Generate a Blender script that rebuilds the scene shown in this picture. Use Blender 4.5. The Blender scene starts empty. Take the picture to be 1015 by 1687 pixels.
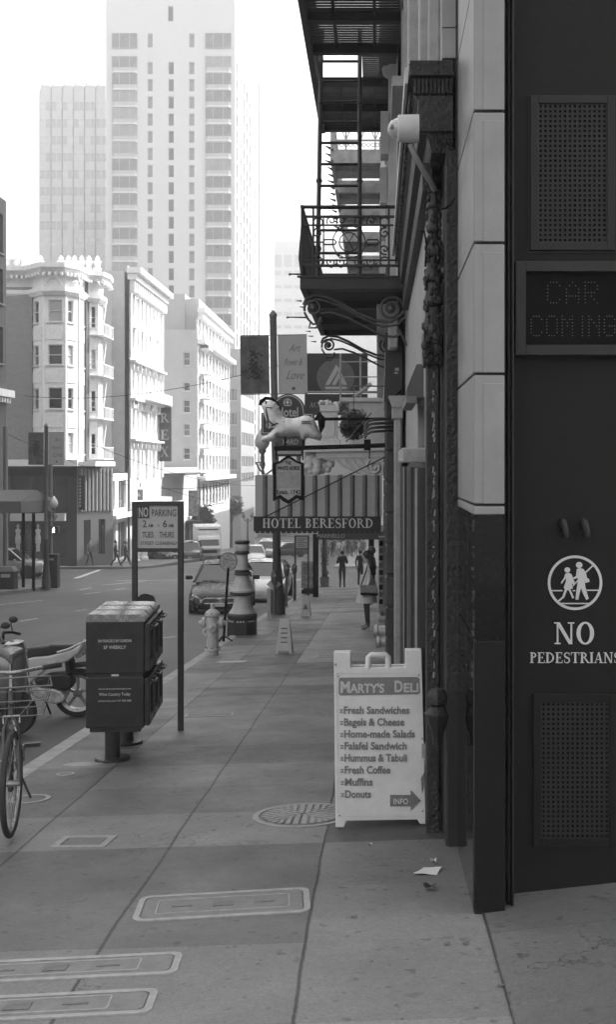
import bpy, bmesh, math, random
from mathutils import Vector, Matrix
sc = bpy.context.scene
COL = sc.collection
rnd = random.Random(11)
R = math.radians
# ------------------------------------------------------------------ camera
F, VX, HY, EYE = 1900.0, 622.0, 765.0, 1.82      # focal length in photo pixels, street vanishing point, eye height
cam = bpy.data.objects.new('camera', bpy.data.cameras.new('camera')); COL.objects.link(cam)
cam.location = (0, 0, EYE); cam.rotation_euler = (R(90), 0, 0)
cam.data.sensor_fit = 'VERTICAL'; cam.data.sensor_height = 36; cam.data.sensor_width = 36
cam.data.lens = F/1687*36
cam.data.shift_x = (507.5-VX)/1687; cam.data.shift_y = (HY-843.5)/1687
cam.data.clip_start = .05; cam.data.clip_end = 3000
sc.camera = cam
# ------------------------------------------------------------------ sky, sun, exposure
SUN_EL, SUN_AZ = R(47), R(65)     # azimuth clockwise from +Y (straight down the street)
w = bpy.data.worlds.new('World'); sc.world = w; w.use_nodes = True
nt = w.node_tree; bg = nt.nodes['Background']
sky = nt.nodes.new('ShaderNodeTexSky'); sky.sky_type = 'NISHITA'; sky.sun_disc = False
sky.sun_elevation = SUN_EL; sky.sun_rotation = SUN_AZ; sky.dust_density = 5; sky.air_density = 1.2
bwn = nt.nodes.new('ShaderNodeRGBToBW')           # black and white film
nt.links.new(sky.outputs[0], bwn.inputs[0]); nt.links.new(bwn.outputs[0], bg.inputs[0]); bg.inputs[1].default_value = .15
sl = bpy.data.lights.new('sun', 'SUN'); sl.energy = 2.8; sl.angle = R(.5)
sun = bpy.data.objects.new('sun', sl); COL.objects.link(sun)
sd = Vector((math.sin(SUN_AZ)*math.cos(SUN_EL), math.cos(SUN_AZ)*math.cos(SUN_EL), math.sin(SUN_EL)))
sun.rotation_euler = sd.to_track_quat('Z', 'Y').to_euler(); sun.location = (30, 0, 60)
sc.view_settings.view_transform = 'Standard'; sc.view_settings.look = 'None'
sc.view_settings.gamma = 1; sc.view_settings.use_curve_mapping = False; sc.view_settings.exposure = 1.9
sc.render.engine = 'CYCLES'; sc.cycles.max_bounces = 8
# ------------------------------------------------------------------ the lie of the land
TAB = [(-40, 2.696), (0, 0), (30, -2.022), (52, -3.72), (60, -4.25), (75, -4.82), (90, -5.75), (120, -7.6), (200, -12), (300, -15), (420, -17), (900, -17)]
def gz(y):
    for (a, za), (b, zb) in zip(TAB, TAB[1:]):
        if y <= b: return za+(zb-za)*(y-a)/(b-a)
    return TAB[-1][1]
def walk_z(x, y): return gz(y)+.03*(max(x, -3)+1.25)
def road_z(x, y): return gz(y)-.19
def left_z(x, y): return gz(y)-.04
def at(px, py, Y): return Vector(((px-VX)/F*Y, Y, EYE-(py-HY)/F*Y))       # a point of the picture at a distance
def X(px, Y): return (px-VX)/F*Y
def Z(py, Y): return EYE-(py-HY)/F*Y
def on(px, py, fz=walk_z):                                                  # a point of the picture on the ground
    a, b = 1.0, 500.0
    for _ in range(60):
        m = (a+b)/2
        if EYE-fz(X(px, m), m)-(py-HY)/F*m > 0: a = m
        else: b = m
    return Vector((X(px, a), a, fz(X(px, a), a)))
# ------------------------------------------------------------------ materials (all greys)
MATS = {}
def G(name, v, rough=.6, metal=0, nv=.18, ns=6, bump=0, bs=60, coat=0, spec=.5, fine=.0):
    if name in MATS: return MATS[name]
    m = bpy.data.materials.new(name); m.use_nodes = True; MATS[name] = m
    n, l = m.node_tree.nodes, m.node_tree.links
    b = n['Principled BSDF']; b.inputs['Roughness'].default_value = rough; b.inputs['Metallic'].default_value = metal
    b.inputs['Coat Weight'].default_value = coat; b.inputs['Coat Roughness'].default_value = .05; b.inputs['Specular IOR Level'].default_value = spec
    tc = n.new('ShaderNodeTexCoord')
    t = n.new('ShaderNodeTexNoise'); t.inputs['Scale'].default_value = ns; t.inputs['Detail'].default_value = 7; t.inputs['Roughness'].default_value = .65
    l.new(tc.outputs['Object'], t.inputs['Vector'])
    r = n.new('ShaderNodeMapRange'); r.inputs[1].default_value = .3; r.inputs[2].default_value = .7
    r.inputs[3].default_value = v*(1-nv); r.inputs[4].default_value = v*(1+nv)
    l.new(t.outputs[0], r.inputs[0]); l.new(r.outputs[0], b.inputs['Base Color'])
    rr = n.new('ShaderNodeMapRange'); rr.inputs[1].default_value = .3; rr.inputs[2].default_value = .7
    rv = min(.08, rough*.3); rr.inputs[3].default_value = rough-rv; rr.inputs[4].default_value = min(1, rough+rv)
    l.new(t.outputs[0], rr.inputs[0]); l.new(rr.outputs[0], b.inputs['Roughness'])
    if bump:
        t2 = n.new('ShaderNodeTexNoise'); t2.inputs['Scale'].default_value = bs; t2.inputs['Detail'].default_value = 6
        l.new(tc.outputs['Object'], t2.inputs['Vector'])
        bp = n.new('ShaderNodeBump'); bp.inputs['Strength'].default_value = bump; bp.inputs['Distance'].default_value = .02
        l.new(t2.outputs[0], bp.inputs['Height']); l.new(bp.outputs[0], b.inputs['Normal'])
    return m
def glass(name, v=.03, rough=.06, nv=.5, ns=.8): return G(name, v, rough, nv=nv, ns=ns, spec=.8)
class NT:                                                                   # small helper for math chains
    def __init__(s, m): s.n = m.node_tree.nodes; s.l = m.node_tree.links
    def math(s, op, a, b=None, c=None):
        k = s.n.new('ShaderNodeMath'); k.operation = op
        for i, q in enumerate((a, b, c)):
            if q is None: continue
            if isinstance(q, (int, float)): k.inputs[i].default_value = q
            else: s.l.new(q, k.inputs[i])
        return k.outputs[0]
    def noise(s, vec, scale, detail=6, rough=.6, out=0):
        t = s.n.new('ShaderNodeTexNoise'); t.inputs['Scale'].default_value = scale; t.inputs['Detail'].default_value = detail; t.inputs['Roughness'].default_value = rough
        s.l.new(vec, t.inputs['Vector']); return t.outputs[out]
    def rng(s, v, a, b, c, d):
        r = s.n.new('ShaderNodeMapRange'); s.l.new(v, r.inputs[0])
        for i, q in enumerate((a, b, c, d)): r.inputs[i+1].default_value = q
        return r.outputs[0]
def pavement(name, v, sx, sy, ox, tone=.22, joint=.35, jw=.007, rough=.55):
    m = bpy.data.materials.new(name); m.use_nodes = True; q = NT(m); b = q.n['Principled BSDF']
    g = q.n.new('ShaderNodeNewGeometry'); sp = q.n.new('ShaderNodeSeparateXYZ'); q.l.new(g.outputs['Position'], sp.inputs[0])
    wob = q.math('MULTIPLY', q.math('SUBTRACT', q.noise(g.outputs['Position'], .7, 2), .5), .05)
    wob2 = q.math('MULTIPLY', q.math('SUBTRACT', q.noise(g.outputs['Position'], 26, 3), .5), .012)
    wx = q.math('ADD', q.math('ADD', sp.outputs[0], wob), wob2); wy = q.math('ADD', q.math('SUBTRACT', sp.outputs[1], wob), wob2)
    ux = q.math('DIVIDE', q.math('ADD', wx, ox), sx)
    uy = q.math('DIVIDE', wy, sy)
    ix = q.math('FLOOR', ux); iy = q.math('FLOOR', uy); fx = q.math('FRACT', ux); fy = q.math('FRACT', uy)
    cb = q.n.new('ShaderNodeCombineXYZ'); q.l.new(q.math('FLOOR', q.math('MULTIPLY', ix, .34)), cb.inputs[0]); q.l.new(iy, cb.inputs[1])
    wn = q.n.new('ShaderNodeTexWhiteNoise'); q.l.new(cb.outputs[0], wn.inputs[0])
    cb2 = q.n.new('ShaderNodeCombineXYZ'); q.l.new(ix, cb2.inputs[0]); q.l.new(iy, cb2.inputs[1]); cb2.inputs[2].default_value = 5
    wn2 = q.n.new('ShaderNodeTexWhiteNoise'); q.l.new(cb2.outputs[0], wn2.inputs[0])
    tn = q.math('MULTIPLY', q.rng(wn.outputs[0], 0, 1, 1-tone, 1+tone), q.rng(wn2.outputs[0], 0, 1, .93, 1.07))
    st = q.rng(q.noise(g.outputs['Position'], .9, 8, .7), .3, .7, .82, 1.16)
    spk = q.math('MULTIPLY', q.rng(q.noise(g.outputs['Position'], 75, 3, .8), .25, .75, .74, 1.26), q.rng(q.noise(g.outputs['Position'], 22, 4, .8), .25, .75, .86, 1.14))
    spot = q.rng(q.noise(g.outputs['Position'], 9, 2, .5), .66, .72, 1, .72)                 # gum and old drips
    cn = q.math('ABSOLUTE', q.math('SUBTRACT', q.noise(g.outputs['Position'], 1.7, 5, .55), .5))             # hairline cracks, only here and there
    cm = q.rng(q.noise(g.outputs['Position'], .55, 2), .52, .6, 0, .55); ck = q.math('SUBTRACT', 1, q.math('MULTIPLY', q.rng(cn, .0015, .006, 1, 0), cm))
    gum = q.rng(q.noise(g.outputs['Position'], 17, 1, .4), .70, .725, 1, .6); spot = q.math('MULTIPLY', spot, q.math('MULTIPLY', ck, gum))
    dx = q.math('MULTIPLY', q.math('MINIMUM', fx, q.math('SUBTRACT', 1, fx)), sx)
    dy = q.math('MULTIPLY', q.math('MINIMUM', fy, q.math('SUBTRACT', 1, fy)), sy)
    jx = q.rng(dx, jw*.5, jw*1.8, 1-joint*2.2, 1); jy = q.rng(dy, 0, jw, 1-joint*.6, 1)
    v0 = q.math('MULTIPLY', q.math('MULTIPLY', tn, st), q.math('MULTIPLY', spk, spot))
    v1 = q.math('MULTIPLY', q.math('MULTIPLY', v0, q.math('MULTIPLY', jx, jy)), v)
    q.l.new(v1, b.inputs['Base Color'])
    q.l.new(q.rng(q.noise(g.outputs['Position'], 2.2, 6), .3, .7, rough-.12, rough+.14), b.inputs['Roughness'])
    bp = q.n.new('ShaderNodeBump'); bp.inputs['Strength'].default_value = .35; bp.inputs['Distance'].default_value = .006
    hh = q.math('ADD', q.math('MULTIPLY', q.noise(g.outputs['Position'], 160, 3), .5), q.math('MULTIPLY', q.math('MINIMUM', jx, jy), 1.5))
    q.l.new(hh, bp.inputs['Height']); q.l.new(bp.outputs[0], b.inputs['Normal'])
    return m
def asphalt(name, v):
    m = bpy.data.materials.new(name); m.use_nodes = True; q = NT(m); b = q.n['Principled BSDF']
    g = q.n.new('ShaderNodeNewGeometry'); P = g.outputs['Position']
    mp = q.n.new('ShaderNodeMapping'); mp.inputs['Scale'].default_value = (1, .12, 1); q.l.new(P, mp.inputs[0])
    a = q.rng(q.noise(mp.outputs[0], 1.1, 6), .3, .7, .75, 1.25); c = q.rng(q.noise(P, 90, 3, .8), .2, .8, .7, 1.3)
    d = q.rng(q.noise(P, .25, 5), .35, .65, .85, 1.15)
    q.l.new(q.math('MULTIPLY', q.math('MULTIPLY', a, c), q.math('MULTIPLY', d, v)), b.inputs['Base Color'])
    b.inputs['Roughness'].default_value = .62
    bp = q.n.new('ShaderNodeBump'); bp.inputs['Strength'].default_value = .5; bp.inputs['Distance'].default_value = .008
    q.l.new(q.noise(P, 140, 3), bp.inputs['Height']); q.l.new(bp.outputs[0], b.inputs['Normal'])
    return m
def brick(name, v, mortar, sx=.22, sz=.075):
    m = bpy.data.materials.new(name); m.use_nodes = True; q = NT(m); b = q.n['Principled BSDF']
    g = q.n.new('ShaderNodeNewGeometry'); sp = q.n.new('ShaderNodeSeparateXYZ'); q.l.new(g.outputs['Position'], sp.inputs[0])
    cb = q.n.new('ShaderNodeCombineXYZ'); q.l.new(q.math('ADD', sp.outputs[0], sp.outputs[1]), cb.inputs[0]); q.l.new(sp.outputs[2], cb.inputs[1])
    t = q.n.new('ShaderNodeTexBrick'); q.l.new(cb.outputs[0], t.inputs[0]); t.inputs['Scale'].default_value = 1
    t.inputs['Brick Width'].default_value = sx; t.inputs['Row Height'].default_value = sz; t.inputs['Mortar Size'].default_value = .008
    for i, k in ((1, v), (2, v*1.35), (3, mortar)): t.inputs[i].default_value = (k, k, k, 1)
    q.l.new(t.outputs[0], b.inputs['Base Color']); b.inputs['Roughness'].default_value = .85
    bp = q.n.new('ShaderNodeBump'); bp.inputs['Distance'].default_value = .01; q.l.new(t.outputs[1], bp.inputs['Height']); bp.invert = True
    q.l.new(bp.outputs[0], b.inputs['Normal'])
    return m
# ------------------------------------------------------------------ mesh builder
class MB:
    def __init__(s): s.v = []; s.f = []; s.m = []; s.mi = 0
    def add(s, vs, fs, M=None):
        o = len(s.v)
        s.v += [M @ Vector(v) if M is not None else Vector(v) for v in vs]
        for f in fs: s.f.append([i+o for i in f]); s.m.append(s.mi)
        return s
    def box(s, x0, x1, y0, y1, z0, z1, M=None):
        return s.add([(x0,y0,z0),(x1,y0,z0),(x1,y1,z0),(x0,y1,z0),(x0,y0,z1),(x1,y0,z1),(x1,y1,z1),(x0,y1,z1)],
                     [(0,3,2,1),(4,5,6,7),(0,1,5,4),(1,2,6,5),(2,3,7,6),(3,0,4,7)], M)
    def bar(s, p, q, wd, ht=None):
        p, q = Vector(p), Vector(q); d = q-p; L = d.length
        if L < 1e-6: return s
        M = Matrix.Translation(p) @ d.to_track_quat('Z', 'Y').to_matrix().to_4x4()
        ht = wd if ht is None else ht
        return s.box(-wd/2, wd/2, -ht/2, ht/2, 0, L, M)
    def tube(s, pts, r, n=8, closed=False):
        pts = [Vector(p) for p in pts]; k = len(pts); rr = r if isinstance(r, (list, tuple)) else [r]*k
        rings = []; up = None
        for i, p in enumerate(pts):
            a = pts[i-1] if (i or closed) else p; b = pts[(i+1) % k] if (i < k-1 or closed) else p
            t = (b-a); t = t.normalized() if t.length > 1e-9 else Vector((0, 0, 1))
            if up is None: up = Vector((0, 0, 1)) if abs(t.z) < .9 else Vector((1, 0, 0))
            x = t.cross(up)
            if x.length < 1e-4: up = Vector((1, 0, 0)) if abs(t.x) < .9 else Vector((0, 1, 0)); x = t.cross(up)
            x.normalize(); y = x.cross(t); up = y
            rings.append([p+(x*math.cos(2*math.pi*j/n)+y*math.sin(2*math.pi*j/n))*rr[i] for j in range(n)])
        vs = [q for g in rings for q in g]; fs = []
        for i in range(k if closed else k-1):
            for j in range(n):
                a = i*n+j; b = i*n+(j+1) % n; c = ((i+1) % k)*n+(j+1) % n; d = ((i+1) % k)*n+j
                fs.append((a, b, c, d))
        if not closed: fs += [tuple(range(n))[::-1], tuple(range((k-1)*n, k*n))]
        return s.add(vs, fs)
    def lathe(s, prof, c=(0,0,0), n=18, M=None, axis='Z', cap=True):
        A = {'Z': Matrix(), 'Y': Matrix.Rotation(R(90), 4, 'X'), 'X': Matrix.Rotation(R(90), 4, 'Y')}[axis]
        T = Matrix.Translation(Vector(c)) @ A
        if M is not None: T = M @ T
        vs = []; fs = []; k = len(prof)
        for r, z in prof:
            for j in range(n): vs.append((r*math.cos(2*math.pi*j/n), r*math.sin(2*math.pi*j/n), z))
        for i in range(k-1):
            for j in range(n): fs.append((i*n+j, i*n+(j+1) % n, (i+1)*n+(j+1) % n, (i+1)*n+j))
        if cap: fs += [tuple(range(n))[::-1], tuple(range((k-1)*n, k*n))]
        return s.add(vs, fs, T)
    def ball(s, c, r, n=10, sq=(1,1,1)):
        k = max(4, n//2); M = Matrix.Translation(Vector(c)) @ Matrix.Diagonal((*sq, 1))
        return s.lathe([(max(1e-4, r*math.sin(math.pi*i/k)), -r*math.cos(math.pi*i/k)) for i in range(k+1)], n=n, M=M)
    def prism(s, poly, y0, y1, M=None):                                    # (x,z) outline swept along y
        k = len(poly); a = sum(poly[i][0]*poly[(i+1) % k][1]-poly[(i+1) % k][0]*poly[i][1] for i in range(k))
        if a < 0: poly = poly[::-1]
        vs = [(x, y0, z) for x, z in poly]+[(x, y1, z) for x, z in poly]
        return s.add(vs, [tuple(range(k)), tuple(range(2*k-1, k-1, -1))]+[(i, i+k, (i+1) % k+k, (i+1) % k) for i in range(k)], M)
    def prof(s, poly, x0, x1, M=None):                                     # (y,z) outline swept along x
        k = len(poly); a = sum(poly[i][0]*poly[(i+1) % k][1]-poly[(i+1) % k][0]*poly[i][1] for i in range(k))
        if a < 0: poly = poly[::-1]
        vs = [(x0, y, z) for y, z in poly]+[(x1, y, z) for y, z in poly]
        return s.add(vs, [tuple(range(k-1, -1, -1)), tuple(range(k, 2*k))]+[(i, (i+1) % k, (i+1) % k+k, i+k) for i in range(k)], M)
    def loft(s, rings, caps=True, M=None):
        n = len(rings[0]); vs = [v for r in rings for v in r]; fs = []
        for i in range(len(rings)-1):
            for j in range(n): fs.append((i*n+j, i*n+(j+1) % n, (i+1)*n+(j+1) % n, (i+1)*n+j))
        if caps: fs += [tuple(range(n))[::-1], tuple(range((len(rings)-1)*n, len(rings)*n))]
        return s.add(vs, fs, M)
    def build(s, name, mats, parent=None, loc=None, rz=0, smooth=None, bevel=0, world=False, recalc=False):
        me = bpy.data.meshes.new(name)
        off = Vector(parent.location) if (world and parent) else Vector()
        me.from_pydata([v-off for v in s.v], [], s.f)
        for m in (mats if isinstance(mats, (list, tuple)) else [mats]): me.materials.append(m)
        if any(s.m): me.polygons.foreach_set('material_index', s.m)
        if recalc:
            bm = bmesh.new(); bm.from_mesh(me); bmesh.ops.recalc_face_normals(bm, faces=bm.faces); bm.to_mesh(me); bm.free()
        if smooth:
            me.polygons.foreach_set('use_smooth', [True]*len(me.polygons)); me.set_sharp_from_angle(angle=R(smooth))
        me.update()
        o = bpy.data.objects.new(name, me); COL.objects.link(o)
        if parent: o.parent = parent
        if loc is not None: o.location = loc
        o.rotation_euler.z = rz
        if bevel:
            b = o.modifiers.new('bevel', 'BEVEL'); b.width = bevel; b.segments = 2; b.limit_method = 'ANGLE'; b.angle_limit = R(40)
        return o
def tag(o, label=None, cat=None, group=None, kind=None):
    if label: o['label'] = label
    if cat: o['category'] = cat
    if group: o['group'] = group
    if kind: o['kind'] = kind
    return o
def thing(name, label, cat, loc=(0,0,0), rz=0, group=None):
    o = bpy.data.objects.new(name, None); COL.objects.link(o); o.empty_display_size = .2
    o.location = loc; o.rotation_euler.z = rz
    return tag(o, label, cat, group)
def kids(o): return [c for c in bpy.data.objects if c.parent == o]
def dup(root, loc, rz, label, group=None):
    def cp(o, par):
        c = o.copy(); COL.objects.link(c); c.parent = par
        for ch in kids(o): cp(ch, c)
        return c
    r = cp(root, None); r.location = loc; r.rotation_euler.z = rz; tag(r, label, None, group)
    return r
def bake(o):                                                               # modifiers -> plain mesh
    dg = bpy.context.evaluated_depsgraph_get(); dg.update()
    me = bpy.data.meshes.new_from_object(o.evaluated_get(dg)); o.modifiers.clear(); o.data = me
    return o
# ------------------------------------------------------------------ lettering
def text(s, h, mat, parent, loc, rz=0, bold=0, xs=1.0, align='CENTER', shear=0, depth=.002, name='lettering', space=1.0):
    cu = bpy.data.curves.new('t', 'FONT'); cu.body = s; cu.size = h/.69; cu.align_x = align; cu.offset = bold*h*1.2; cu.shear = shear
    cu.extrude = depth/2; cu.space_character = space; cu.resolution_u = 3
    t = bpy.data.objects.new('t', cu); COL.objects.link(t)
    dg = bpy.context.evaluated_depsgraph_get(); dg.update()
    me = bpy.data.meshes.new_from_object(t.evaluated_get(dg)); bpy.data.objects.remove(t); bpy.data.curves.remove(cu)
    me.transform(Matrix.Rotation(R(90), 4, 'X') @ Matrix.Diagonal((xs, 1, 1, 1))); me.name = name
    me.materials.clear(); me.materials.append(mat)
    o = bpy.data.objects.new(name, me); COL.objects.link(o); o.parent = parent; o.location = loc; o.rotation_euler.z = rz
    return o
def arc(cx, cz, rx, rz_, a0, a1, n=14): return [(cx+rx*math.cos(R(a0+(a1-a0)*i/n)), cz+rz_*math.sin(R(a0+(a1-a0)*i/n))) for i in range(n+1)]
def serif_glyph(ch):                                                       # polygons in a cap height of 1, and the advance
    t, k, sv = .19, .08, .06
    def rect(a, b, c, d): return [(a, c), (b, c), (b, d), (a, d)]
    def stem(x, th=t, e=.09): return [rect(x, x+th, 0, 1), rect(x-e, x+th+e, 0, sv), rect(x-e, x+th+e, 1-sv, 1)]
    def bow(x0, cz, rx, rz_, th): return [arc(x0, cz, rx, rz_, -90, 90)+arc(x0, cz, rx-th, rz_-k, 90, -90)]
    def diag(a, b, th): return [(a[0], a[1]), (a[0]+th, a[1]), (b[0]+th, b[1]), (b[0], b[1])]
    if ch == 'I': return stem(.1), .42
    if ch == 'H': return stem(.1)+stem(.62)+[rect(.25, .62, .48, .54)], .96
    if ch == 'O': return [arc(.43, .5, .41, .52, 0, 360, 32)+arc(.43, .5, .22, .44, 360, 0, 32)], .9
    if ch == 'C': return [arc(.46, .5, .42, .52, 48, 318, 24)+arc(.48, .5, .27, .46, 318, 48, 24), rect(.72, .77, .66, .98)], .86
    if ch == 'T': return stem(.34)+[rect(.0, .83, .94, 1), rect(.0, .05, .74, .94), rect(.78, .83, .74, .94)], .88
    if ch == 'L': return stem(.1)+[rect(.25, .68, 0, .06), rect(.63, .68, .06, .26)], .74
    if ch in 'EF':
        g = stem(.1)+[rect(.25, .68, .94, 1), rect(.63, .68, .76, .94), rect(.25, .52, .48, .54), rect(.48, .53, .4, .63)]
        if ch == 'E': g += [rect(.25, .72, 0, .06), rect(.67, .72, .06, .26)]
        return g, .78 if ch == 'E' else .74
    if ch == 'D': return stem(.1)+bow(.25, .5, .6, .5, .16), .94
    if ch == 'P': return stem(.1)+bow(.25, .74, .4, .26, .15), .72
    if ch == 'B': return stem(.1)+bow(.25, .76, .36, .24, .14)+bow(.25, .27, .42, .27, .15), .78
    if ch == 'R': return stem(.1)+bow(.25, .74, .4, .26, .15)+[diag((.74, 0), (.36, .5), .17), rect(.72, .97, 0, sv)], .92
    if ch == 'N': return [rect(.12, .12+k, 0, 1), rect(.76, .76+k, 0, 1), diag((.68, 0), (.08, 1), .18), rect(.02, .3, 0, sv), rect(.64, .94, 1-sv, 1), rect(.0, .14, 1-sv, 1)], .98
    if ch == 'A': return [diag((.08, 0), (.4, 1), .06), diag((.62, 0), (.36, 1), .16), rect(.2, .66, .3, .36), rect(0, .24, 0, sv), rect(.52, .9, 0, sv)], .9
    if ch == 'M': return [rect(.12, .18, 0, 1), diag((.44, 0), (.1, 1), .14), diag((.44, 0), (.8, 1), .06), rect(.84, .99, 0, 1), rect(.02, .3, 0, sv), rect(.75, 1.08, 0, sv)], 1.12
    if ch == 'X': return [diag((.64, 0), (.06, 1), .17), diag((.08, 0), (.7, 1), .06), rect(0, .24, 0, sv), rect(.54, .9, 0, sv), rect(0, .32, 1-sv, 1), rect(.6, .86, 1-sv, 1)], .9
    if ch == 'Y': return [rect(.36, .51, 0, .5), diag((.36, .45), (.06, 1), .16), diag((.44, .5), (.74, 1), .06), rect(.26, .61, 0, sv), rect(0, .3, 1-sv, 1), rect(.64, .88, 1-sv, 1)], .88
    if ch == 'S':
        pts = arc(.36, .74, .24, .22, 35, 262, 12)+arc(.34, .25, .26, .24, 85, -145, 12); out = []
        L, Rr = [], []
        for i, p in enumerate(pts):
            a = pts[max(i-1, 0)]; b = pts[min(i+1, len(pts)-1)]; dx, dz = b[0]-a[0], b[1]-a[1]; q = math.hypot(dx, dz)
            u = i/(len(pts)-1); th = .03+.055*math.sin(math.pi*u)**2
            L.append((p[0]-dz/q*th, p[1]+dx/q*th)); Rr.append((p[0]+dz/q*th, p[1]-dx/q*th))
        return [L+Rr[::-1], rect(.56, .6, .7, .98), rect(.08, .12, .02, .32)], .72
    return [], .4
def serif(s, h, mat, parent, loc, rz=0, xs=1.0, width=None, track=.04, name='lettering', align='CENTER'):
    mb = MB(); x = 0; n = 0; gl = []
    for ch in s:
        g, a = serif_glyph(ch); gl.append((g, x)); x += a+track
    tot = (x-track)*h*xs
    if width: xs *= width/tot; tot = width
    for g, x0 in gl:
        for i, p in enumerate(g):
            mb.prism([((x0+a)*h*xs-(tot/2 if align == 'CENTER' else 0), b*h) for a, b in p], -.001-.0004*i, .001)
    return mb.build(name, mat, parent, loc, rz)
# ------------------------------------------------------------------ walls with openings
def wall(mb, wd, z0, z1, holes, M, depth=.2, u0=0):                        # local: front at y=0 facing -y, u along x
    us = sorted({u0, u0+wd}|{h[0] for h in holes}|{h[1] for h in holes}); zs = sorted({z0, z1}|{h[2] for h in holes}|{h[3] for h in holes})
    for a, b in zip(us, us[1:]):
        for c, d in zip(zs, zs[1:]):
            mu, mz = (a+b)/2, (c+d)/2
            if any(h[0] < mu < h[1] and h[2] < mz < h[3] for h in holes): continue
            mb.add([(a,0,c),(b,0,c),(b,0,d),(a,0,d)], [(0,1,2,3)], M)
    for a, b, c, d in [h[:4] for h in holes]:
        q = depth
        mb.add([(a,0,c),(b,0,c),(b,0,d),(a,0,d),(a,q,c),(b,q,c),(b,q,d),(a,q,d)], [(0,1,5,4),(1,2,6,5),(2,3,7,6),(3,0,4,7)], M)
WCACHE = {}
def window(parent, wd, ht, loc, rz, fm, pm, style='sash', sill=True, sub=True, depth=.14):
    """a window hung in its opening: frame (a part) with its pane (a sub-part); loc is the bottom centre on the wall's face"""
    key = (round(wd, 2), round(ht, 2), fm.name, pm.name, style, sill)
    if key not in WCACHE:
        t = min(.07, wd*.12); a = MB(); h = wd/2
        a.box(-h, -h+t, depth, depth+.06, 0, ht); a.box(h-t, h, depth, depth+.06, 0, ht)
        a.box(-h+t, h-t, depth, depth+.06, 0, t); a.box(-h+t, h-t, depth, depth+.06, ht-t, ht)
        if style == 'sash': a.box(-h+t, h-t, depth-.01, depth+.05, ht*.5-.03, ht*.5+.03)
        if style == 'casement': a.box(-.03, .03, depth-.01, depth+.05, t, ht-t)
        if style == 'triple':
            for k in (-.2, .2): a.box(wd*k-.04, wd*k+.04, depth-.01, depth+.05, t, ht-t)
        if sill: a.box(-h-.08, h+.08, -.1, depth, -.09, -.004)
        b = MB(); b.box(-h+.01, h-.01, depth+.04, depth+.055, .01, ht-.01)
        fo = a.build('window', fm, None); po = b.build('pane', pm, None)
        WCACHE[key] = (fo.data, po.data); bpy.data.objects.remove(fo); bpy.data.objects.remove(po)
    fd, pd = WCACHE[key]
    o = bpy.data.objects.new('window', fd); COL.objects.link(o); o.parent = parent
    o.location = Vector(loc)-Vector(parent.location); o.rotation_euler.z = rz
    p = bpy.data.objects.new('pane', pd); COL.objects.link(p); p.parent = o
    return o
FRONT, EAST, WEST = 0, R(90), R(-90)      # facing the camera; facing +X (left side of the street); facing -X (right side)
def frame(loc, rz): return Matrix.Translation(Vector(loc)) @ Matrix.Rotation(rz, 4, 'Z')
# ================================================================== the setting: ground, kerbs, paint
M_walk = pavement('walk_concrete', .125, .92, .86, .32, tone=.46, jw=.0065)
M_walk2 = pavement('apron_concrete', .118, 2.4, 2.6, 1.9, tone=.1)
M_road = asphalt('asphalt', .07)
M_kerb = G('kerb_stone', .30, .7, ns=5, nv=.3, bump=.3)
M_paint = G('road_paint', .42, .7, ns=9, nv=.45)
def sheet(name, x0, x1, y0, y1, fz, mat, nx=4, dy=.5, dz=0):
    mb = MB(); ny = max(1, int(round((y1-y0)/dy)))
    for j in range(ny+1):
        y = y0+(y1-y0)*j/ny
        for i in range(nx+1):
            x = x0+(x1-x0)*i/nx; mb.v.append(Vector((x, y, fz(x, y)+dz)))
    for j in range(ny):
        for i in range(nx):
            a = j*(nx+1)+i; mb.f.append([a, a+1, a+nx+2, a+nx+1]); mb.m.append(0)
    return tag(mb.build(name, mat, smooth=60), kind='structure')
sheet('road', -140, 140, -25, 640, road_z, M_road, 8, 5)
WEND = 53.0
sheet('sidewalk', -2.80, 6, -20, WEND, walk_z, M_walk, 10, .5)
def kerb(x0, x1, y0, y1, fz, name='kerb'):
    mb = MB(); n = max(2, int((y1-y0)/1.5)); rings = []
    for j in range(n+1):
        y = y0+(y1-y0)*j/n; zt = fz((x0+x1)/2, y)+.004; zb = gz(y)-.4; q = .012
        rings.append([(x0, y, zb), (x1, y, zb), (x1, y, zt), (x0+q, y, zt), (x0, y, zt-q*1.5)] if x0 < x1 else [(x0, y, zb), (x1, y, zb), (x1, y, zt), (x0-q, y, zt), (x0, y, zt-q*1.5)])
    mb.loft(rings)
    return tag(mb.build(name, M_kerb, recalc=True), kind='structure')
kerb(-2.96, -2.80, -20, WEND, walk_z)
sheet('sidewalk', -1.22, .5, 17.3, 29.5, walk_z, pavement('lighter_concrete', .2, 1.75, 3.0, 1.22, tone=.1, joint=.2), 4, .6, .004)  # lighter sheet laid over the pavement by the hotel
def apron_z(x, y): return walk_z(.5, y)+.004+.11*(x-.5)
sheet('driveway', .5, 5, -20, 5.9, apron_z, M_walk2, 4, .5)
# far end kerb of this block, then the next block on the right
mb = MB(); mb.box(-2.96, 6, WEND, WEND+.16, gz(WEND)-.6, walk_z(-1, WEND)+.003); tag(mb.build('kerb', M_kerb), kind='structure')
M_walkfar = pavement('far_concrete', .34, 1.5, 1.5, 0, tone=.08, joint=.2)
sheet('sidewalk', -2.8, 40, 77.5, 330, left_z, M_walkfar, 6, 4)
kerb(-2.96, -2.80, 77.5, 330, left_z)
mb = MB(); mb.box(-2.96, 40, 77.34, 77.5, gz(77.5)-.6, left_z(0, 77.5)+.003); tag(mb.build('kerb', M_kerb), kind='structure')
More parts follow.
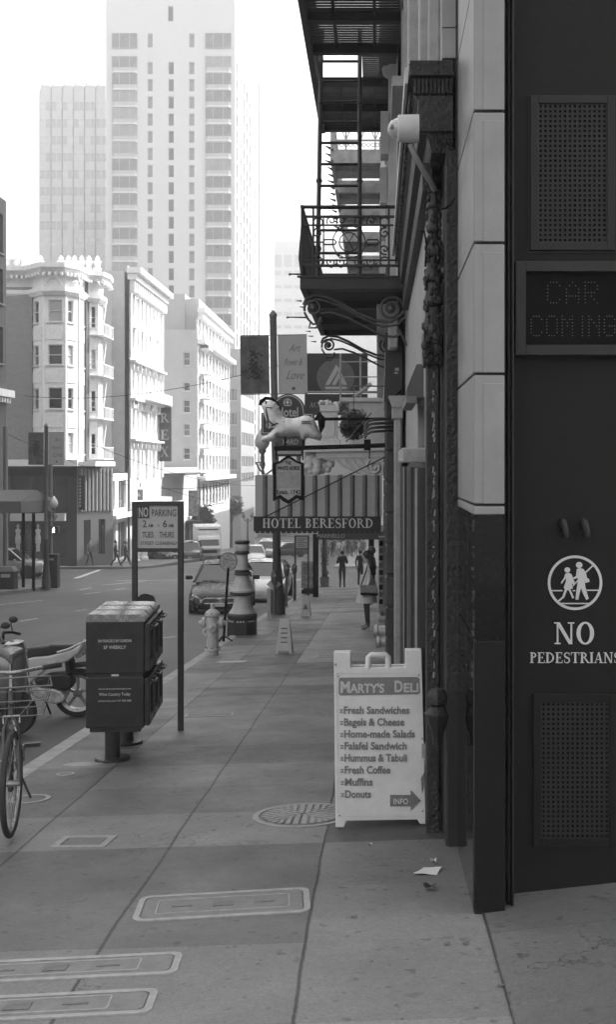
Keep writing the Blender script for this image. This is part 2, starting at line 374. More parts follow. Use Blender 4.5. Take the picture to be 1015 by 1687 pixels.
# left side pavements with rounded corners
def pave_poly(pts, mat, zoff=0.0):
    mb = MB(); k = len(pts); top = [(x, y, left_z(x, y)+zoff) for x, y in pts]; bot = [(x, y, gz(y)-.6) for x, y in pts]
    mb.add(top+bot, [tuple(range(k))]+[(i, i+k, (i+1) % k+k, (i+1) % k) for i in range(k)])
    return tag(mb.build('sidewalk', mat, recalc=True), kind='structure')
LK = -15.3
def corner(cx, cy, r, a0, a1): return [(cx+r*math.cos(R(a0+(a1-a0)*i/8)), cy+r*math.sin(R(a0+(a1-a0)*i/8))) for i in range(9)]
pave_poly([(-60, -25), (LK, -25), (LK, 0), (LK, 20), (LK, 40)]+corner(LK-2.5, 53.5, 2.5, 0, 90)+[(-60, 56)], M_walk2)
pave_poly([(-60, 75.5)]+corner(LK-3.0, 78.5, 3.0, -90, 0)+[(LK, 90), (LK, 120), (LK, 200), (LK, 330), (-60, 330), (-60, 200), (-60, 120), (-60, 90)], M_walk2)
# paint on the road, each stroke laid from its two ends
def stroke(a, b, wd, name='road_marking'):
    p, q = on(*a, road_z), on(*b, road_z); n = 8; mb = MB(); d = (q-p); d.z = 0; s = Vector((-d.y, d.x, 0)).normalized()*wd/2
    for i in range(n+1):
        c = p.lerp(q, i/n)
        for e in (c-s, c+s): mb.v.append(Vector((e.x, e.y, road_z(e.x, e.y)+.006)))
    for i in range(n): mb.f.append([2*i, 2*i+2, 2*i+3, 2*i+1]); mb.m.append(0)
    return tag(mb.build(name, M_paint, recalc=True), kind='structure')
stroke((-60, 1003), (70, 989), .12); stroke((137, 979), (207, 969), .12); stroke((31, 1024), (62, 1019), .12); stroke((123, 1007), (143, 1004), .1)
stroke((190, 957), (420, 954), .25); stroke((165, 964), (240, 957), .2); stroke((180, 934), (372, 926), .3); stroke((124, 953), (182, 935), .3)
stroke((428, 938), (490, 930), .3); stroke((465, 960), (520, 950), .25); stroke((114, 975), (150, 968), .12); stroke((300, 936), (420, 931), .25)
stroke((262, 1052), (290, 1049), .1)
# ---------------- covers let into the pavement
M_iron = G('cast_iron', .13, .5, .3, ns=20, nv=.35, bump=.3); M_lid = G('lid_concrete', .165, .6, ns=12, nv=.25, bump=.3, bs=120); M_rim = G('lid_rim', .28, .55, ns=15, nv=.25)
def slope_M(c): # local frame lying on the pavement
    y = Vector((0, 1, gz(c.y+.5)-gz(c.y-.5))).normalized(); x = Vector((1, 0, .03)).normalized(); z = x.cross(y)
    m = Matrix((x, y, z)).transposed().to_4x4(); m.translation = c; return m
def rrect(a, b, r, n=5):
    p = []
    for cx, cy, s in ((a-r, b-r, 0), (-a+r, b-r, 90), (-a+r, -b+r, 180), (a-r, -b+r, 270)):
        p += [(cx+r*math.cos(R(s+90*i/n)), cy+r*math.sin(R(s+90*i/n))) for i in range(n+1)]
    return p
def ring_flat(mb, outer, inner, z0, z1):
    k = len(outer); vs = [(x, y, z1) for x, y in outer]+[(x, y, z1) for x, y in inner]+[(x, y, z0) for x, y in outer]+[(x, y, z0) for x, y in inner]
    fs = []
    for i in range(k):
        j = (i+1) % k; fs += [(i, j, k+j, k+i), (2*k+i, 2*k+j, j, i), (k+i, k+j, 3*k+j, 3*k+i)]
    mb.add(vs, fs)
def lid(name, label, c, wd, dp, r=.05, rim=.05, rot=0, plate=M_lid, rimm=M_rim, extra=None, cat='cover'):
    Mx = slope_M(c) @ Matrix.Rotation(rot, 4, 'Z'); o = thing(name, label, cat); o.matrix_world = Mx
    a = MB(); O = rrect(wd/2, dp/2, r); I = rrect(wd/2-rim, dp/2-rim, max(.012, r-rim*.6)); ring_flat(a, O, I, -.02, .006); a.build('rim', rimm, o, recalc=True)
    b = MB(); J = rrect(wd/2-rim-.008, dp/2-rim-.008, max(.01, r-rim*.6)); b.add([(x, y, .004) for x, y in J]+[(x, y, -.02) for x, y in J], [tuple(range(len(J)))]); 
    b.build('plate', plate, o)
    if extra: extra(o)
    return o
def vault_extra(sx, sy):
    def f(o):
        a = MB(); ring_flat(a, rrect(sx, sy, .02), rrect(sx-.007, sy-.007, .012), 0, .0075); a.build('raised_border', M_rim, o, recalc=True)
        b = MB(); b.box(-.05, .05, -.035, .035, 0, .0085); b.build('badge', M_iron, o)
        for s in (-1, 1):
            c = MB(); c.box(s*sx*.62-.05, s*sx*.62+.05, -.008, .008, 0, .007); c.build('lifting_slot', M_iron, o)
    return f
def mid(pts): return sum((on(*p) for p in pts), Vector())/len(pts)
lid('utility_vault_lid', 'large light concrete vault lid with rounded rim and a dark square badge in mid pavement', mid([(215,1515),(500,1503),(250,1477),(505,1468)]), .86, .40, .06, .03, R(5), extra=vault_extra(.33, .11))
lid('utility_vault_lid', 'long double-rimmed vault lid running off the left edge, upper of the two in the corner', mid([(-120,1625),(270,1612),(-80,1582),(290,1570)]), 1.06, .26, .05, .03, R(3), extra=vault_extra(.36, .07))
lid('utility_vault_lid', 'double-rimmed vault lid at the very bottom left of the pavement, nearest the camera', mid([(-200,1692),(220,1681),(-160,1645),(250,1627)]), 1.07, .25, .05, .03, R(3), extra=vault_extra(.36, .07))
lid('meter_box_lid', 'small square dark lid with bright metal rim beside the bicycle wheel', mid([(80,1401),(170,1401),(106,1374),(195,1374)]), .34, .27, .012, .045, R(-4), plate=G('dark_lid', .15, .6, bump=.4))
lid('meter_box_lid', 'narrow inscribed meter lid on the pavement behind the parking sign post', mid([(296,1183),(385,1183),(308,1174),(390,1174)]), .52, .22, .012, .03, 0)
lid('meter_box_lid', 'pale sunken meter lid on the pavement just before the hydrant', mid([(354,1094),(402,1094),(362,1087),(406,1087)]), .47, .3, .012, .03, 0, plate=G('pale_lid', .4, .6))
def round_lid(name, label, c, r, plate, rimw, pattern):
    o = thing(name, label, 'cover'); o.matrix_world = slope_M(c); n = 40
    O = [(r*math.cos(2*math.pi*i/n), r*math.sin(2*math.pi*i/n)) for i in range(n)]; I = [(x*(1-rimw/r), y*(1-rimw/r)) for x, y in O]
    a = MB(); ring_flat(a, O, I, -.02, .006); a.build('rim', M_rim, o, recalc=True)
    b = MB(); b.add([(x*.985, y*.985, .003) for x, y in I], [tuple(range(n))]); b.build('plate', plate, o)
    if pattern:
        c = MB()
        for k in range(1, 6):
            q = (r-rimw)*k/6; m = 6*k
            for j in range(m):
                a0 = 2*math.pi*(j+(k % 2)*.5)/m; a1 = a0+2*math.pi/m*.74
                P = [(q-.024, a0), (q+.024, a0+.02), (q+.024, a1), (q-.024, a1-.02)]
                c.add([(u*math.cos(v), u*math.sin(v), z) for z in (.003, .011) for u, v in P], [(4,5,6,7), (0,1,5,4), (1,2,6,5), (2,3,7,6), (3,0,4,7)])
        c.build('tread_pattern', M_rim, o, recalc=True)
    return o
pc = on(500, 1343); round_lid('manhole_cover', 'round iron manhole cover with a chequered tread behind the sandwich board', pc, .335, M_iron, .04, True)
round_lid('valve_cover', 'small round valve cover on the pavement in front of the news rack', on(107, 1276), .075, M_lid, .02, False)
round_lid('valve_cover', 'pale ringed valve cover partly behind the bicycle wheel', on(48, 1317), .15, M_walk, .035, False)
g_ = on(578, 1080); gr_ = thing('cellar_grating', 'narrow slatted metal grating across the pavement behind the sandwich board', 'grating', g_); gr_.matrix_world = slope_M(g_)
mb = MB(); ring_flat(mb, rrect(.55, .3, .01), rrect(.51, .26, .005), -.02, .012); mb.build('rim', M_rim, gr_, recalc=True)
mb = MB(); mb.add([(-.51, -.26, .006), (.51, -.26, .006), (.51, .26, .006), (-.51, .26, .006)], [(0,1,2,3)]); mb.build('pit', M_iron, gr_)
mb = MB()
for i in range(26): mb.box(-.5+i*.04, -.482+i*.04, -.26, .26, .007, .0115)
mb.build('slats', M_rim, gr_)
mb = MB(); c = on(136, 1259); mb.lathe([(.14, 0), (.14, .003), (.0001, .0032)], n=20, M=slope_M(c) @ Matrix.Diagonal((1.2, .6, 1, 1))); tag(mb.build('cement_patch', G('cement', .33, .8)), 'pale oval cement patch in the pavement in front of the news rack', 'patch')
# ================================================================== RIGHT SIDE
M_stone = G('pier_stone', .235, .38, ns=3.5, nv=.12, bump=.06, bs=90); M_groove = G('groove', .03, .9)
M_gran = G('polished_granite', .006, .04, ns=60, nv=.5, spec=.28); M_gran2 = G('dark_granite', .007, .45, ns=60, nv=.4, spec=.2)
M_door = G('dark_paint', .0075, .6, ns=4, nv=.3, bump=.05, bs=30, spec=.2); M_door2 = G('frame_paint', .016, .5, ns=5, nv=.2, spec=.25); M_black = G('black_void', .005, .8, spec=.1)
M_white = G('white_lettering', .5, .6, nv=.1)
Y0 = 5.5
garage = thing('parking_garage', 'pale stone pier with polished dark base and dark metal wall at the garage entrance', 'building', (.5, Y0, gz(Y0)))
xs0, xs1 = X(781, Y0), X(832, Y0)
js = [Z(p, Y0) for p in (848, 832, 616, 400, 183, -34, -250, -466)]
mb = MB()
for i, (a, b) in enumerate(zip(js[1:], js[2:]), 0): mb.box(xs0, xs1, Y0, Y0+1.08, a+.006, b-.006)
mb.box(xs0, xs1, Y0, Y0+1.08, js[0], js[1]-.006)
mb.build('stone_facing', M_stone, garage, world=True, bevel=.006)
mb = MB()
for i, (a, b) in enumerate(zip(js[1:], js[2:])):
    mb.box(xs0+.045, xs1-.002, Y0-.0035, Y0+.02, a+.006, b-.045)
mb.build('raised_panel', M_stone, garage, world=True, bevel=.003)
mb = MB(); mb.box(xs0+.012, xs1-.01, Y0+.012, Y0+1.07, gz(Y0)-.5, 12); mb.build('pier_core', M_groove, garage, world=True)
zb, zm = gz(Y0)-.4, Z(1055, Y0)
mb = MB(); mb.box(xs0+.005, xs1, Y0+.006, Y0+1.075, zm+.003, js[0]-.004); mb.build('granite_panel', M_gran, garage, world=True)
mb = MB(); mb.box(xs0+.002, xs1, Y0-.02, Y0+.06, zb, zm); mb.build('granite_plinth', M_gran2, garage, world=True, bevel=.006)
mb = MB(); mb.box(xs0+.002, xs1, Y0+.062, Y0+1.078, zb, zm); mb.build('granite_side', M_gran, garage, world=True)
YD = 5.72
mb = MB(); mb.box(X(845, YD), 4.2, YD, YD+.3, -1.2, 8); mb.build('metal_wall', M_door, garage, world=True)
mb = MB()
for a, b, d in ((830.5, 836, .04), (837, 841.5, .0), (842.5, 846, -.03)): mb.box(X(a, YD-.15), X(b, YD-.15), YD-.16+d, YD+.05, -.6, 8)
mb.build('door_jamb', M_door2, garage, world=True, bevel=.004)
def grille(px0, px1, py0, py1, nx, nz, fr):
    x0, x1, z1, z0 = X(px0, YD), X(px1, YD), Z(py0, YD), Z(py1, YD); y = YD-.008
    f = MB(); t = .04
    f.box(x0-t, x0, y-.012, YD, z0-t, z1+t); f.box(x1, x1+t, y-.012, YD, z0-t, z1+t); f.box(x0, x1, y-.012, YD, z1, z1+t); f.box(x0, x1, y-.012, YD, z0-t, z0)
    g = f.build('vent', M_door2 if fr else M_door, garage, world=True, bevel=.003)
    b = MB(); b.box(x0, x1, YD-.004, YD-.002, z0, z1); o = b.build('vent_backing', M_black, garage, world=True); o.parent = g
    m = MB(); bw = .0102
    for i in range(nx+1): xx = x0+(x1-x0)*i/nx; m.box(xx-bw/2, xx+bw/2, y-.004, y, z0, z1)
    for i in range(nz+1): zz = z0+(z1-z0)*i/nz; m.box(x0, x1, y-.0034, y-.0006, zz-bw/2, zz+bw/2)
    o = m.build('vent_grid', G('grid_paint', .016, .5, spec=.3), garage, world=True); o.parent = g
grille(887, 1000, 172, 400, 14, 28, True); grille(892, 1004, 1156, 1380, 14, 28, False)
mb = MB(); x0, x1, z1, z0 = X(871, YD), X(1016, YD), Z(158, YD), Z(417, YD)
for b in ((x0, x0+.008, z0, z1), (x0+.008, x1, z1-.008, z1), (x0+.008, x1, z0, z0+.008)): mb.box(b[0], b[1], YD-.006, YD, b[2], b[3])
mb.build('panel_trim', M_door2, garage, world=True)
# hooded bolts
for px in (929, 964):
    mb = MB(); p = at(px, 870, YD); mb.tube([p+Vector((-.008, 0, .032)), p+Vector((-.008, -.03, .03)), p+Vector((.0, -.05, -.01)), p+Vector((.004, -.045, -.042))], [.02, .021, .02, .016], 10)
    mb.build('hooded_light', M_door2, garage, world=True, smooth=50)
# pictogram and words painted on the metal wall
s = YD/F; cx, cz = X(948, YD), Z(960, YD); yb = YD-.003
def pp(lst): return [((x-948)*s+cx, -(y-960)*s+cz) for x, y in lst]
mb = MB()
def ell(x, y, rx, ry, n=28): return [(x+rx*math.cos(2*math.pi*i/n), y+ry*math.sin(2*math.pi*i/n)) for i in range(n)]
k = 48; O = pp(ell(948, 960, 45, 45, k)); I = pp(ell(948, 960, 40.7, 40.7, k))
for i in range(k): j = (i+1) % k; mb.prism([O[i], O[j], I[j], I[i]], yb, YD-.001)
def zz(p): return (850+p[0]*165/1015, 840+p[1]*270/1661)
n = 0
def poly(lst): 
    global n; n += 1; mb.prism(pp([zz(p) for p in lst]), yb-.0002*n, YD-.001)
for e in (ell(645, 558, 33, 31), ell(525, 609, 29, 27)): poly(e)
poly([(620,600),(650,588),(690,600),(715,640),(725,690),(745,700),(750,728),(708,740),(700,700),(706,770),(716,810),(742,900),(716,912),(680,840),(664,790),(650,840),(636,910),(608,908),(616,820),(628,740),(632,690),(590,700),(580,690),(612,670)])
poly([(505,645),(545,638),(570,655),(585,700),(600,730),(590,752),(570,748),(582,795),(555,802),(594,890),(576,898),(540,816),(522,812),(490,895),(472,888),(500,800),(488,788),(512,720),(508,690),(470,748),(458,740),(490,690)])
for a, b, wd in (((790,558),(712,632),14), ((636,710),(580,770),12), ((486,880),(428,930),16)):
    dx, dy = b[0]-a[0], b[1]-a[1]; L = math.hypot(dx, dy); qx, qy = -dy/L*wd/2, dx/L*wd/2
    poly([(a[0]+qx, a[1]+qy), (b[0]+qx, b[1]+qy), (b[0]-qx, b[1]-qy), (a[0]-qx, a[1]-qy)])
for a, b, y in ((355, 475, 818), (580, 606, 818), (718, 850, 814), (450, 750, 948)): poly([(a, y-6), (b, y-6), (b, y+6), (a, y+6)])
mb.build('no_walking_pictogram', M_white, garage, world=True, recalc=True)
base = Vector(garage.location)
serif('NO', 36*s, M_white, garage, Vector((X(947.5, YD), YD-.003, Z(1061, YD)))-base, width=68*s)
serif('PEDESTRIANS', 17.5*s, M_white, garage, Vector((X(948.5, YD), YD-.003, Z(1092, YD)))-base, width=150*s)
# the unlit bulb sign
yS = YD-.07
cs = thing('warning_sign', 'dark framed warning sign with unlit bulb letters above the no pedestrians notice', 'sign', (X(948, YD), YD, Z(585, YD))); 
a, b, c, d = X(850, yS), X(1050, yS), Z(585, yS), Z(430, yS); t = 17*yS/F
mb = MB(); mb.box(a, a+t, yS, YD, c, d); mb.box(b-t, b, yS, YD, c, d); mb.box(a+t, b-t, yS, YD, d-t, d); mb.box(a+t, b-t, yS, YD, c, c+t); mb.build('frame', G('sign_frame', .019, .5, spec=.3), cs, world=True, bevel=.003)
mb = MB(); mb.box(a+t, b-t, yS+.03, YD-.005, c+t, d-t); mb.build('face', M_black, cs, world=True)
DOT = {'C': '01110 10001 10000 10000 10000 10001 01110', 'A': '00100 01010 10001 10001 11111 10001 10001', 'R': '11110 10001 10001 11110 10100 10010 10001',
       'O': '01110 10001 10001 10001 10001 10001 01110', 'M': '10001 11011 10101 10101 10001 10001 10001', 'I': '1 1 1 1 1 1 1', 'N': '10001 11001 10101 10011 10001 10001 10001', 'G': '01110 10001 10000 10111 10001 10001 01110'}
mb = MB()
for word, px0, pitch, py0, h in (('CAR', 903, 31, 465, 34), ('COMING', 876, 25.5, 521, 32)):
    for li, ch in enumerate(word):
        for ri, row in enumerate(DOT[ch].split()):
            for ci, bit in enumerate(row):
                if bit == '1':
                    wdt = 20 if word == 'CAR' else 17; off = -3*max(0, (li-2)) if word == 'COMING' else 0
                    p = at(px0+li*pitch+ci*wdt/4+(8 if ch == 'I' else 0)+(-7 if li > 3 and word == 'COMING' else 0), py0+ri*h/6, yS+.024); mb.ball(p, .0026, 6)
mb.build('bulb_lettering', G('bulb_glass', .2, .3), cs, world=True, smooth=60)
# ------------------------------------------------------------------ the old shop building next door
M_iron2 = G('old_paint', .024, .55, ns=14, nv=.5, bump=.9, bs=35); M_iron3 = G('dark_ironwork', .017, .45, ns=20, nv=.4, bump=.5, bs=50)
M_wallL = G('stucco', .34, .8, ns=3, nv=.12, bump=.2); M_trim = G('white_trim', .34, .6, nv=.2, ns=8); M_dark = G('shop_dark', .03, .45, nv=.3); M_glass = glass('dark_glass', .025)
M_grey = G('grey_paint', .13, .5, nv=.2)
shop = thing('shop_building', 'old shop with ornate dark iron columns under a deep cornice beside the stone pier', 'building', (.4, 9, gz(9)))
SX = .33
# flat walls: lower stucco, upper siding, the rest of the body
mb = MB(); M = frame((SX, 13.6, 0), WEST); wall(mb, 6.1, Z(735, 9), 3.7, [(4.2, 5.6, Z(738, 8.2), Z(655, 8.2))], M, .12)
mb.build('stucco_wall', M_wallL, shop, world=True)
mb = MB(); mb.box(SX+.13, 6, 6.75, 13.6, -3, 15); mb.build('building_core', M_dark, shop, world=True)
mb = MB()
for i in range(60): mb.box(SX+.05, SX+.129, 6.75, 13.6, 4.2+i*.18, 4.2+i*.18+.172)
mb.build('upper_siding', G('siding', .36, .7, nv=.15, ns=4), shop, world=True)
mb = MB(); mb.box(SX-.06, SX+.05, 7.4, 7.62, 4.2, 15); mb.box(SX-.09, SX+.05, 8.9, 9.2, 4.2, 15); mb.box(SX-.02, SX+.05, 7.0, 7.06, 4.2, 15); mb.build('corner_trim', M_trim, shop, world=True, bevel=.01)
for k in range(3):
    window(shop, 1.0, 2.0, (SX-.1, 10.6+k*0, 5.2+k*3.1), WEST, M_trim, M_glass, depth=.0)
# cornice: a profile swept along the front, with dentils, a roll and a block at the near end
yc = 6.68
cp = [(675,100),(747,100),(747,248),(712,248),(705,216),(692,212),(690,160),(683,152),(683,128),(675,124)]
pr = [(X(a, yc), Z(b, yc)) for a, b in cp]
mb = MB(); mb.prism([(x, z) if i not in (0, 9) else (x, z) for i, (x, z) in enumerate(pr)], yc+.05, 12.4); mb.build('cornice', M_iron2, shop, world=True, recalc=True)
mb = MB(); mb.box(X(668, yc), X(673, yc), yc+.1, 12.4, Z(128, yc), Z(100, yc)-.004); mb.build('skylit_edge', G('edge_skylight', .55, .5), shop, world=True)  # pale strip: skylight on the cornice's outer edge put into its colour
for i in range(46): mb = MB(); y = yc+.22+i*.122; mb.box(X(676, yc), X(682, yc), y, y+.07, Z(150, yc), Z(130, yc)); mb.build('dentil', M_iron3, shop, world=True)
mb = MB()
for i in range(10):
    x = X(682+i*6.6, yc); mb.box(x, x+.014, yc+.015, yc+.05, Z(152, yc), Z(127, yc))
mb.box(X(676, yc), X(747, yc), yc-.005, yc+.05, Z(124, yc), Z(100, yc)); mb.box(X(690, yc), X(747, yc), yc+.02, yc+.05, Z(214, yc), Z(156, yc))
for i in range(26):
    mb.ball((X(679+rnd.random()*66, yc), yc+.0, Z(102+rnd.random()*20, yc)), .012, 6, (1.6, .7, .9))
for i in range(16): mb.ball((X(716+rnd.random()*30, yc), yc+.045, Z(222+rnd.random()*24, yc)), .016, 6)
mb.build('cornice_block', M_iron2, shop, world=True)
mb = MB()
yr = 12.3
for i in range(64): 
    y = yc+.1+i*.088; mb.lathe([(.036, 0), (.05, .012), (.05, .065), (.036, .077)], (X(722, yc)-.0, y+.08, Z(231, yc)-.02), 12, axis='Y')
mb.build('roll_moulding', M_iron3, shop, world=True, smooth=50)
mb = MB(); mb.box(X(700, yc), SX, yc+.3, 12.4, Z(246, yc)-.17, Z(246, yc)); mb.build('frieze', M_iron2, shop, world=True)
# pilaster with a plain face to the camera and an ornate engaged column on the street side
yp = 6.72; zp0 = gz(yp)-.4
mb = MB(); mb.box(X(735, yp), X(755, yp)+.03, yp, 7.3, zp0, Z(246, yp)); mb.build('pilaster', M_iron2, shop, world=True, bevel=.008)
mb = MB(); mb.box(X(738, yp), X(758, yp), yp-.02, yp-.0025, zp0, Z(1150, yp)); mb.build('pilaster_plinth', G('near_black', .018, .5, nv=.4), shop, world=True)
ycx = 6.98; cxc = X(712, ycx)
mb = MB()
zs = [Z(q, ycx) for q in (310, 345, 385, 425, 465, 505, 545)]
for i, (a, b) in enumerate(zip(zs, zs[1:])):
    r0 = .028+.005*i; r1 = .036+.005*i; h = a-b
    mb.lathe([(r0*.8, b+h), (r0, b+h*.92), (r1*.85, b+h*.6), (r1*1.05, b+h*.25), (r1*1.1, b+h*.1), (r0, b+.001)], (cxc+.01, ycx, 0), 12)
for i in range(170):
    q = rnd.random(); zq = zs[0]+(zs[-1]-zs[0])*q; r = .034+.03*q; a = rnd.random()*6.28; mb.ball((cxc+.01+r*math.cos(a), ycx+r*math.sin(a), zq), rnd.uniform(.006, .015), 6, (1, 1, 1.7))
mb.build('ornate_column', M_iron3, shop, world=True, smooth=50)
mb = MB(); 
for i in range(30): mb.ball((cxc+rnd.uniform(-.05, .05), ycx+rnd.uniform(-.08, .02), Z(rnd.uniform(540, 595), ycx)), rnd.uniform(.012, .03), 7, (1, 1, 1.3))
mb.prof([(ycx-.06, Z(545, ycx)), (ycx+.3, Z(545, ycx)), (ycx+.3, Z(600, ycx)), (ycx+.02, Z(600, ycx))], cxc-.05, cxc+.06); mb.build('column_bracket', M_iron3, shop, world=True, smooth=40)
mb = MB(); yq = 7.03; mb.box(X(703, yq), X(724, yq), yq, yq+.16, gz(yq)-.3, Z(598, yq)); mb.build('column_shaft', M_iron2, shop, world=True, bevel=.008)
# worn pale paint down the edge of the shaft
mb = MB()
for i in range(58):
    z = Z(rnd.uniform(610, 1140), yp); x = X(719.5+rnd.uniform(-2, 2), yp-.03); hh = rnd.uniform(.01, .05); wq = rnd.uniform(.002, .007)
    mb.add([(x-wq, yq-.003, z), (x+wq*.7, yq-.003, z+hh*.1), (x+wq, yq-.003, z+hh), (x-wq*.5, yq-.003, z+hh*.9)], [(0,1,2,3)])
mb.build('peeled_paint', G('peeled', .38, .8), shop, world=True)
# cast collars low on the pilaster
for (x, sy) in ((X(721, yp), -1),):
    mb = MB(); r = .07
    mb.lathe([(.03, Z(1228, yp)), (.035, Z(1210, yp)), (.055, Z(1195, yp)), (.075, Z(1185, yp)), (.078, Z(1176, yp)), (.06, Z(1172, yp)), (.045, Z(1164, yp)), (.06, Z(1160, yp)), (.066, Z(1152, yp)), (.055, Z(1143, yp)), (.036, Z(1136, yp))], (x, yp+.02, 0), 8)
    mb.build('cast_collar', M_iron3, shop, world=True, smooth=30)
# shop front further in: beam, transom, doors, white pilaster
mb = MB(); mb.box(SX-.16, SX+.05, 7.9, 9.4, Z(762, 8), Z(738, 8)); mb.build('shop_beam', M_trim, shop, world=True, bevel=.01)
mb = MB(); wall(mb, 5.9, -2.5, Z(735, 9), [(.6, 2.2, -1.6, 1.5), (2.5, 3.9, -1.6, 1.5), (4.2, 5.5, -1.3, 1.5)], frame((SX+.02, 13.4, 0), WEST), .1)
mb.build('shop_front', M_dark, shop, world=True)
for u, wq in ((1.4, 1.6), (3.2, 1.4), (4.85, 1.3)): window(shop, wq, 3.05, (SX+.02, 13.4-u, -1.6), WEST, M_grey, glass('shop_glass', .05, .03), 'casement', False, depth=.04)
for y, w_, m in ((7.5, .05, 1), (7.95, .02, 2), (8.3, .06, 1), (9.0, .04, 1), (10.0, .08, 0), (11.2, .05, 1), (11.6, .03, 2), (12.2, .06, 1)): mb = MB(); mb.box(SX-.07, SX+.015, y, y+w_, gz(y)-.2, Z(770, 9)); mb.build('door_mullion', (M_grey, M_dark, M_trim)[m], shop, world=True, bevel=.006)
mb = MB(); mb.box(SX-.05, SX+.01, 7.28, 7.33, gz(7.3)-.1, Z(1225, 7.3)); mb.build('door_edge_strip', M_trim, shop, world=True)
mb = MB(); y = 13.3; mb.box(X(650, y), X(660.5, y), y, y+.3, gz(y)-.4, Z(690, y)); mb.box(X(646, y), X(664, y), y-.03, y+.3, Z(690, y), Z(672, y)); mb.prism([(X(640,y), Z(652,y)), (X(667,y), Z(652,y)), (X(664,y), Z(672,y)), (X(648,y), Z(672,y))], y-.05, y+.3)
mb.build('white_pilaster', M_trim, shop, world=True, bevel=.01)
window(shop, 1.3, Z(655, 8.2)-Z(738, 8.2), (SX, 13.6-4.9, Z(738, 8.2)), WEST, M_grey, glass('bright_glass', .25), 'casement', False, depth=.05)
# the hood over the shop door
hood = thing('shop_canopy', 'small dark folded canopy over the shop door beside the ornate column', 'canopy', (SX, 8.6, Z(660, 8.6)))
mb = MB(); mb.prof([(8.2, Z(655, 8.2)), (8.2, Z(600, 8.2)), (9.6, Z(622, 9.6)), (9.6, Z(665, 9.6))], SX-.002, SX-.05); y = 8.2
mb.prism([(SX-.05, Z(600, y)), (SX-.05, Z(652, y)), (SX-.12, Z(652, y)), (SX-.12, Z(640, y))], y, 9.4); mb.build('fabric', G('canopy_cloth', .1, .8), hood, world=True, recalc=True)
mb = MB(); mb.box(SX-.125, SX-.05, y-.004, 9.4, Z(652, y)-.05, Z(652, y)-.002); mb.build('valance', G('valance_cloth', .2, .8), hood, world=True)
# dome camera and its conduit
dome = thing('security_camera', 'white dome camera on a round mount at the end of the dark cornice', 'camera', at(690, 212, 6.6))
p = at(675, 212, 6.55); M_cam = G('camera_white', .55, .4)
mb = MB(); r = .075; mb.lathe([(.0001, X(690, 6.6)-p.x), (.078, X(690, 6.6)-p.x), (.078, .03), (.076, -.062), (.068, -.068), (.06, -.066)], (p.x, p.y, p.z), 22, axis='X'); mb.build('mount', M_cam, dome, world=True, smooth=40)
mb = MB(); mb.ball((p.x-.066, p.y, p.z), .058, 16); mb.build('dome', G('dome_shell', .45, .08, coat=1), dome, world=True, smooth=60)
mb = MB(); mb.ball((p.x-.088, p.y-.03, p.z-.002), .024, 10); mb.build('lens', M_grey, dome, world=True, smooth=60)
mb = MB(); mb.tube([at(676, 238, 6.56), at(684, 256, 6.56), at(697, 280, 6.6), at(710, 300, 6.68), at(716, 312, 6.75)], .016, 8); mb.build('conduit', G('conduit_grey', .25, .5), dome, world=True, smooth=60)
cb = MB(); cb.tube([at(725, 345, 6.68), at(735, 343, 6.66), at(745, 335, 6.66), at(750, 325, 6.66)], .006, 6); cb.tube([at(694, 382, 6.9), at(699, 380, 6.9), at(703, 400, 6.9), at(701, 440, 6.9)], .006, 6); tag(cb.build('loose_cable', M_black, smooth=60), 'thin loose black cable on the wall beside the ornate column', 'cable')
# hanging dark box sign
bx = thing('box_sign', 'dark boxed wall sign with a pale sticker hanging below the fire escape', 'sign', at(650, 615, 14))
y = 14.0; mb = MB(); mb.prism([(X(636, y), Z(577, y)), (X(663, y), Z(571, y)), (X(663, y), Z(640, y)), (X(640, y), Z(661, y)), (X(633, y), Z(655, y))], y, y+.9); mb.build('case', G('box_dark', .035, .5), bx, world=True, recalc=True)
mb = MB(); mb.box(X(651, y), X(657.5, y), y-.003, y, Z(611, y), Z(606, y)); mb.box(X(650, y), X(656, y), y-.003, y, Z(616, y), Z(613, y)); mb.build('sticker', M_white, bx, world=True)
mb = MB(); mb.prof([(y+.02, Z(655, y)), (y+.02, Z(580, y)), (y+.88, Z(582, y+.9)), (y+.88, Z(650, y+.9))], X(636, y)-.012, X(636, y)-.002); mb.build('side_face', G('pale_side', .3, .5), bx, world=True)  # paler panel on the left side of the box
# ------------------------------------------------------------------ fire escape: lower balcony, drop ladder, upper platform
M_fe = G('escape_iron', .016, .5, .0, ns=18, nv=.35, bump=.2)
fe = thing('fire_escape', 'dark iron fire escape with scrolled balcony, drop ladder and slatted platform above', 'fire escape', (-.2, 12.5, 3.8))
fy0, fy1, fx0, fx1 = 12.5, 17.0, -.84, .32
zf = Z(462, fy0); zr = Z(340, fy0); zr2 = Z(356, fy0); zl = Z(437, fy0)
mb = MB(); mb.box(fx0, fx1, fy0, fy0+.06, zf-.09, zf+.03); mb.box(fx0, fx0+.06, fy0+.06, fy1, zf-.09, zf+.03); mb.box(fx0, fx1, fy1, fy1+.06, zf-.09, zf+.03); mb.box(fx0-.03, fx1, fy0-.02, fy0+.02, zf+.03, zf+.05)
mb.box(fx0+.06, fx1, fy0+.07, fy0+.6, zf-.03, zf-.01); mb.box(fx0+.06, fx1, 15.6, 15.7, zf-.1, zf-.02); mb.box(fx0+.06, fx1, 14.0, 14.1, zf-.1, zf-.02)
mb.build('balcony_frame', M_fe, fe, world=True)
mb = MB()
for i in range(48): y = fy0+.64+i*.081; mb.box(fx0+.06, fx1, y, y+.055, zf-.012, zf+.006)
mb.build('balcony_slats', M_fe, fe, world=True)
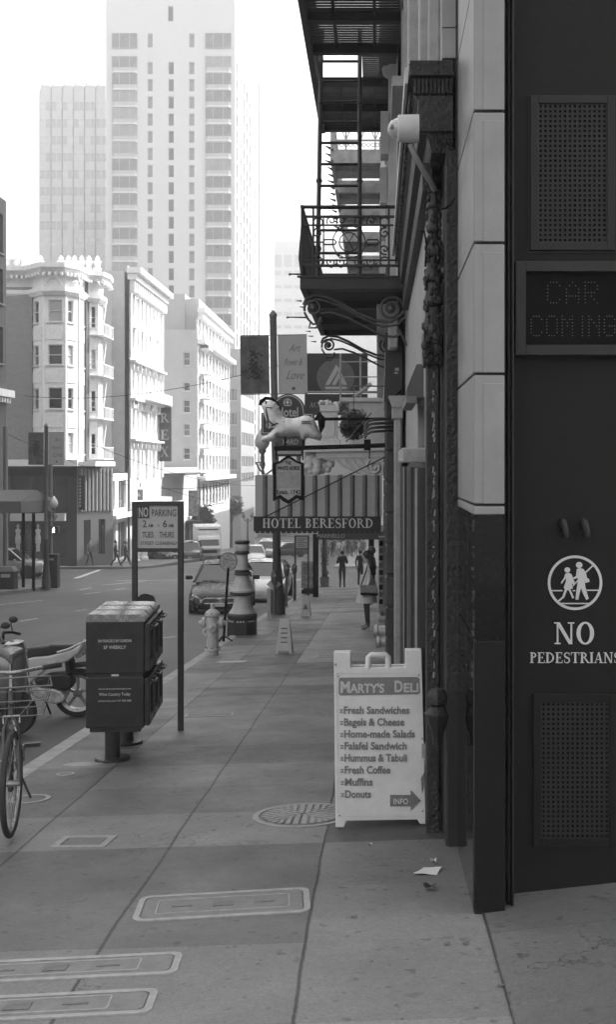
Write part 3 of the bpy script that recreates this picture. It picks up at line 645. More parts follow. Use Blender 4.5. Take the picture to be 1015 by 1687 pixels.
def spiral(c, r, turns, a0, sgn=1, n=26, r1=.15): return [(c[0]+(r*(1-(1-r1)*i/n))*math.cos(a0+sgn*turns*2*math.pi*i/n), c[1]+(r*(1-(1-r1)*i/n))*math.sin(a0+sgn*turns*2*math.pi*i/n)) for i in range(n+1)]
mb = MB(); y = fy0+.03
def T(pts, r=.011, cl=False, n=6): mb.tube([(x, y, z) for x, z in pts], r, n, cl)
for z, r in ((zr, .02), (zr2, .016), (zl, .016), (Z(370, fy0), .011), (Z(428, fy0), .011)): T([(fx0+.02, z), (fx1, z)], r)
for px in (497, 516, 641): T([(X(px, fy0), zf), (X(px, fy0), zr)], .013)
for px in (533, 592, 627): T([(X(px, fy0), zl), (X(px, fy0), zr2)], .009)
ccx, ccz = X(575, fy0), Z(398, fy0); ppm = fy0/F
for r in (27, 16): T([(ccx+r*ppm*math.cos(a*.3142), ccz+r*ppm*math.sin(a*.3142)) for a in range(20)], .007, True)
for i in range(6): a = i*math.pi/3; T([(ccx, ccz), (ccx+16*ppm*math.cos(a), ccz+16*ppm*math.sin(a))], .006)
for px in (524, 634):
    for py in (365, 430): T([(X(px, fy0)+7.5*ppm*math.cos(a*.45), Z(py, fy0)+7.5*ppm*math.sin(a*.45)) for a in range(14)], .009, True)
    for py, sg in ((383, 1), (410, -1)): T(spiral((X(px, fy0), Z(py, fy0)), 9*ppm, 1.3, 1.2*sg, sg), .009)
for px in (546, 562, 592, 612):
    for py, sg in ((363, -1), (431, 1)): T(spiral((X(px, fy0), Z(py, fy0)), 8*ppm, 1.2, 2.5*sg, sg), .008); T([(X(px-9, fy0), Z(py, fy0)-sg*5*ppm), (X(px, fy0), Z(py, fy0)-sg*9*ppm), (X(px+9, fy0), Z(py, fy0)-sg*2*ppm)], .008)
for px in (543, 614): T([(X(px, fy0)+a*ppm, Z(398, fy0)+b*ppm) for a, b in ((-8, 4), (8, 4), (11, 0), (8, -4), (-8, -4), (-11, 0))], .009, True)
T([(X(516, fy0), Z(398, fy0)), (X(533, fy0), Z(398, fy0))], .009); T([(X(553, fy0), Z(380, fy0)), (X(560, fy0), Z(372, fy0)), (X(590, fy0), Z(372, fy0)), (X(597, fy0), Z(380, fy0))], .009); T([(X(553, fy0), Z(416, fy0)), (X(560, fy0), Z(424, fy0)), (X(590, fy0), Z(424, fy0)), (X(597, fy0), Z(416, fy0))], .009)
mb.build('scrolled_railing', M_fe, fe, world=True, smooth=60)
mb = MB()
for z, r in ((zr, .02), (zr2, .014), (zl, .014)): mb.tube([(fx0+.02, fy0, z), (fx0+.02, fy1, z)], r, 6); mb.tube([(fx0+.02, fy1, z), (fx1, fy1, z)], r, 6)
for i in range(38): y = fy0+.12*i+.05; mb.tube([(fx0+.02, y, zf), (fx0+.02-.05*math.sin(2.4), y, zf+.25), (fx0+.02, y, zr2)], .009, 5)
for i in range(9): x = fx0+.12*i; mb.tube([(x, fy1, zf), (x, fy1, zr2)], .008, 5)
mb.build('side_railing', M_fe, fe, world=True, smooth=60)
# scroll brackets under the balcony
for by, k in ((12.62, 1.0), (16.6, 1.0)):
    mb = MB(); q = F/fy0
    def B(pts, r=.016): mb.tube([(X(a, fy0), by, Z(b, fy0)) for a, b in pts], r, 7)
    cR, cL = (645, 506), (515, 505)
    B([(cR[0]+x, cR[1]-z) for x, z in spiral((0, 0), 22, 2.2, R(-20), 1, 44, .12)], .017)
    B([(cL[0]+x, cL[1]-z) for x, z in spiral((0, 0), 15, 1.9, R(200), -1, 36, .12)], .015)
    B([(499, 500), (503, 490), (515, 484), (535, 486), (560, 497), (590, 514), (620, 526), (645, 528), (662, 516), (668, 505)], .018)
    B([(505, 498), (520, 490), (540, 494), (568, 506), (600, 524), (630, 536), (655, 533), (668, 520)], .014)
    B([(527, 514), (545, 512), (572, 521), (600, 535), (630, 551), (650, 553), (662, 548), (660, 540)], .014)
    B([(500, 512), (507, 524), (515, 532), (524, 530), (528, 520)], .013); B([(511, 528), (508, 538), (520, 538), (530, 524)], .011)
    B([(655, 540), (664, 552), (670, 568)], .013)
    for c, r in ((cR, 8), (cL, 6)): mb.ball((X(c[0], fy0), by, Z(c[1], fy0)), r/q, 8)
    mb.build('scroll_bracket', G('scroll_iron', .05, .4, .0, ns=18, nv=.3), fe, world=True, smooth=60)
# upper platform
zu = Z(0, 12.36)+.02; ux0, ux1 = -.84, .33; uy0, uy1 = 10.6, 17.0
mb = MB(); mb.box(ux0, ux0+.07, uy0, uy1, zu-.12, zu+.04); mb.box(ux1-.07, ux1, uy0, uy1, zu-.12, zu+.02)
for y in (uy0, 11.7, 12.72, 13.72, 14.94, 16.0, uy1-.08): mb.box(ux0+.07, ux1-.07, y, y+.09, zu-.1, zu+.02)
for x in (-.5, -.05): mb.box(x, x+.035, uy0+.1, 13.7, zu-.05, zu-.002); mb.box(x, x+.035, 15.03, uy1-.1, zu-.05, zu-.002)
mb.build('upper_frame', M_fe, fe, world=True)
mb = MB(); y = uy0+.1
while y < uy1-.12:
    hole = 13.82 < y < 14.9
    mb.box(-.19 if hole else ux0+.07, ux1-.07, y, y+.055, zu, zu+.006); y += .074
mb.build('upper_slats', G('slat_iron', .03, .45), fe, world=True)
mb = MB()
for z in (zu+.5, zu+.95): mb.tube([(ux0+.03, uy0, z), (ux0+.03, uy1, z)], .018, 6)
for i in range(50): y = uy0+i*.13; mb.tube([(ux0+.03, y, zu), (ux0+.03, y, zu+.95)], .009, 5)
mb.build('upper_railing', M_fe, fe, world=True)
mb = MB(); lx0, lx1 = -.70, -.22
for x in (lx0, lx1): mb.tube([(x, 14.6, zu+.5), (x, 14.3, zu), (x+.02, 13.05, zf)], .026, 8)
for i in range(11):
    t = i/10.5; mb.tube([(lx0+.02*t, 14.3-1.25*t, zu+(zf-zu)*t), (lx1+.02*t, 14.3-1.25*t, zu+(zf-zu)*t)], .017, 6)
for x in (lx0, lx1):
    for t in (.2, .55): mb.ball((x+.02*t, 14.3-1.25*t, zu+(zf-zu)*t), .04, 8)
mb.build('ladder', M_fe, fe, world=True, smooth=60)
# ------------------------------------------------------------------ bodies of the buildings on the right
M_body = G('rear_wall', .2, .8)
mb = MB(); mb.box(.68, 24, 6.06, 6.7, -1.5, 23); mb.build('rear_wall', M_body, garage, world=True)
mb = MB(); mb.box(6.01, 24, 6.75, 13.55, -3, 23); mb.box(.6, 6, 6.8, 13.5, 15.01, 23); mb.build('rear_wall', M_body, shop, world=True)
M_hot = G('hotel_wall', .5, .75, ns=3, nv=.15, bump=.2); M_hotdk = G('hotel_base', .045, .5, ns=9, nv=.4, bump=.4); M_frm = G('window_frame', .4, .6)
hotel = thing('hotel_building', 'hotel front with dark rusticated base and pale upper floors beyond the white pilaster', 'building', (.2, 20, gz(20)))
HX = .24
mb = MB(); holes = [(1.2+i*2.6, 2.3+i*2.6, 4.4+k*3.4, 6.6+k*3.4) for i in range(6) for k in range(4)]
wall(mb, 17.3, 3.2, 22, holes, frame((HX, 30.9, 0), WEST), .2); mb.build('upper_wall', M_hot, hotel, world=True)
mb = MB(); mb.box(HX+.22, 24, 13.65, 30.9, -4, 22); mb.build('building_core', M_dark, hotel, world=True)
for a, b, c, d in holes: window(hotel, b-a, d-c, (HX, 30.9-(a+b)/2, c), WEST, M_frm, M_glass)
for y, q in ((15.6, .13), (18.8, .1), (22.2, .1), (25.6, .08), (30.2, .08)):
    mb = MB(); mb.box(HX-q+.02, HX, y+.02, y+.53, gz(y)-.3, gz(y)+5.5)
    for k in range(14): mb.box(HX-q, HX-.001, y, y+.55, gz(y)-.3+k*.42, gz(y)-.3+k*.42+.39)
    mb.build('rusticated_pilaster', M_hotdk, hotel, world=True, bevel=.02)
mb = MB(); wall(mb, 17.3, -4, 3.2, [(.8, 4.4, -3, 1.2), (5.4, 7.9, -2.6, 1.2), (9, 11.4, -2.4, 1.3), (12.4, 14.2, -2, 1.4)], frame((HX+.05, 30.9, 0), WEST), .15); mb.build('lower_wall', M_hotdk, hotel, world=True)
for a, b, c, d in [(.8, 4.4, -3, 1.2), (5.4, 7.9, -2.6, 1.2), (9, 11.4, -2.4, 1.3), (12.4, 14.2, -2, 1.4)]: window(hotel, b-a, d-c, (HX+.05, 30.9-(a+b)/2, c), WEST, M_grey, glass('shop_glass', .05, .03), 'triple', False)
mb = MB(); mb.prof([(13.65, 3.2), (30.9, 3.2), (30.9, 3.6), (13.65, 3.6)], HX-.1, HX); mb.prof([(13.65, 3.6), (30.9, 3.6), (30.9, 3.72), (13.65, 3.72)], HX-.25, HX)
for k in range(1, 5): mb.box(HX-.12, HX, 13.65, 30.9, 3.75+k*3.4-.2, 3.75+k*3.4)
mb.build('belt_course', M_hot, hotel, world=True, bevel=.02)
for y in (14.4, 17.1, 19.7, 22.3, 24.9, 27.5, 30.2):
    mb = MB(); mb.box(HX-.1, HX, y, y+.35, 3.75, 20)
    for k in range(4): mb.ball((HX-.1, y+.17, 6.9+k*3.4), .17, 8, (.6, 1, 1.3)); mb.prof([(y-.1, 6.2+k*3.4), (y+.45, 6.2+k*3.4), (y+.35, 5.7+k*3.4), (y, 5.7+k*3.4)], HX-.2, HX-.1)
    mb.build('ornamental_pilaster', M_hot, hotel, world=True)
# pale fire escapes further along, seen from below
M_fe2 = G('pale_ironwork', .6, .6, nv=.2); M_fe2d = G('pale_decking', .5, .6, nv=.3)
f2 = thing('fire_escape', 'pale distant fire escape seen through the ladder with lattice railing and spiked corner', 'fire escape', (-.3, 22, 8))
z9 = Z(246, 22)
mb = MB()
for y0, y1 in ((22, 24.2), (24.4, 26.6), (26.9, 29.0), (29.8, 32.6), (33.2, 36.5)):
    mb.box(-.88, HX, y0, y1-.1, z9-.04, z9); mb.box(-.9, -.84, y0, y1, z9-.2, z9+.03); mb.box(-.84, HX, y0, y0+.09, z9-.26, z9-.041); mb.box(-.84, HX, (y0+y1)/2, (y0+y1)/2+.06, z9-.14, z9-.041)
mb.build('deck', M_fe2d, f2, world=True)
mb = MB()
for z in (z9+.17, z9+.9): mb.tube([(-.88, 22, z), (HX, 22, z)], .022, 6); mb.tube([(-.88, 22, z), (-.88, 36.5, z)], .022, 6)
for i in range(13): mb.tube([(-.85+i*.085+.035*math.cos(a*.7854), 22, z9+.085+.035*math.sin(a*.7854)) for a in range(8)], .009, 5, True)
for i in range(4):
    x = -.88+i*.28; mb.bar((x, 22, z9+.17), (x+.28, 22, z9+.9), .02); mb.bar((x+.28, 22.005, z9+.17), (x, 22.005, z9+.9), .02); mb.bar((x, 22, z9), (x, 22, z9+.9), .03)
for i in range(60): y = 22.1+i*.24; mb.bar((-.88, y, z9), (-.88, y, z9+.9), .014)
mb.build('lattice_railing', M_fe2, f2, world=True)
for i in range(14):
    mb = MB(); zq = z9-.02-i*.045; mb.tube([(-.9, 22.05+i*.35, zq+.05), (-1.0-.02*(i % 3), 22.05+i*.35, zq+.1)], [.03, .006], 6)
    mb.build('spike', M_fe, f2, world=True)
# spear brackets on the left edge of the lower balcony
for px, py, L in ((497, 452, 18), (497, 496, 9), (500, 506, 7), (505, 523, 30), (512, 546, 8), (516, 554, 9), (521, 563, 9)):
    mb = MB(); q = fy0+.1+(py-452)*.03; p = at(px, py, q); mb.tube([p, p+Vector((-L*q/F, 0, .004))], [.012, .003 if L < 12 else .008], 6)
    if L > 12: mb.ball(p+Vector((-L*q/F-.01, 0, 0)), .016, 6)
    mb.build('spike', M_fe, fe, world=True)
# academy building and onwards to the corner
acad = thing('corner_building', 'pale office building between the hotel and the far street corner on the right', 'building', (.4, 42, gz(42)))
mb = MB(); holes = [(1+i*3, 2.8+i*3, 3+k*3.4, 5+k*3.4) for i in range(7) for k in range(5)]
wall(mb, 21.9, -5, 22, holes+[(1+i*4.2, 4.4+i*4.2, -3.6, .2) for i in range(5)], frame((.32, 53, 0), WEST), .2); mb.build('front_wall', M_hot, acad, world=True)
mb = MB(); mb.box(.53, 24, 31.05, 53, -5, 22); mb.build('building_core', M_dark, acad, world=True)
for a, b, c, d in holes: window(acad, b-a, d-c, (.32, 53-(a+b)/2, c), WEST, M_frm, M_glass)
for i in range(5): window(acad, 3.4, 3.8, (.32, 53-2.7-i*4.2, -3.6), WEST, M_grey, glass('shop_glass', .05, .03), 'triple', False)
nb = thing('office_block', 'pale block across the side street on the right, seen past the hotel signs', 'building', (2, 90, gz(90)))
mb = MB(); mb.box(.6, 24.9, 79.5, 330, -18, 20); mb.build('wall', M_hot, nb, world=True)
tw = thing('sun_blocker', 'unseen tall block added on the right to shade the street crossing', 'building', (40, 95, gz(95))); mb = MB(); mb.box(25, 95, 79, 95, -9, 95); mb.build('wall', M_hot, tw, world=True)  # out-of-view block added to keep the sun off the crossing
# ------------------------------------------------------------------ hotel awning
M_cl1 = G('awning_light', .40, .8, nv=.1, ns=10); M_cl2 = G('awning_dark', .13, .8, nv=.15); M_val = G('valance_black', .014, .7)
ya = 23.5
aw = thing('hotel_awning', 'striped hotel awning with black lettered valance reaching over the sidewalk', 'awning', (X(525, ya), ya, Z(875, ya)))
x0, x1 = X(420, ya), X(630, ya); zt, zbv, zv = Z(783, ya), Z(875, ya), Z(851, ya)
mb = MB(); n = 11; st = (x1-x0)/10.2; mb2 = MB()
for i in range(11):
    a = x0+i*st; b = min(a+st*.62, x1)
    mb.prism([(a, zv+.002), (b, zv+.002), (b, zt), (a, zt)], ya, ya+1.9)
    c = min(a+st, x1)
    if b < x1-.02:
        mb2.loft([[(b+.003+(c-b-.006)*k/6, ya+.01-.045*math.sin(math.pi*k/6), z) for k in range(7)]+[(c-.003, ya+1.88, z), (b+.003, ya+1.88, z)] for z in (zv+.003, zt-.003)])
mb.build('light_stripes', M_cl1, aw, world=True); mb2.build('dark_stripes', M_cl2, aw, world=True, smooth=40, recalc=True)
mb = MB(); mb.box(X(418, ya), X(628, ya), ya-.03, ya+1.95, zbv, zv); mb.build('valance', M_val, aw, world=True)
mb = MB()
for i in range(24): a = X(420, ya)+i*.107; mb.prism([(a, zbv-.002), (a+.1, zbv-.002), (a+.085, zbv-.04), (a+.015, zbv-.04)], ya-.02, ya-.005)
mb.build('scalloped_edge', M_val, aw, world=True)
serif('HOTEL BERESFORD', 15.5*ya/F, G('letter_pale', .6, .5), aw, Vector((X(524, ya), ya-.033, Z(869.5, ya)))-aw.location, width=183*ya/F)
mb = MB(); mb.tube([at(430, 855, ya-.12), at(562, 789, ya-.12), at(640, 750, ya-.1)], .014, 6); mb.build('stay_rod', M_black, aw, world=True)
# white portico and console behind the awning
pt = thing('entrance_canopy', 'white carved entrance canopy with scrolled console and pedestal above the awning', 'canopy', (X(560, 26.5), 26.5, Z(790, 26.5)))
y = 26.3; M_wp = G('white_carving', .58, .6, nv=.15, ns=9)
mb = MB(); mb.prism([(X(500, y), Z(735, y)), (X(640, y), Z(733, y)), (X(640, y), Z(742, y)), (X(498, y), Z(745, y))], y-.1, y+1.4)
mb.prism([(X(520, y), Z(745, y)), (X(634, y), Z(742, y)), (X(634, y), Z(752, y)), (X(522, y), Z(755, y))], y, y+1.3); mb.build('cornice', M_wp, pt, world=True)
mb = MB(); mb.prism([(X(a, y), Z(b, y)) for a, b in ((528, 756), (632, 753), (632, 782), (624, 789), (610, 790), (592, 783), (575, 771), (555, 761))], y+.05, y+1.2); mb.build('console', M_wp, pt, world=True)
mb = MB()
def C(pts, r): mb.tube([(X(a, y), y+.04, Z(b, y)) for a, b in pts], r, 6)
for k in range(4): C([(556+k*13, 757), (566+k*12, 767+k), (582+k*9, 776+k), (604+k*4, 783), (620, 780-k*4)], .022)
C([(617+a, 769-b) for a, b in spiral((0, 0), 13, 1.6, 2.2, 1, 26, .2)], .03); mb.build('scroll_carving', M_wp, pt, world=True, smooth=60)
mb = MB(); mb.box(X(530, y), X(556, y), y, y+.4, Z(735, y), Z(678, y)); mb.box(X(527, y), X(559, y), y-.04, y+.44, Z(678, y), Z(668, y)); mb.box(X(528, y), X(560, y), y-.03, y+.43, Z(735, y), Z(724, y)); mb.box(X(534, y), X(552, y), y-.02, y-.001, Z(720, y), Z(684, y)); mb.build('pedestal', M_wp, pt, world=True, bevel=.015)
mb = MB()
for i in range(34): mb.ball((X(rnd.uniform(527, 559), y), y+rnd.uniform(0, .3), Z(rnd.uniform(661, 668), y)), .05, 6)
mb.build('carved_fruit', M_wp, pt, world=True, smooth=60); mb = MB()
for i in range(30): mb.ball((X(rnd.uniform(502, 545), y+.3), y+.2+rnd.uniform(0, .2), Z(rnd.uniform(752, 778), y)), rnd.uniform(.05, .13), 7)
mb.build('carved_fruit', M_wp, pt, world=True, smooth=60)
mb = MB(); mb.box(X(500, y), X(522, y), y+.3, y+.5, Z(782, y), Z(742, y)); mb.build('panel', M_cl1, pt, world=True)
# hanging basket
M_leaf = G('leaf', .05, .6, nv=.6, ns=4); M_leaf2 = G('leaf_pale', .2, .6, nv=.4)
def leaves(mb, c, r, n, s, sq=(1, 1, 1), shell=.5):
    for _ in range(n):
        v = Vector((rnd.gauss(0, 1), rnd.gauss(0, 1), rnd.gauss(0, 1))).normalized()*r*(shell+(1-shell)*rnd.random())
        p = Vector(c)+Vector((v.x*sq[0], v.y*sq[1], v.z*sq[2])); a = Vector((rnd.gauss(0, 1), rnd.gauss(0, 1), rnd.gauss(0, 1))).normalized(); b = a.orthogonal().normalized(); k = s*rnd.uniform(.6, 1.4)
        mb.add([p-a*k, p+b*k*.45, p+a*k, p-b*k*.45], [(0,1,2,3)])
yb_ = 22.3; c = at(583, 700, yb_)
hb = thing('hanging_basket', 'round leafy hanging basket with pale flowers on top above the awning', 'basket', c)
mb = MB(); leaves(mb, c, .29, 1500, .045, shell=.3); mb.build('foliage', M_leaf, hb, world=True)
mb = MB(); leaves(mb, c+Vector((0, -.05, .2)), .24, 240, .03, (1.1, .8, .5)); mb.build('blossom', M_leaf2, hb, world=True)
mb = MB(); mb.tube([at(570, 728, yb_-.2), at(612, 680, yb_-.2)], .018, 6); mb.tube([c+Vector((0, 0, .2)), c+Vector((0, 0, .75))], .01, 5); mb.tube([c+Vector((0, 0, .75)), (HX, c.y, c.z+.75)], .015, 6); mb.build('bracket', M_grey, hb, world=True)
# curved pipes sticking out of the wall
pr_ = thing('pipe_rack', 'four curved dark pipes bending out of the wall beside the basket', 'pipes', at(640, 700, 15))
y = 15.0
for i in range(4):
    mb = MB(); b = 691+i*6.5; mb.tube([at(651, b-1, y+.4), at(625, b, y), at(612, b+1, y), at(604, b+5, y), at(601, b+12, y)], .018, 7)
    mb.build('pipe', G('pipe_grey', .09, .35, .3), pr_, world=True, smooth=60)
# ------------------------------------------------------------------ the White Horse sign
yh = 18.2; h = yh/F
ws = thing('pub_sign', 'hanging white horse tavern signboard in a dark shaped frame under a black pole', 'sign', at(475, 825, yh))
mb = MB(); mb.tube([at(452, 739, yh), at(600, 735, yh), at(648, 733, yh)], .035, 8); mb.box(X(600, yh), X(611, yh), yh-.06, yh+.06, Z(742, yh), Z(724, yh)); mb.tube([at(609, 742, yh), at(609, 756, yh)], .01, 6); mb.build('pole', M_black, ws, world=True, smooth=50)
for px in (455, 499): mb = MB(); mb.bar(at(px, 741, yh), at(px, 758, yh), .02); mb.build('hanger', M_black, ws, world=True)
OUT = [(450, 763), (460, 760), (468, 754), (475, 750), (482, 754), (490, 760), (501, 763), (501, 825), (490, 821), (482, 826), (475, 830), (467, 826), (460, 820), (450, 826)]
INN = [(455, 765), (463, 762), (470, 757), (475, 754), (480, 757), (488, 762), (496, 765), (496, 817), (488, 815), (481, 820), (475, 824), (469, 820), (462, 815), (455, 818)]
mb = MB(); O = [(X(a, yh), Z(b, yh)) for a, b in OUT]; I = [(X(a, yh), Z(b, yh)) for a, b in INN]; k = len(O)
for i in range(k): j = (i+1) % k; mb.prism([O[i], O[j], I[j], I[i]], yh-.04, yh+.04)
mb.build('frame', M_black, ws, world=True, recalc=True)
mb = MB(); mb.prism(I, yh-.02, yh+.02); mb.build('board', G('board_cream', .42, .6, nv=.2, ns=14), ws, world=True, recalc=True)
mb = MB(); mb.box(X(457, yh), X(494, yh), yh-.0235, yh-.0205, Z(804, yh), Z(777, yh)); mb.build('faded_picture', G('faded', .33, .6, nv=.25, ns=12), ws, world=True)
M_ink = G('ink', .06, .6)
for s_, px, py, hh, wd_ in (('THE', 475, 765.5, 5.5, 10), ('WHITE HORSE', 475.5, 774.5, 6.5, 38)):
    t = text(s_, hh*h, M_black, ws, Vector((X(px, yh), yh-.023, Z(py, yh)))-ws.location, bold=.03); t.scale.x = wd_*h/(max(v.co.x for v in t.data.vertices)-min(v.co.x for v in t.data.vertices))
text('Estab. 1742', 7*h, M_black, ws, Vector((X(475.5, yh), yh-.023, Z(814, yh)))-ws.location, xs=.85, bold=.02)
# the horse itself
ho = thing('horse_figure', 'white wooden horse figure with dark tail mounted above the tavern pole', 'statue', at(478, 735, yh))
M_horse = G('horse_white', .78, .45, ns=10, nv=.1)
HO = [(165,190),(215,160),(290,150),(350,178),(392,240),(428,345),(470,375),(560,385),(640,370),(720,345),(785,355),(835,390),(872,460),(902,540),(942,592),(940,632),(915,675),(840,652),(762,636),(735,650),(705,668),(668,640),(655,615),(600,612),(500,622),(420,620),(386,612),(386,645),(362,684),(172,686),(150,662),(170,622),(235,598),(285,556),(330,505),(292,500),(268,512),(236,508),(224,488),(230,430),(214,390),(194,330),(180,270),(160,232)]
def hp(x, y): return Vector((X(410+x/7.81, yh), 0, Z(640+y/7.81, yh)))
bm = bmesh.new(); P_ = []
for a_, b_ in zip(HO, HO[1:]+HO[:1]):
    n_ = max(1, int(math.dist(a_, b_)/22))
    for i in range(n_): P_.append(hp(a_[0]+(b_[0]-a_[0])*i/n_, a_[1]+(b_[1]-a_[1])*i/n_))
vs_ = [bm.verts.new(p) for p in P_]; es_ = [bm.edges.new((vs_[i], vs_[(i+1) % len(vs_)])) for i in range(len(vs_))]
bmesh.ops.triangle_fill(bm, use_beauty=True, use_dissolve=False, edges=es_)
for _ in range(2):
    inner = [e for e in bm.edges if len(e.link_faces) == 2 and e.calc_length() > .045]
    bmesh.ops.subdivide_edges(bm, edges=inner, cuts=2, use_grid_fill=False); bmesh.ops.triangulate(bm, faces=bm.faces[:])
def edge_d(p):
    best = 9
    for a_, b_ in zip(P_, P_[1:]+P_[:1]):
        d = b_-a_; t = max(0, min(1, (p-a_).dot(d)/max(1e-9, d.length_squared))); best = min(best, (p-a_-d*t).length)
    return best
D_ = {v: edge_d(Vector((v.co.x, 0, v.co.z))) for v in bm.verts}
two = bmesh.ops.duplicate(bm, geom=bm.verts[:]+bm.edges[:]+bm.faces[:]); vm = two['vert_map']
for v, d in list(D_.items()):
    t = min(d/.13, 1); th = .19*math.sqrt(max(0, 1-(1-t)**2)); o_ = vm[v]; v.co.y = yh-th; o_.co.y = yh+th
bmesh.ops.remove_doubles(bm, verts=bm.verts[:], dist=.0008); bmesh.ops.recalc_face_normals(bm, faces=bm.faces[:])
for _ in range(3): bmesh.ops.smooth_vert(bm, verts=[v for v in bm.verts if abs(v.co.y-yh) > .03], factor=.5, use_axis_x=False, use_axis_y=True, use_axis_z=False)
me = bpy.data.meshes.new('body'); bm.to_mesh(me); bm.free(); me.transform(Matrix.Translation(-Vector(ho.location))); me.materials.append(M_horse)
for p_ in me.polygons: p_.use_smooth = True
o = bpy.data.objects.new('body', me); COL.objects.link(o); o.parent = ho
mb = MB(); mb.tube([at(520, 690, yh), at(526, 684, yh), at(530, 690, yh), at(530, 703, yh), at(528, 714, yh)], [.02, .055, .065, .05, .012], 10); mb.build('tail', M_black, ho, world=True, smooth=60)
mb = MB(); mb.tube([at(429, 668, yh), at(431, 661, yh), at(438, 656, yh), at(447, 657, yh), at(456, 664, yh), at(463, 674, yh)], [.03, .035, .03, .025, .025, .01], 8); mb.build('mane', M_black, ho, world=True, smooth=60)
mb = MB(); mb.tube([at(438, 661, yh-.14), at(439, 680, yh-.16), at(441, 690, yh-.15), at(441, 704, yh-.1)], .012, 6); mb.tube([at(439, 671, yh-.17), at(448, 672, yh-.2)], .008, 6); mb.tube([at(441, 692, yh-.15), at(450, 700, yh-.17), at(458, 697, yh-.19)], .009, 6); mb.tube([at(447, 702, yh-.13), at(458, 697, yh-.14)], .012, 6); mb.build('bridle', M_black, ho, world=True)
mb = MB()
for b in (694.5, 697.5): mb.box(X(498, yh), X(513, yh), yh-.205, yh-.175, Z(b+1, yh), Z(b-.4, yh))
mb.build('saddle_mark', M_ink, ho, world=True)
for px in (470, 500): mb = MB(); mb.bar(at(px, 735, yh), at(px, 712, yh), .03); mb.build('mounting_post', M_black, ho, world=True)
# hotel sign behind the horse
yt = 19.6; q = yt/F
hs = thing('hotel_sign', 'dark arched hotel sign with a pale outline and crest behind the white horse', 'sign', at(473, 735, yt))
def arch(g):
    return [(430+g, 716-g), (430+g, 680+g), (449+g*.7, 680+g)]+[(475+(27-g)*math.cos(R(a)), 676-(27-g)*math.sin(R(a))) for a in range(172, 0, -12)]+[(502-g*.7, 680+g), (517-g, 680+g), (517-g, 716-g)]
def pl(pts): return [(X(a, yt), Z(b, yt)) for a, b in pts]
mb = MB(); mb.prism(pl(arch(0)), yt, yt+.22); mb.prism(pl([(453, 716), (497, 716), (497, 752), (453, 752)]), yt+.01, yt+.2); mb.build('case', G('sign_dark', .03, .4), hs, world=True, recalc=True)
mb = MB(); O, I = pl(arch(2)), pl(arch(3.4))
for i in range(len(O)): j = (i+1) % len(O); mb.prism([O[i], O[j], I[j], I[i]], yt-.006, yt-.001)
mb.build('outline', M_white, hs, world=True, recalc=True)
text('Hotel', 15*q, M_white, hs, Vector((X(474, yt), yt-.004, Z(686, yt)))-hs.location, xs=.72, bold=.012)
mb = MB()
for a, b, r, sx_, sz in ((474, 663, 3, .9, 1.2), (468.5, 663.5, 2.6, .6, 1.5), (479.5, 663.5, 2.6, .6, 1.5), (474, 657.5, 2, 1.4, .6), (474, 668, 2, 3.2, .5), (470, 659, 1.4, 1, 1), (478, 659, 1.4, 1, 1)): mb.ball((X(a, yt), yt, Z(b, yt)), r*q, 8, (sx_, .3, sz))
mb.build('crest', M_white, hs, world=True)
mb = MB(); mb.prism(pl([(459, 722), (496, 722), (496, 734), (459, 734)]), yt-.006, yt+.005); mb.build('lower_panel', G('panel_mid', .07, .5), hs, world=True)
text('YARD', 8*q, M_white, hs, Vector((X(477, yt), yt-.009, Z(732, yt)))-hs.location, xs=.9, shear=.3)
mb = MB(); mb.prism(pl([(457, 743), (496, 743), (496, 748), (457, 748)]), yt-.004, yt+.008); mb.build('lower_bar', M_cl1, hs, world=True)
mb = MB(); mb.tube([(X(517, yt), yt+.1, Z(690, yt)), (HX, yt+.1, Z(690, yt))], .03, 6); mb.build('wall_arm', M_black, hs, world=True)
# ------------------------------------------------------------------ school banner with the triangle emblem
yk = 33.0
sb_ = thing('school_banner', 'dark square banner with pale disc and white triangle emblem above lettering', 'banner', at(555, 685, yk))
M_bn = G('banner_dark', .055, .8, nv=.12); 
mb = MB(); mb.box(X(506, yk), X(606, yk), yk, yk+.03, Z(644, yk), Z(582, yk)); mb.build('cloth', M_bn, sb_, world=True); mb = MB(); mb.box(X(502, yk), X(606, yk), yk+.002, yk+.03, Z(684, yk), Z(649, yk)); mb.build('lower_cloth', M_bn, sb_, world=True)
mb = MB(); n = 36; cc = (X(553, yk), Z(622, yk)); r = 31*yk/F; mb.prism([(cc[0]+r*math.cos(2*math.pi*i/n), max(Z(644, yk), cc[1]+r*math.sin(2*math.pi*i/n))) for i in range(n)], yk-.004, yk-.001); mb.build('disc', G('banner_mid', .16, .8), sb_, world=True)
mb = MB()
for k_, P in enumerate(([(536, 634), (543, 634), (559, 607), (554, 601)], [(547, 634), (553, 634), (562, 618), (558, 612)], [(554, 601), (559, 607), (572, 634), (564, 634)], [(536, 637), (572, 637), (572, 641), (536, 641)])): mb.prism([(X(a, yk), Z(b, yk)) for a, b in P], yk-.008-.001*k_, yk-.004)
mb.build('emblem', M_white, sb_, world=True, recalc=True)
serif('ACADEMY', 8*yk/F, G('letter_grey', .45, .6), sb_, Vector((X(535, yk), yk-.002, Z(671, yk)))-sb_.location, width=50*yk/F)
text('of ART', 6*yk/F, MATS['letter_grey'], sb_, Vector((X(583, yk), yk-.002, Z(671, yk)))-sb_.location)
mb = MB(); mb.tube([at(503, 646, yk), at(606, 646, yk), (.4, yk, Z(646, yk))], .035, 8); mb.build('rod', M_trim, sb_, world=True)
sf = thing('sign_scaffold', 'thin pale pipe frame holding signs in front of the triangle banner', 'frame', at(580, 660, 30.5)); mb = MB(); y = 30.5
for px in (561, 594): mb.tube([at(px, 582, y), at(px, 668, y)], .03, 6)
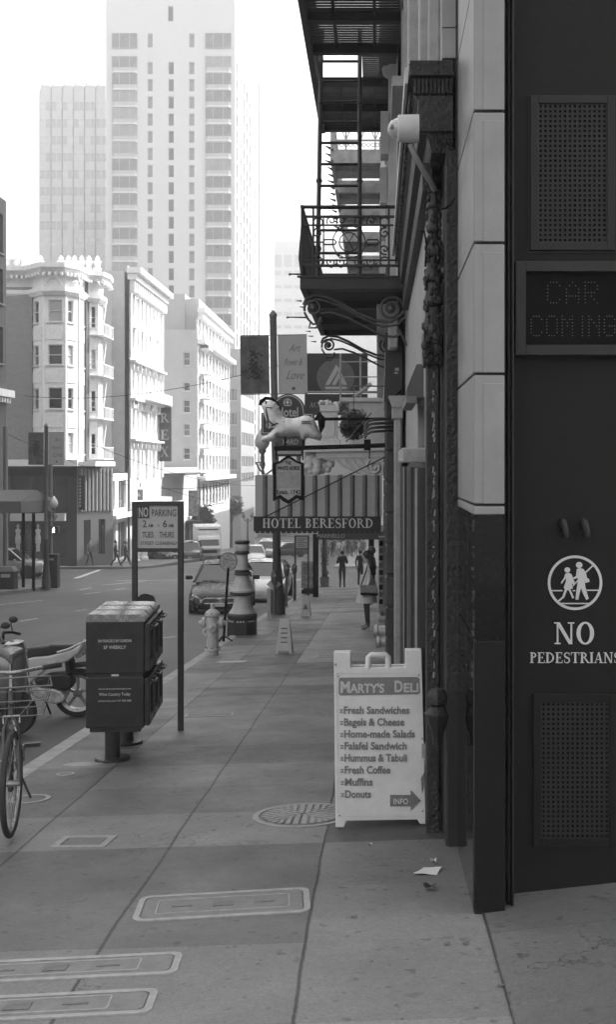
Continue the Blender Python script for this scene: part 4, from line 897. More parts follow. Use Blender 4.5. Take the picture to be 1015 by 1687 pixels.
for py in (596, 621, 645): mb.tube([at(561, py, y), (.3, y, Z(py, y))], .018, 6)
mb.tube([at(583, 655, y), at(612, 632, y)], .06, 6); mb.build('pipes', M_trim, sf, world=True)
sh = thing('cornice_shelf', 'pale ledge with stacked trim beyond the hanging basket', 'ledge', at(610, 690, 29)); mb = MB(); y = 29
mb.box(X(560, y), .3, y, y+.8, Z(662, y), Z(655, y)); mb.box(X(575, y), .3, y+.1, y+.7, Z(735, y), Z(662, y)); mb.build('stonework', M_hot, sh, world=True, bevel=.02)
# far shop awning over the pavement
ym = 41.0
ma = thing('shop_awning', 'low dark shop awning with a small lettered edge beyond the hotel awning', 'awning', at(580, 890, ym))
mb = MB(); mb.box(X(524, ym), X(640, ym), ym, ym+2.2, Z(889, ym), Z(876, ym)); mb.build('canopy', M_bn, ma, world=True)
mb = MB(); mb.prof([(ym, Z(876, ym)+.003), (ym+2.2, Z(876, ym)+.003), (ym+1.1, Z(868, ym))], X(560, ym), X(636, ym)); mb.build('ridge', M_cl2, ma, world=True, recalc=True)
text('MARINELLO', 6*ym/F, MATS['letter_grey'], ma, Vector((X(545, ym), ym-.003, Z(886, ym)))-ma.location)
for px in (520, 612): mb = MB(); mb.tube([(X(px, ym), ym+.1, Z(880, ym)), (X(px, ym), ym+.1, walk_z(X(px, ym), ym))], .1, 8); mb.build('post', M_black, ma, world=True)
# ================================================================== things on the right pavement
# sandwich board
c = on(627, 1362); q = c.y/F
ab = thing('sandwich_board', 'white plastic sandwich board listing deli food with an arrow pointing right', 'sign', c)
M_pl = G('white_plastic', .64, .42, ns=5, nv=.13); M_sg = G('sign_grey', .16, .6, ns=30, nv=.3); M_sg2 = G('sign_grey_dark', .13, .6, ns=30, nv=.3)
def leg_panel(sgn, back=False):
    mb = MB(); yb = .0 if not back else .47
    def zz_(py): return (1362-py)*q
    def xx(px): return (px-627)*q
    def sh(z): return (z/1.12)*.22*(1 if not back else -1)+yb
    P = [(553,1362),(567,1362),(571,1352),(688,1350),(692,1357),(702,1357),(697,1079),(669,1079),(669,1107),(577,1108),(577,1083),(548,1083)]
    pts = [(xx(a), zz_(b)) for a, b in P]
    k = len(pts); vs = [(x, sh(z)-.017, z) for x, z in pts]+[(x, sh(z)+.017, z) for x, z in pts]
    a = sum(pts[i][0]*pts[(i+1) % k][1]-pts[(i+1) % k][0]*pts[i][1] for i in range(k))
    mb.add(vs, [tuple(range(k)), tuple(range(2*k-1, k-1, -1))]+[(i, i+k, (i+1) % k+k, (i+1) % k) for i in range(k)])
    if not back:                                                           # moulded rim standing round the face
        for a0, b0, a1, b1 in ((552,1115,698,1119), (557,1341,700,1345)):
            pass
    return mb, sh, xx, zz_
mb, sh, xx, zz_ = leg_panel(1)
o = mb.build('front_panel', M_pl, ab, recalc=True, bevel=.006)
mb = MB(); mb.tube([(xx(a), sh(zz_(b)), zz_(b)) for a, b in ((606, 1112), (607, 1092), (611, 1088.5), (636, 1088), (640, 1091), (641, 1112))], .02, 8); mb.build('handle', M_pl, ab, smooth=50)
mb, *_ = leg_panel(1, True); mb.build('rear_panel', M_pl, ab, recalc=True, bevel=.006)
ang = math.atan(.22/1.12)
def face(name, mb, mat): # flat shapes given as (px,py) in mb.v already mapped
    return mb.build(name, mat, ab)
def fp(px, py, lift): z = zz_(py); return (xx(px), sh(z)-.017-lift, z)
mb = MB()
def quad(pts, lift): n = len(pts); mb.add([fp(a, b, lift) for a, b in pts], [tuple(range(n))])
# raised bezel, title panel, arrow
for P in ([(551,1113),(697,1113),(697,1117),(551,1117)], [(555,1340),(702,1340),(702,1344),(555,1344)], [(551,1117),(554,1117),(558,1340),(555,1340)], [(694,1117),(697,1117),(701,1340),(698,1340)]): quad(P[::-1], .004)
face('bezel', mb, M_pl)
mb = MB(); tp = [(557,1127),(559,1124),(690,1123),(693,1126),(694,1148),(691,1151),(560,1153),(557,1150)]; quad(tp[::-1], .003); mb.build('title_panel', G('title_grey', .17, .5, ns=40), ab)
mb = MB(); ar = [(643,1311),(677,1311),(677,1303),(694,1320),(677,1336),(677,1329),(643,1329)]; quad(ar[::-1], .003); mb.build('arrow', M_sg, ab)
def sb_text(s, px, py, h, mat, wd, bold=.02, lift=.006, align='LEFT', xs=1):
    z = zz_(py); t = text(s, h*q, mat, ab, (xx(px), sh(z)-.017-lift, z), align=align, bold=bold, depth=.001, xs=xs)
    w_ = max(v.co.x for v in t.data.vertices)-min(v.co.x for v in t.data.vertices); t.scale.x = wd*q/w_; t.rotation_euler.x = -ang
    return t
sb_text('M', 559, 1148, 18, M_white, 16, bold=.04); sb_text("ARTY'S", 576.5, 1148, 14, M_white, 58, bold=.04); sb_text('D', 650, 1147, 18, M_white, 14, bold=.04); sb_text('ELI', 665.5, 1147, 14, M_white, 25, bold=.04)
rows = ('Fresh Sandwiches', 110, M_sg), ('Bagels & Cheese', 101, M_sg), ('Home-made Salads', 118, M_sg), ('Falafel Sandwich', 104, M_sg), ('Hummus & Tabuli', 104, M_sg), ('Fresh Coffee', 76, M_sg), ('Muffins', 46, M_sg), ('Donuts', 43, M_sg)
for i, (s_, wd_, m) in enumerate(rows):
    y = 1182+i*19.0; sb_text(s_, 565+.4*i, y, 11.5, m, wd_, bold=.034)
    mb = MB()
    for a, b in ((0, 0), (3, 0), (1.5, 2.2), (0, 4.4), (3, 4.4)): quad([(559+a+.4*i, y-7+b), (561.2+a+.4*i, y-7+b), (561.2+a+.4*i, y-5.2+b), (559+a+.4*i, y-5.2+b)][::-1], .004)
    mb.build('bullet', M_sg, ab)
sb_text('INFO', 648, 1325, 8.5, M_pl, 24, bold=.015)
y = zz_(1083)
for px in (560, 683): mb = MB(); mb.box(xx(px)-.025, xx(px)+.025, sh(y)-.02, sh(y)+.08, y-.03, y-.012); mb.build('hinge', M_pl, ab)
mb = MB()
for P in ([(549,1102),(552,1100),(553,1106)],[(694,1285),(700,1275),(699,1300),(696,1310)]): quad(P[::-1], .005)
for a, b in ((556, 1122), (692, 1120), (560, 1343), (697, 1336), (697, 1222)): quad([(a-1.2, b-1.2), (a+1.2, b-1.2), (a+1.2, b+1.2), (a-1.2, b+1.2)][::-1], .0055)
mb.build('scuff', M_sg2, ab)
# litter
def scrap(name, label, c, pts, mat, h, cat='litter'):
    mb = MB(); n = 7; P = []
    for j in range(n+1):
        for i in range(n+1):
            u, v = i/n, j/n; x = (pts[0][0]*(1-u)+pts[1][0]*u)*(1-v)+(pts[3][0]*(1-u)+pts[2][0]*u)*v; y = (pts[0][1]*(1-u)+pts[1][1]*u)*(1-v)+(pts[3][1]*(1-u)+pts[2][1]*u)*v
            P.append((x, y, h*(.4+math.sin(u*3+1)*math.cos(v*4)*.6)+.006+rnd.random()*h*.25))
    mb.add(P, [(j*(n+1)+i, j*(n+1)+i+1, (j+1)*(n+1)+i+1, (j+1)*(n+1)+i) for j in range(n) for i in range(n)])
    o = tag(mb.build(name, mat, None, c, smooth=50), label, cat); return o
M_pap = G('paper', .68, .8, nv=.08)
scrap('paper_sheet', 'crumpled white sheet of paper lying by the foot of the dark pilaster', on(705, 1437), [(-.08, -.05), (.045, -.06), (.08, .06), (-.02, .055)], M_pap, .006)
scrap('paper_scrap', 'small pale crumpled scrap lying just behind the white paper sheet', on(714, 1421), [(-.02, -.01), (.015, -.015), (.02, .015), (-.01, .012)], M_pap, .02)
scrap('dry_leaf', 'curled dark dry leaf lying in front of the white paper sheet', on(709, 1466), [(-.04, -.02), (.03, -.025), (.035, .02), (-.02, .025)], G('dry_leaf', .09, .8), .035)
scrap('paper_scrap', 'tiny pale scrap on the pavement below the sandwich board', on(610, 1393), [(-.012, -.008), (.012, -.01), (.01, .012), (-.01, .008)], M_pap, .01)
for px, py, k in ((583, 1512, 0), (737, 1557, 1), (768, 1556, 2), (825, 1626, 3)): scrap('dry_leaf', ['small brown leaf fragment on the slab left of the dark leaf', 'flat dark leaf fragment near the pier foot, left of a pair', 'flat dark leaf fragment near the pier foot, right of a pair', 'dark leaf fragment on the driveway apron by the joint'][k], on(px, py), [(-.014, -.01), (.016, -.008), (.012, .01), (-.012, .009)], MATS['dry_leaf'], .006)
# standpipes
M_sp = G('standpipe_metal', .4, .4, .2, ns=12, nv=.3)
y = 16.2; st_ = thing('fire_standpipe', 'pair of stubby pale fire hose inlets on the wall beyond the sandwich board', 'standpipe', (X(640, y), y, gz(y)))
for px, py, r in ((620, 1056, 13), (616, 1039, 11)):
    mb = MB(); p = at(px, py, y); rr = r*y/F; dx = Vector((1, .15, 0))
    mb.lathe([(rr*.55, 0), (rr*.9, .004), (rr*.95, .05), (rr*.72, .06), (rr*.8, .12), (rr*.7, .3)], p, 14, axis='X'); mb.build('inlet', M_sp, st_, world=True, smooth=40)
    mb = MB(); mb.lathe([(rr*.5, -.004), (rr*.5, .002)], p, 12, axis='X'); mb.build('cap', M_black, st_, world=True)
mb = MB(); mb.tube([(X(646, y), y+.05, gz(y)-.1), (X(646, y), y+.05, Z(1030, y))], .05, 10); mb.build('riser', M_sp, st_, world=True, smooth=50)
y = 19.2; st2 = thing('fire_standpipe', 'rusty pair of hose inlets on the wall near the standing woman', 'standpipe', (X(640, y), y, gz(y)))
for px, py, r in ((622, 1018, 8), (626, 1008, 8)):
    mb = MB(); p = at(px, py, y); rr = r*y/F; mb.lathe([(rr*.6, 0), (rr*.95, .02), (rr*.75, .08), (rr*.7, .35)], p, 12, axis='X'); mb.build('inlet', M_sp if py > 1010 else M_grey, st2, world=True, smooth=40)
# rack of magazines on the wall beyond
mr = thing('magazine_rack', 'narrow white rack of dark leaflets against the wall behind the standing woman', 'rack', (.1, 26.5, gz(26.5)))
y = 26.5; mb = MB(); mb.box(X(624, y), X(634, y), y, y+.5, gz(y)-.05, Z(885, y)); mb.build('panel', M_trim, mr, world=True)
for i in range(9):
    mb = MB(); z = Z(995-i*12, y); mb.box(X(625, y), X(631, y), y-.03, y-.001, z, z+.11); mb.build('leaflet', M_sg2 if i % 2 else M_black, mr, world=True)
# ---------------- news rack
c = on(185, 1252); s = c.y/F; yb = c.y-.22
nr = thing('news_rack', 'dark steel news rack of six boxes on two round posts at the kerb', 'news rack', c)
M_nr = G('rack_paint', .018, .38, ns=9, nv=.5, coat=.15, bump=.06, bs=40); M_top = G('rack_top', .3, .25, .4, ns=20, nv=.25); M_wd = G('rack_window', .2, .08, nv=.6, ns=3, spec=.9); M_let = G('rack_lettering', .55, .6)
x0, x1 = X(138, yb), X(233, yb); zt, zm1, zm2, zbt = Z(1025, yb), Z(1110, yb), Z(1116, yb), Z(1200, yb); DW = .315
for row in (0, 1):
    za, zb_ = (zm1, zt) if row == 0 else (zbt, zm2)
    for col in range(3):
        y0 = yb+col*(DW+.012); y1 = y0+DW
        m = MB(); m.box(x0, x1, y0, y1, za, zb_); bxo = m.build('news_box', M_nr, nr, world=True, bevel=.008)
        if row == 0:
            m = MB(); pts = [(x0-.004, zb_+.002), (x1+.01, zb_+.002), (x1+.012, zb_+.02), (x1-.03, zb_+.062), (x0+.02, zb_+.066), (x0-.002, zb_+.03)]; m.prism(pts, y0-.004, y1-.045); m.build('curved_top', M_top, nr, world=True, recalc=True, smooth=50)
        d = MB(); dx = x1+.001; t = .045
        za2, zb2 = za+.015, zb_-.015; ya_, yb2 = y0+.012, y1-.012
        for bb in ((ya_, ya_+t, za2, zb2), (yb2-t, yb2, za2, zb2), (ya_+t, yb2-t, zb2-t*1.6, zb2), (ya_+t, yb2-t, za2, za2+t*1.6)): d.box(dx, dx+.045, *bb)
        do = d.build('door', M_nr, nr, world=True, bevel=.006)
        d = MB(); d.box(dx+.002, dx+.02, ya_+t, yb2-t, za2+t*1.6, zb2-t*1.6); w_ = d.build('window', M_wd, nr, world=True); w_.parent = do
        d = MB(); yc_ = (y0+y1)/2; d.tube([(dx+.045, yc_-.07, zb2-.03), (dx+.08, yc_-.07, zb2-.04), (dx+.08, yc_+.07, zb2-.04), (dx+.045, yc_+.07, zb2-.03)], .012, 6); hh_ = d.build('handle', M_nr, nr, world=True); hh_.parent = do
m = MB(); m.box(x0+.03, x1-.03, yb+.02, yb+3*(DW+.012)-.03, zbt-.035, zbt-.002); m.box(x0+.012, x1-.012, yb+.02, yb+3*(DW+.012)-.03, zm1+.003, zm2-.003); m.build('shelf_frame', M_nr, nr, world=True)
for k_, (px, yy) in enumerate(((185, c.y), (0, c.y+.8))):
    xx_ = c.x; m = MB(); zg = walk_z(xx_, yy); m.lathe([(.065, .0), (.065, zbt-.03-zg)], (xx_, yy, zg), 18); po = m.build('post', M_nr, nr, world=True, smooth=40)
    m = MB(); m.lathe([(.15, -.03), (.15, .018), (.14, .028), (.07, .03)], (xx_, yy, zg), 24); pb = m.build('base_plate', M_nr, nr, world=True, smooth=40); pb.parent = po
def rt(s_, py, hpx, wpx, **k):
    t = text(s_, hpx*s, M_let, nr, Vector(((x0+x1)/2+(k.pop('dx', 0))*s, yb-.004, Z(py, yb)))-c, **k); w0 = max(v.co.x for v in t.data.vertices)-min(v.co.x for v in t.data.vertices); t.scale.x = wpx*s/w0
rt('SF WEEKLY', 1069, 5.2, 36, bold=.012); rt('SAN FRANCISCO BAY GUARDIAN', 1058, 4.4, 53, bold=.008); rt('Wine Country Today', 1146, 4.6, 50, bold=.006); rt('www.winecountrytoday.com', 1136, 2.6, 52); rt('winecountry.com 707 938 3080', 1156, 3, 53)
nr.rotation_euler.z = R(4)
m = MB(); m.box((x0+x1)/2-.03, (x0+x1)/2+.03, yb+.01, yb+.018, Z(1114.6, yb), Z(1111.5, yb)); m.build('plate', M_let, nr, world=True)
m = MB(); yy = yb+1.35; m.lathe([(.085, -.03), (.085, .03)], (X(240, yy), yy, Z(992, yy)), 18, axis='Y'); m.box(X(240, yy)-.12, X(240, yy)+.12, yy-.05, yy+.05, Z(1003, yy), Z(996, yy)); tag(m.build('bell_fitting', M_nr, smooth=40), 'dark round fitting just behind the news rack top', 'fitting')
# ---------------- no parking sign in its frame
y = on(299, 1203).y; q = y/F
ps = thing('parking_sign', 'dark framed no parking street cleaning sign on two posts behind the news rack', 'sign', (X(260, y), y, gz(y)))
M_fr = G('sign_frame_dark', .03, .5, ns=12, nv=.3)
for a, b in ((217.5, 226), (293, 302)):
    m = MB(); m.box(X(a, y), X(b, y), y-.025, y+.025, walk_z(X(a, y), y)-.05, Z(826, y)); m.build('post', M_fr, ps, world=True, bevel=.004)
for a, b in ((833, 826), (909, 903)): m = MB(); m.box(X(226, y), X(293, y), y-.024, y+.024, Z(a, y), Z(b, y)); m.build('crossbar', M_fr, ps, world=True)
m = MB(); m.prism([(x+X(260, y), z+Z(868, y)) for x, z in rrect(34*q, 35*q, .015)], y-.006, y+.004); m.build('panel', G('sign_face', .42, .5, ns=20, nv=.08), ps, world=True)
m = MB(); m.box(X(227, y), X(246, y), y-.0085, y-.0065, Z(854, y), Z(833.5, y)); m.build('panel_block', M_ink, ps, world=True)
def pt_(s_, px, py, h, wd, mat=M_ink, bold=.01, lift=.008):
    t = text(s_, h*q, mat, ps, Vector((X(px, y), y-lift, Z(py, y)))-ps.location, bold=bold, depth=.001); w0 = max(v.co.x for v in t.data.vertices)-min(v.co.x for v in t.data.vertices); t.scale.x = wd*q/w0
pt_('NO', 236.3, 851, 15, 15, M_white, .02, .0105); pt_('PARKING', 270, 850.5, 11.5, 40); pt_('2', 238, 868.5, 11.5, 6.3); pt_('AM', 248, 868.5, 5.5, 8.3); pt_('TO', 260.8, 867.5, 3.4, 4.5, M_sg); pt_('6', 271.5, 868.5, 11.5, 6.3); pt_('AM', 281.5, 868.5, 5.5, 8.3); pt_('TUES', 243.5, 885.5, 9.5, 18.5); pt_('THURS', 274.5, 885.5, 9.5, 24); pt_('STREET CLEANING', 260, 897.5, 5.5, 57, bold=.006)
m = MB(); m.ball(at(290.5, 894, y-.006), 1.3*q, 8); m.build('bolt', M_ink, ps, world=True)
# second framed sign further on
y2 = on(497, 989).y
s2 = thing('parking_sign', 'distant framed parking sign on two thin dark posts beyond the meters', 'sign', (X(497, y2), y2, gz(y2)))
for a in (486.5, 508): m = MB(); m.box(X(a-1.4, y2), X(a+1.4, y2), y2-.025, y2+.025, gz(y2)-.1, Z(882, y2)); m.build('post', M_fr, s2, world=True)
for a, b in ((884, 882), (905, 903)): m = MB(); m.box(X(488, y2), X(506.5, y2), y2-.02, y2+.02, Z(a, y2), Z(b, y2)); m.build('crossbar', M_fr, s2, world=True)
m = MB(); m.box(X(488, y2), X(506.5, y2), y2-.008, y2+.004, Z(903, y2), Z(884, y2)); m.build('panel', MATS['sign_face'], s2, world=True)
m = MB()
for k_ in range(5): m.box(X(490, y2), X(505-(k_ % 2)*4, y2), y2-.011, y2-.009, Z(888.5+k_*3, y2), Z(887+k_*3, y2))
m.build('print_lines', M_sg2, s2, world=True)
# ---------------- hydrant
c = on(350, 1079); s = c.y/F
hy = thing('fire_hydrant', 'worn white fire hydrant with a capped side nozzle at the kerb', 'hydrant', c)
M_hy = G('hydrant_white', .42, .5, ns=16, nv=.3, bump=.3, bs=40)
m = MB(); m.lathe([(10*s, -.03), (10*s, 7*s), (13*s, 8*s), (13*s, 11*s), (10*s, 13*s), (9.5*s, 34*s), (10.5*s, 40*s), (9.5*s, 44*s), (9.5*s, 63*s), (11*s, 64*s), (13*s, 65*s), (13*s, 68*s), (11*s, 71*s), (6*s, 75*s), (4*s, 76*s), (3.6*s, 80*s), (4*s, 82*s), (2.6*s, 85*s), (.001, 85*s)], (0, 0, 0), 20); m.build('barrel', M_hy, hy, smooth=35)
for side, z in ((-1, 53), (1, 53)):
    m = MB(); m.lathe([(6*s, 7*s), (6*s, 11*s), (9*s, 12*s), (9*s, 17*s), (5*s, 18*s), (2.5*s, 23*s)], (0, 0, z*s), 14, axis='X', M=Matrix.Rotation(0 if side > 0 else math.pi, 4, 'Z') if True else None); m.build('nozzle_cap', M_hy, hy, smooth=35)
m = MB(); m.lathe([(6.5*s, 7*s), (6.5*s, 12*s), (8.5*s, 13*s), (8.5*s, 17*s), (4*s, 18*s), (2.5*s, 21*s)], (0, 0, 48*s), 14, axis='Y'); m.build('nozzle_cap', M_hy, hy, smooth=35)
m = MB(); m.tube([(-8*s, -2*s, 46*s), (-14*s, -3*s, 40*s), (-14*s, -3*s, 36*s), (-9*s, -3*s, 32*s)], [.03, .028, .026, .03], 8); m.build('side_arm', M_hy, hy, smooth=60)
m = MB()
for i in range(8): a = i*.785; m.lathe([(.012, 0), (.012, .03)], (11.6*s*math.cos(a), 11.6*s*math.sin(a), 11*s), 6)
for i in range(8): a = i*.785; m.lathe([(.012, 0), (.012, .02)], (11.8*s*math.cos(a), 11.8*s*math.sin(a), 68*s), 6)
m.build('flange_bolts', M_iron, hy)
# ---------------- large white lamp base
c = on(399, 1045); s = c.y/F
lb = thing('lamp_base', 'huge turned pale lamp column base on a dark octagonal plinth at the kerb', 'lamp base', c)
M_lb = G('lamp_white', .42, .5, ns=7, nv=.22, bump=.12, bs=25); M_bk = G('plinth_black', .018, .4, ns=10)
k6 = 1/5.97*s
def LB(lst): return [(hw*k6, (1105-yy)*k6) for yy, hw in lst]
m = MB(); m.lathe(LB([(1140, 152), (1105, 152), (975, 150)]), (0, 0, 0), 8, M=Matrix.Rotation(R(22.5), 4, 'Z')); m.build('plinth', M_bk, lb)
m = MB(); m.lathe([(154*k6, 132*k6), (154*k6, 150*k6), (140*k6, 158*k6)], (0, 0, 0), 8, M=Matrix.Rotation(R(22.5), 4, 'Z')); m.build('band', M_bk, lb)
m = MB(); M8 = 154*k6*math.cos(R(22.5))
for f_ in range(8):
    Mr = Matrix.Rotation(f_*R(45), 4, 'Z')
    for xx_ in (-28, 0, 28): m.box((xx_-9)*k6, (xx_+9)*k6, -M8-.004, -M8+.004, 135*k6, 147*k6, Mr)
m.build('white_inlay', M_white, lb)
m = MB(); m.box(-58*k6, 58*k6, -152*k6*math.cos(R(22.5))-.006, -.2, 8*k6, 105*k6); m.build('access_panel', MATS['near_black'], lb)
m = MB(); m.lathe(LB([(892, 132), (880, 124), (862, 108), (830, 95), (780, 85), (735, 81), (722, 81)]), (0,0,0), 28); m.lathe(LB([(684, 119), (668, 118), (655, 104), (625, 94), (600, 84), (570, 72), (545, 66), (522, 66)]), (0,0,0), 28)
m.lathe(LB([(470, 72), (462, 62), (400, 60), (360, 55), (330, 54), (318, 56)]), (0,0,0), 28); m.lathe(LB([(284, 62), (262, 72), (235, 74), (218, 64)]), (0,0,0), 28); m.build('turned_column', M_lb, lb, smooth=40)
M_rg = G('shaded_ring', .03, .5, nv=.3)  # dark rings; shading of flanges and undersides is put into their colour
for prf in ([(722, 84), (717, 108), (706, 119), (685, 119.5)], [(950, 138), (935, 147), (908, 147), (893, 133)], [(522, 68), (518, 76), (508, 78), (500, 70), (478, 70), (472, 76), (466, 70)], [(318, 58), (310, 72), (296, 74), (286, 66)], [(218, 64), (210, 72), (192, 74), (182, 66), (176, 50), (176, .01)]): m = MB(); m.lathe(LB(prf), (0, 0, 0), 28); m.build('dark_ring', M_rg, lb, smooth=40)
# round sign on a leaning pole
c = on(368, 1057); y = c.y
rs = thing('disc_sign', 'round worn pale disc sign on a thin leaning pole beside the hydrant', 'sign', c)
m = MB(); m.tube([(0, 0, 0), (X(376, y)-c.x, 0, Z(935, y)-c.z)], .024, 8); m.build('pole', M_black, rs, smooth=50)
m = MB()
for a in (0, 2.1, 4.2): m.bar((.02*math.cos(a), .02*math.sin(a), .1), (.17*math.cos(a), .17*math.sin(a), .012), .03, .02)
m.build('foot', M_black, rs)
p = at(376, 925, y)-c; m = MB(); m.lathe([(15*y/F, -.012), (15*y/F, .004), (.0001, .005)], p, 26, axis='Y'); m.build('disc', G('disc_pale', .33, .5, ns=18, nv=.45), rs, smooth=40)
m = MB(); m.lathe([(13.8*y/F, .0045), (13.8*y/F, .0065), (15.2*y/F, .0068), (15.2*y/F, -.014)], p, 26, axis='Y', cap=False); m.build('rim', M_sg2, rs)
m = MB()
for i in range(22): a = rnd.random()*6.28; r = rnd.uniform(.02, .11); m.ball((p.x+r*math.cos(a), p.y-.0065, p.z+r*math.sin(a)), rnd.uniform(.006, .016), 6, (1.5, .15, .7))
m.build('flaked_paint', M_sg2, rs)
# ---------------- meters and other kerb furniture
M_mt = G('meter_grey', .12, .35, .4); M_mh = G('meter_head', .07, .4, .3)
def meter(label, px, pyb, pyt, extra=None):
    c = on(px, pyb); h = (pyb-pyt)*c.y/F
    o = thing('parking_meter', label, 'parking meter', c, group='parking meters along the kerb')
    m = MB(); m.lathe([(.09, -.02), (.09, .015), (.035, .03), (.035, h-.36)], (0, 0, 0), 12); m.build('post', M_mt, o, smooth=40)
    m = MB(); m.lathe([(.04, h-.38), (.05, h-.36), (.085, h-.26), (.09, h-.16), (.085, h-.1), (.06, h-.03), (.02, h), (.0001, h)], (0, 0, 0), 14, M=Matrix.Diagonal((1, .7, 1, 1))); m.build('head', M_mh, o, smooth=50)
    m = MB(); m.lathe([(.055, -.005), (.055, .006)], (0, -.055, h-.12), 14, axis='Y'); m.build('dial', M_wd, o)
    if extra: extra(o, h)
    return o
def diamond(o, h):
    m = MB(); a = .26; m.prism([(0, h-.62-.0), (a, h-.36), (0, h-.1), (-a, h-.36)], -.02, -.01); m.build('diamond_card', G('card', .38, .6), o, recalc=True)
    for ch in kids(o): pass
meter('parking meter with a pale diamond card hung below its head, nearest of the row', 452, 1013, 940, lambda o, h: None)
c = on(452, 1013); dc = thing('diamond_sign', 'pale diamond-shaped card tied to the nearest parking meter', 'sign', Vector((c.x, c.y, Z(963, c.y)))); m = MB(); a = 12*c.y/F; m.prism([(-.02, -a), (a-.02, 0), (-.02, a), (-a-.02, 0)], .06, .07); m.build('card', G('card', .38, .6), dc, recalc=True)
m = MB(); m.ball((0, .05, 0), .015, 6); m.build('tie', M_black, dc)
meter('parking meter with a dark head standing second along the kerb', 472, 1000, 929, None)
meter('parking meter furthest of three, beside the distant framed sign', 485, 990, 928, None)
c = on(443, 1019); m = MB(); m.box(-.045, .045, -.02, .02, 0, 50*c.y/F); m.box(-.07, .07, -.05, .05, -.02, .02); tag(m.build('marker_post', M_trim, None, c, bevel=.005), 'slim white marker post at the foot of the tall dark pole', 'post')
def aframe(label, px, py, wpx, hpx, tri=False, mat=None):
    c = on(px, py); s = c.y/F; o = thing('floor_sign', label, 'sign', c); w0 = wpx*s/2; h = hpx*s
    for sg in (1, -1):
        m = MB(); pts = [(-w0, 0), (-w0*.7, 0), (-w0*.64, h*.12), (w0*.64, h*.12), (w0*.7, 0), (w0, 0), (w0*.58, h), (-w0*.58, h)]
        vs = [(x, sg*(-.22+.2*z/h)+d, z) for d in (-.012, .012) for x, z in pts]; k = len(pts)
        m.add(vs, [tuple(range(k)), tuple(range(2*k-1, k-1, -1))]+[(i, i+k, (i+1) % k+k, (i+1) % k) for i in range(k)]); m.build('panel', mat or M_cl1, o, recalc=True)
    m = MB()
    if tri: m.prism([(-w0*.5, h*.4), (w0*.5, h*.4), (0, h*.68)], -.17, -.155); m.build('warning_triangle', M_sg2, o, recalc=True)
    else:
        for k in range(4): z = h*(.34+.13*k); m.box(-w0*.4, w0*.4, -.22+.2*z/h-.018, -.22+.2*z/h-.006, z, z+h*.03)
        m.build('print_lines', M_sg2, o)
    return o
aframe('grey plastic folding floor sign standing alone in mid pavement past the hydrant', 469, 1075, 27, 55)
aframe('smaller folding floor sign with a triangle below the distant poster board', 504, 1016, 17, 34, True)
c = on(510, 978); s = c.y/F; mbd = thing('poster_board', 'framed poster board full of pictures on a dark foot beyond the meters', 'sign', c)
m = MB(); m.box(-13.5*s, 13.5*s, -.05, .05, 9*s, 54*s); m.build('frame', M_trim, mbd, bevel=.01); m = MB(); m.box(-13*s, 13*s, -.09, .09, 0, 7*s); m.box(-10*s, 10*s, -.03, .03, 7*s, 9*s); m.build('foot', M_bk, mbd)
for i, (a, b, cc_, d) in enumerate(((-11, 0, 32, 51), (1, 11, 32, 51), (-11, 11, 22, 30), (-11, 11, 12, 20))):
    m = MB(); m.box(a*s, b*s, -.058, -.051, cc_*s, d*s); m.build('picture', G('poster_%s' % 'abcd'[i], .2+.05*i, .5, ns=14, nv=.85), mbd)
# dark posts and planters down the pavement
c = on(535, 967); s = c.y/F; pl_ = thing('potted_tree', 'dark ivy-clad trunk standing in a square planter under the far awning', 'plant', c)
m = MB(); m.lathe([(9*s, 0), (10.5*s, 14*s), (11*s, 15*s), (11*s, 17*s), (9*s, 17*s), (8*s, 15*s)], (0,0,0), 4, M=Matrix.Rotation(R(45), 4, 'Z')); m.build('planter', M_grey, pl_)
m = MB(); m.tube([(0, 0, 14*s), (-1*s, 0, 40*s), (0, 0, 100*s)], [5*s, 4*s, 3.4*s], 9); m.build('trunk', G('bark', .05, .9, bump=.6), pl_, smooth=60)
m = MB()
for k in range(30): leaves(m, (rnd.uniform(-3, 3)*s, rnd.uniform(-3, 3)*s, rnd.uniform(18, 100)*s), 5*s, 24, .05)
m.build('ivy', M_leaf, pl_)
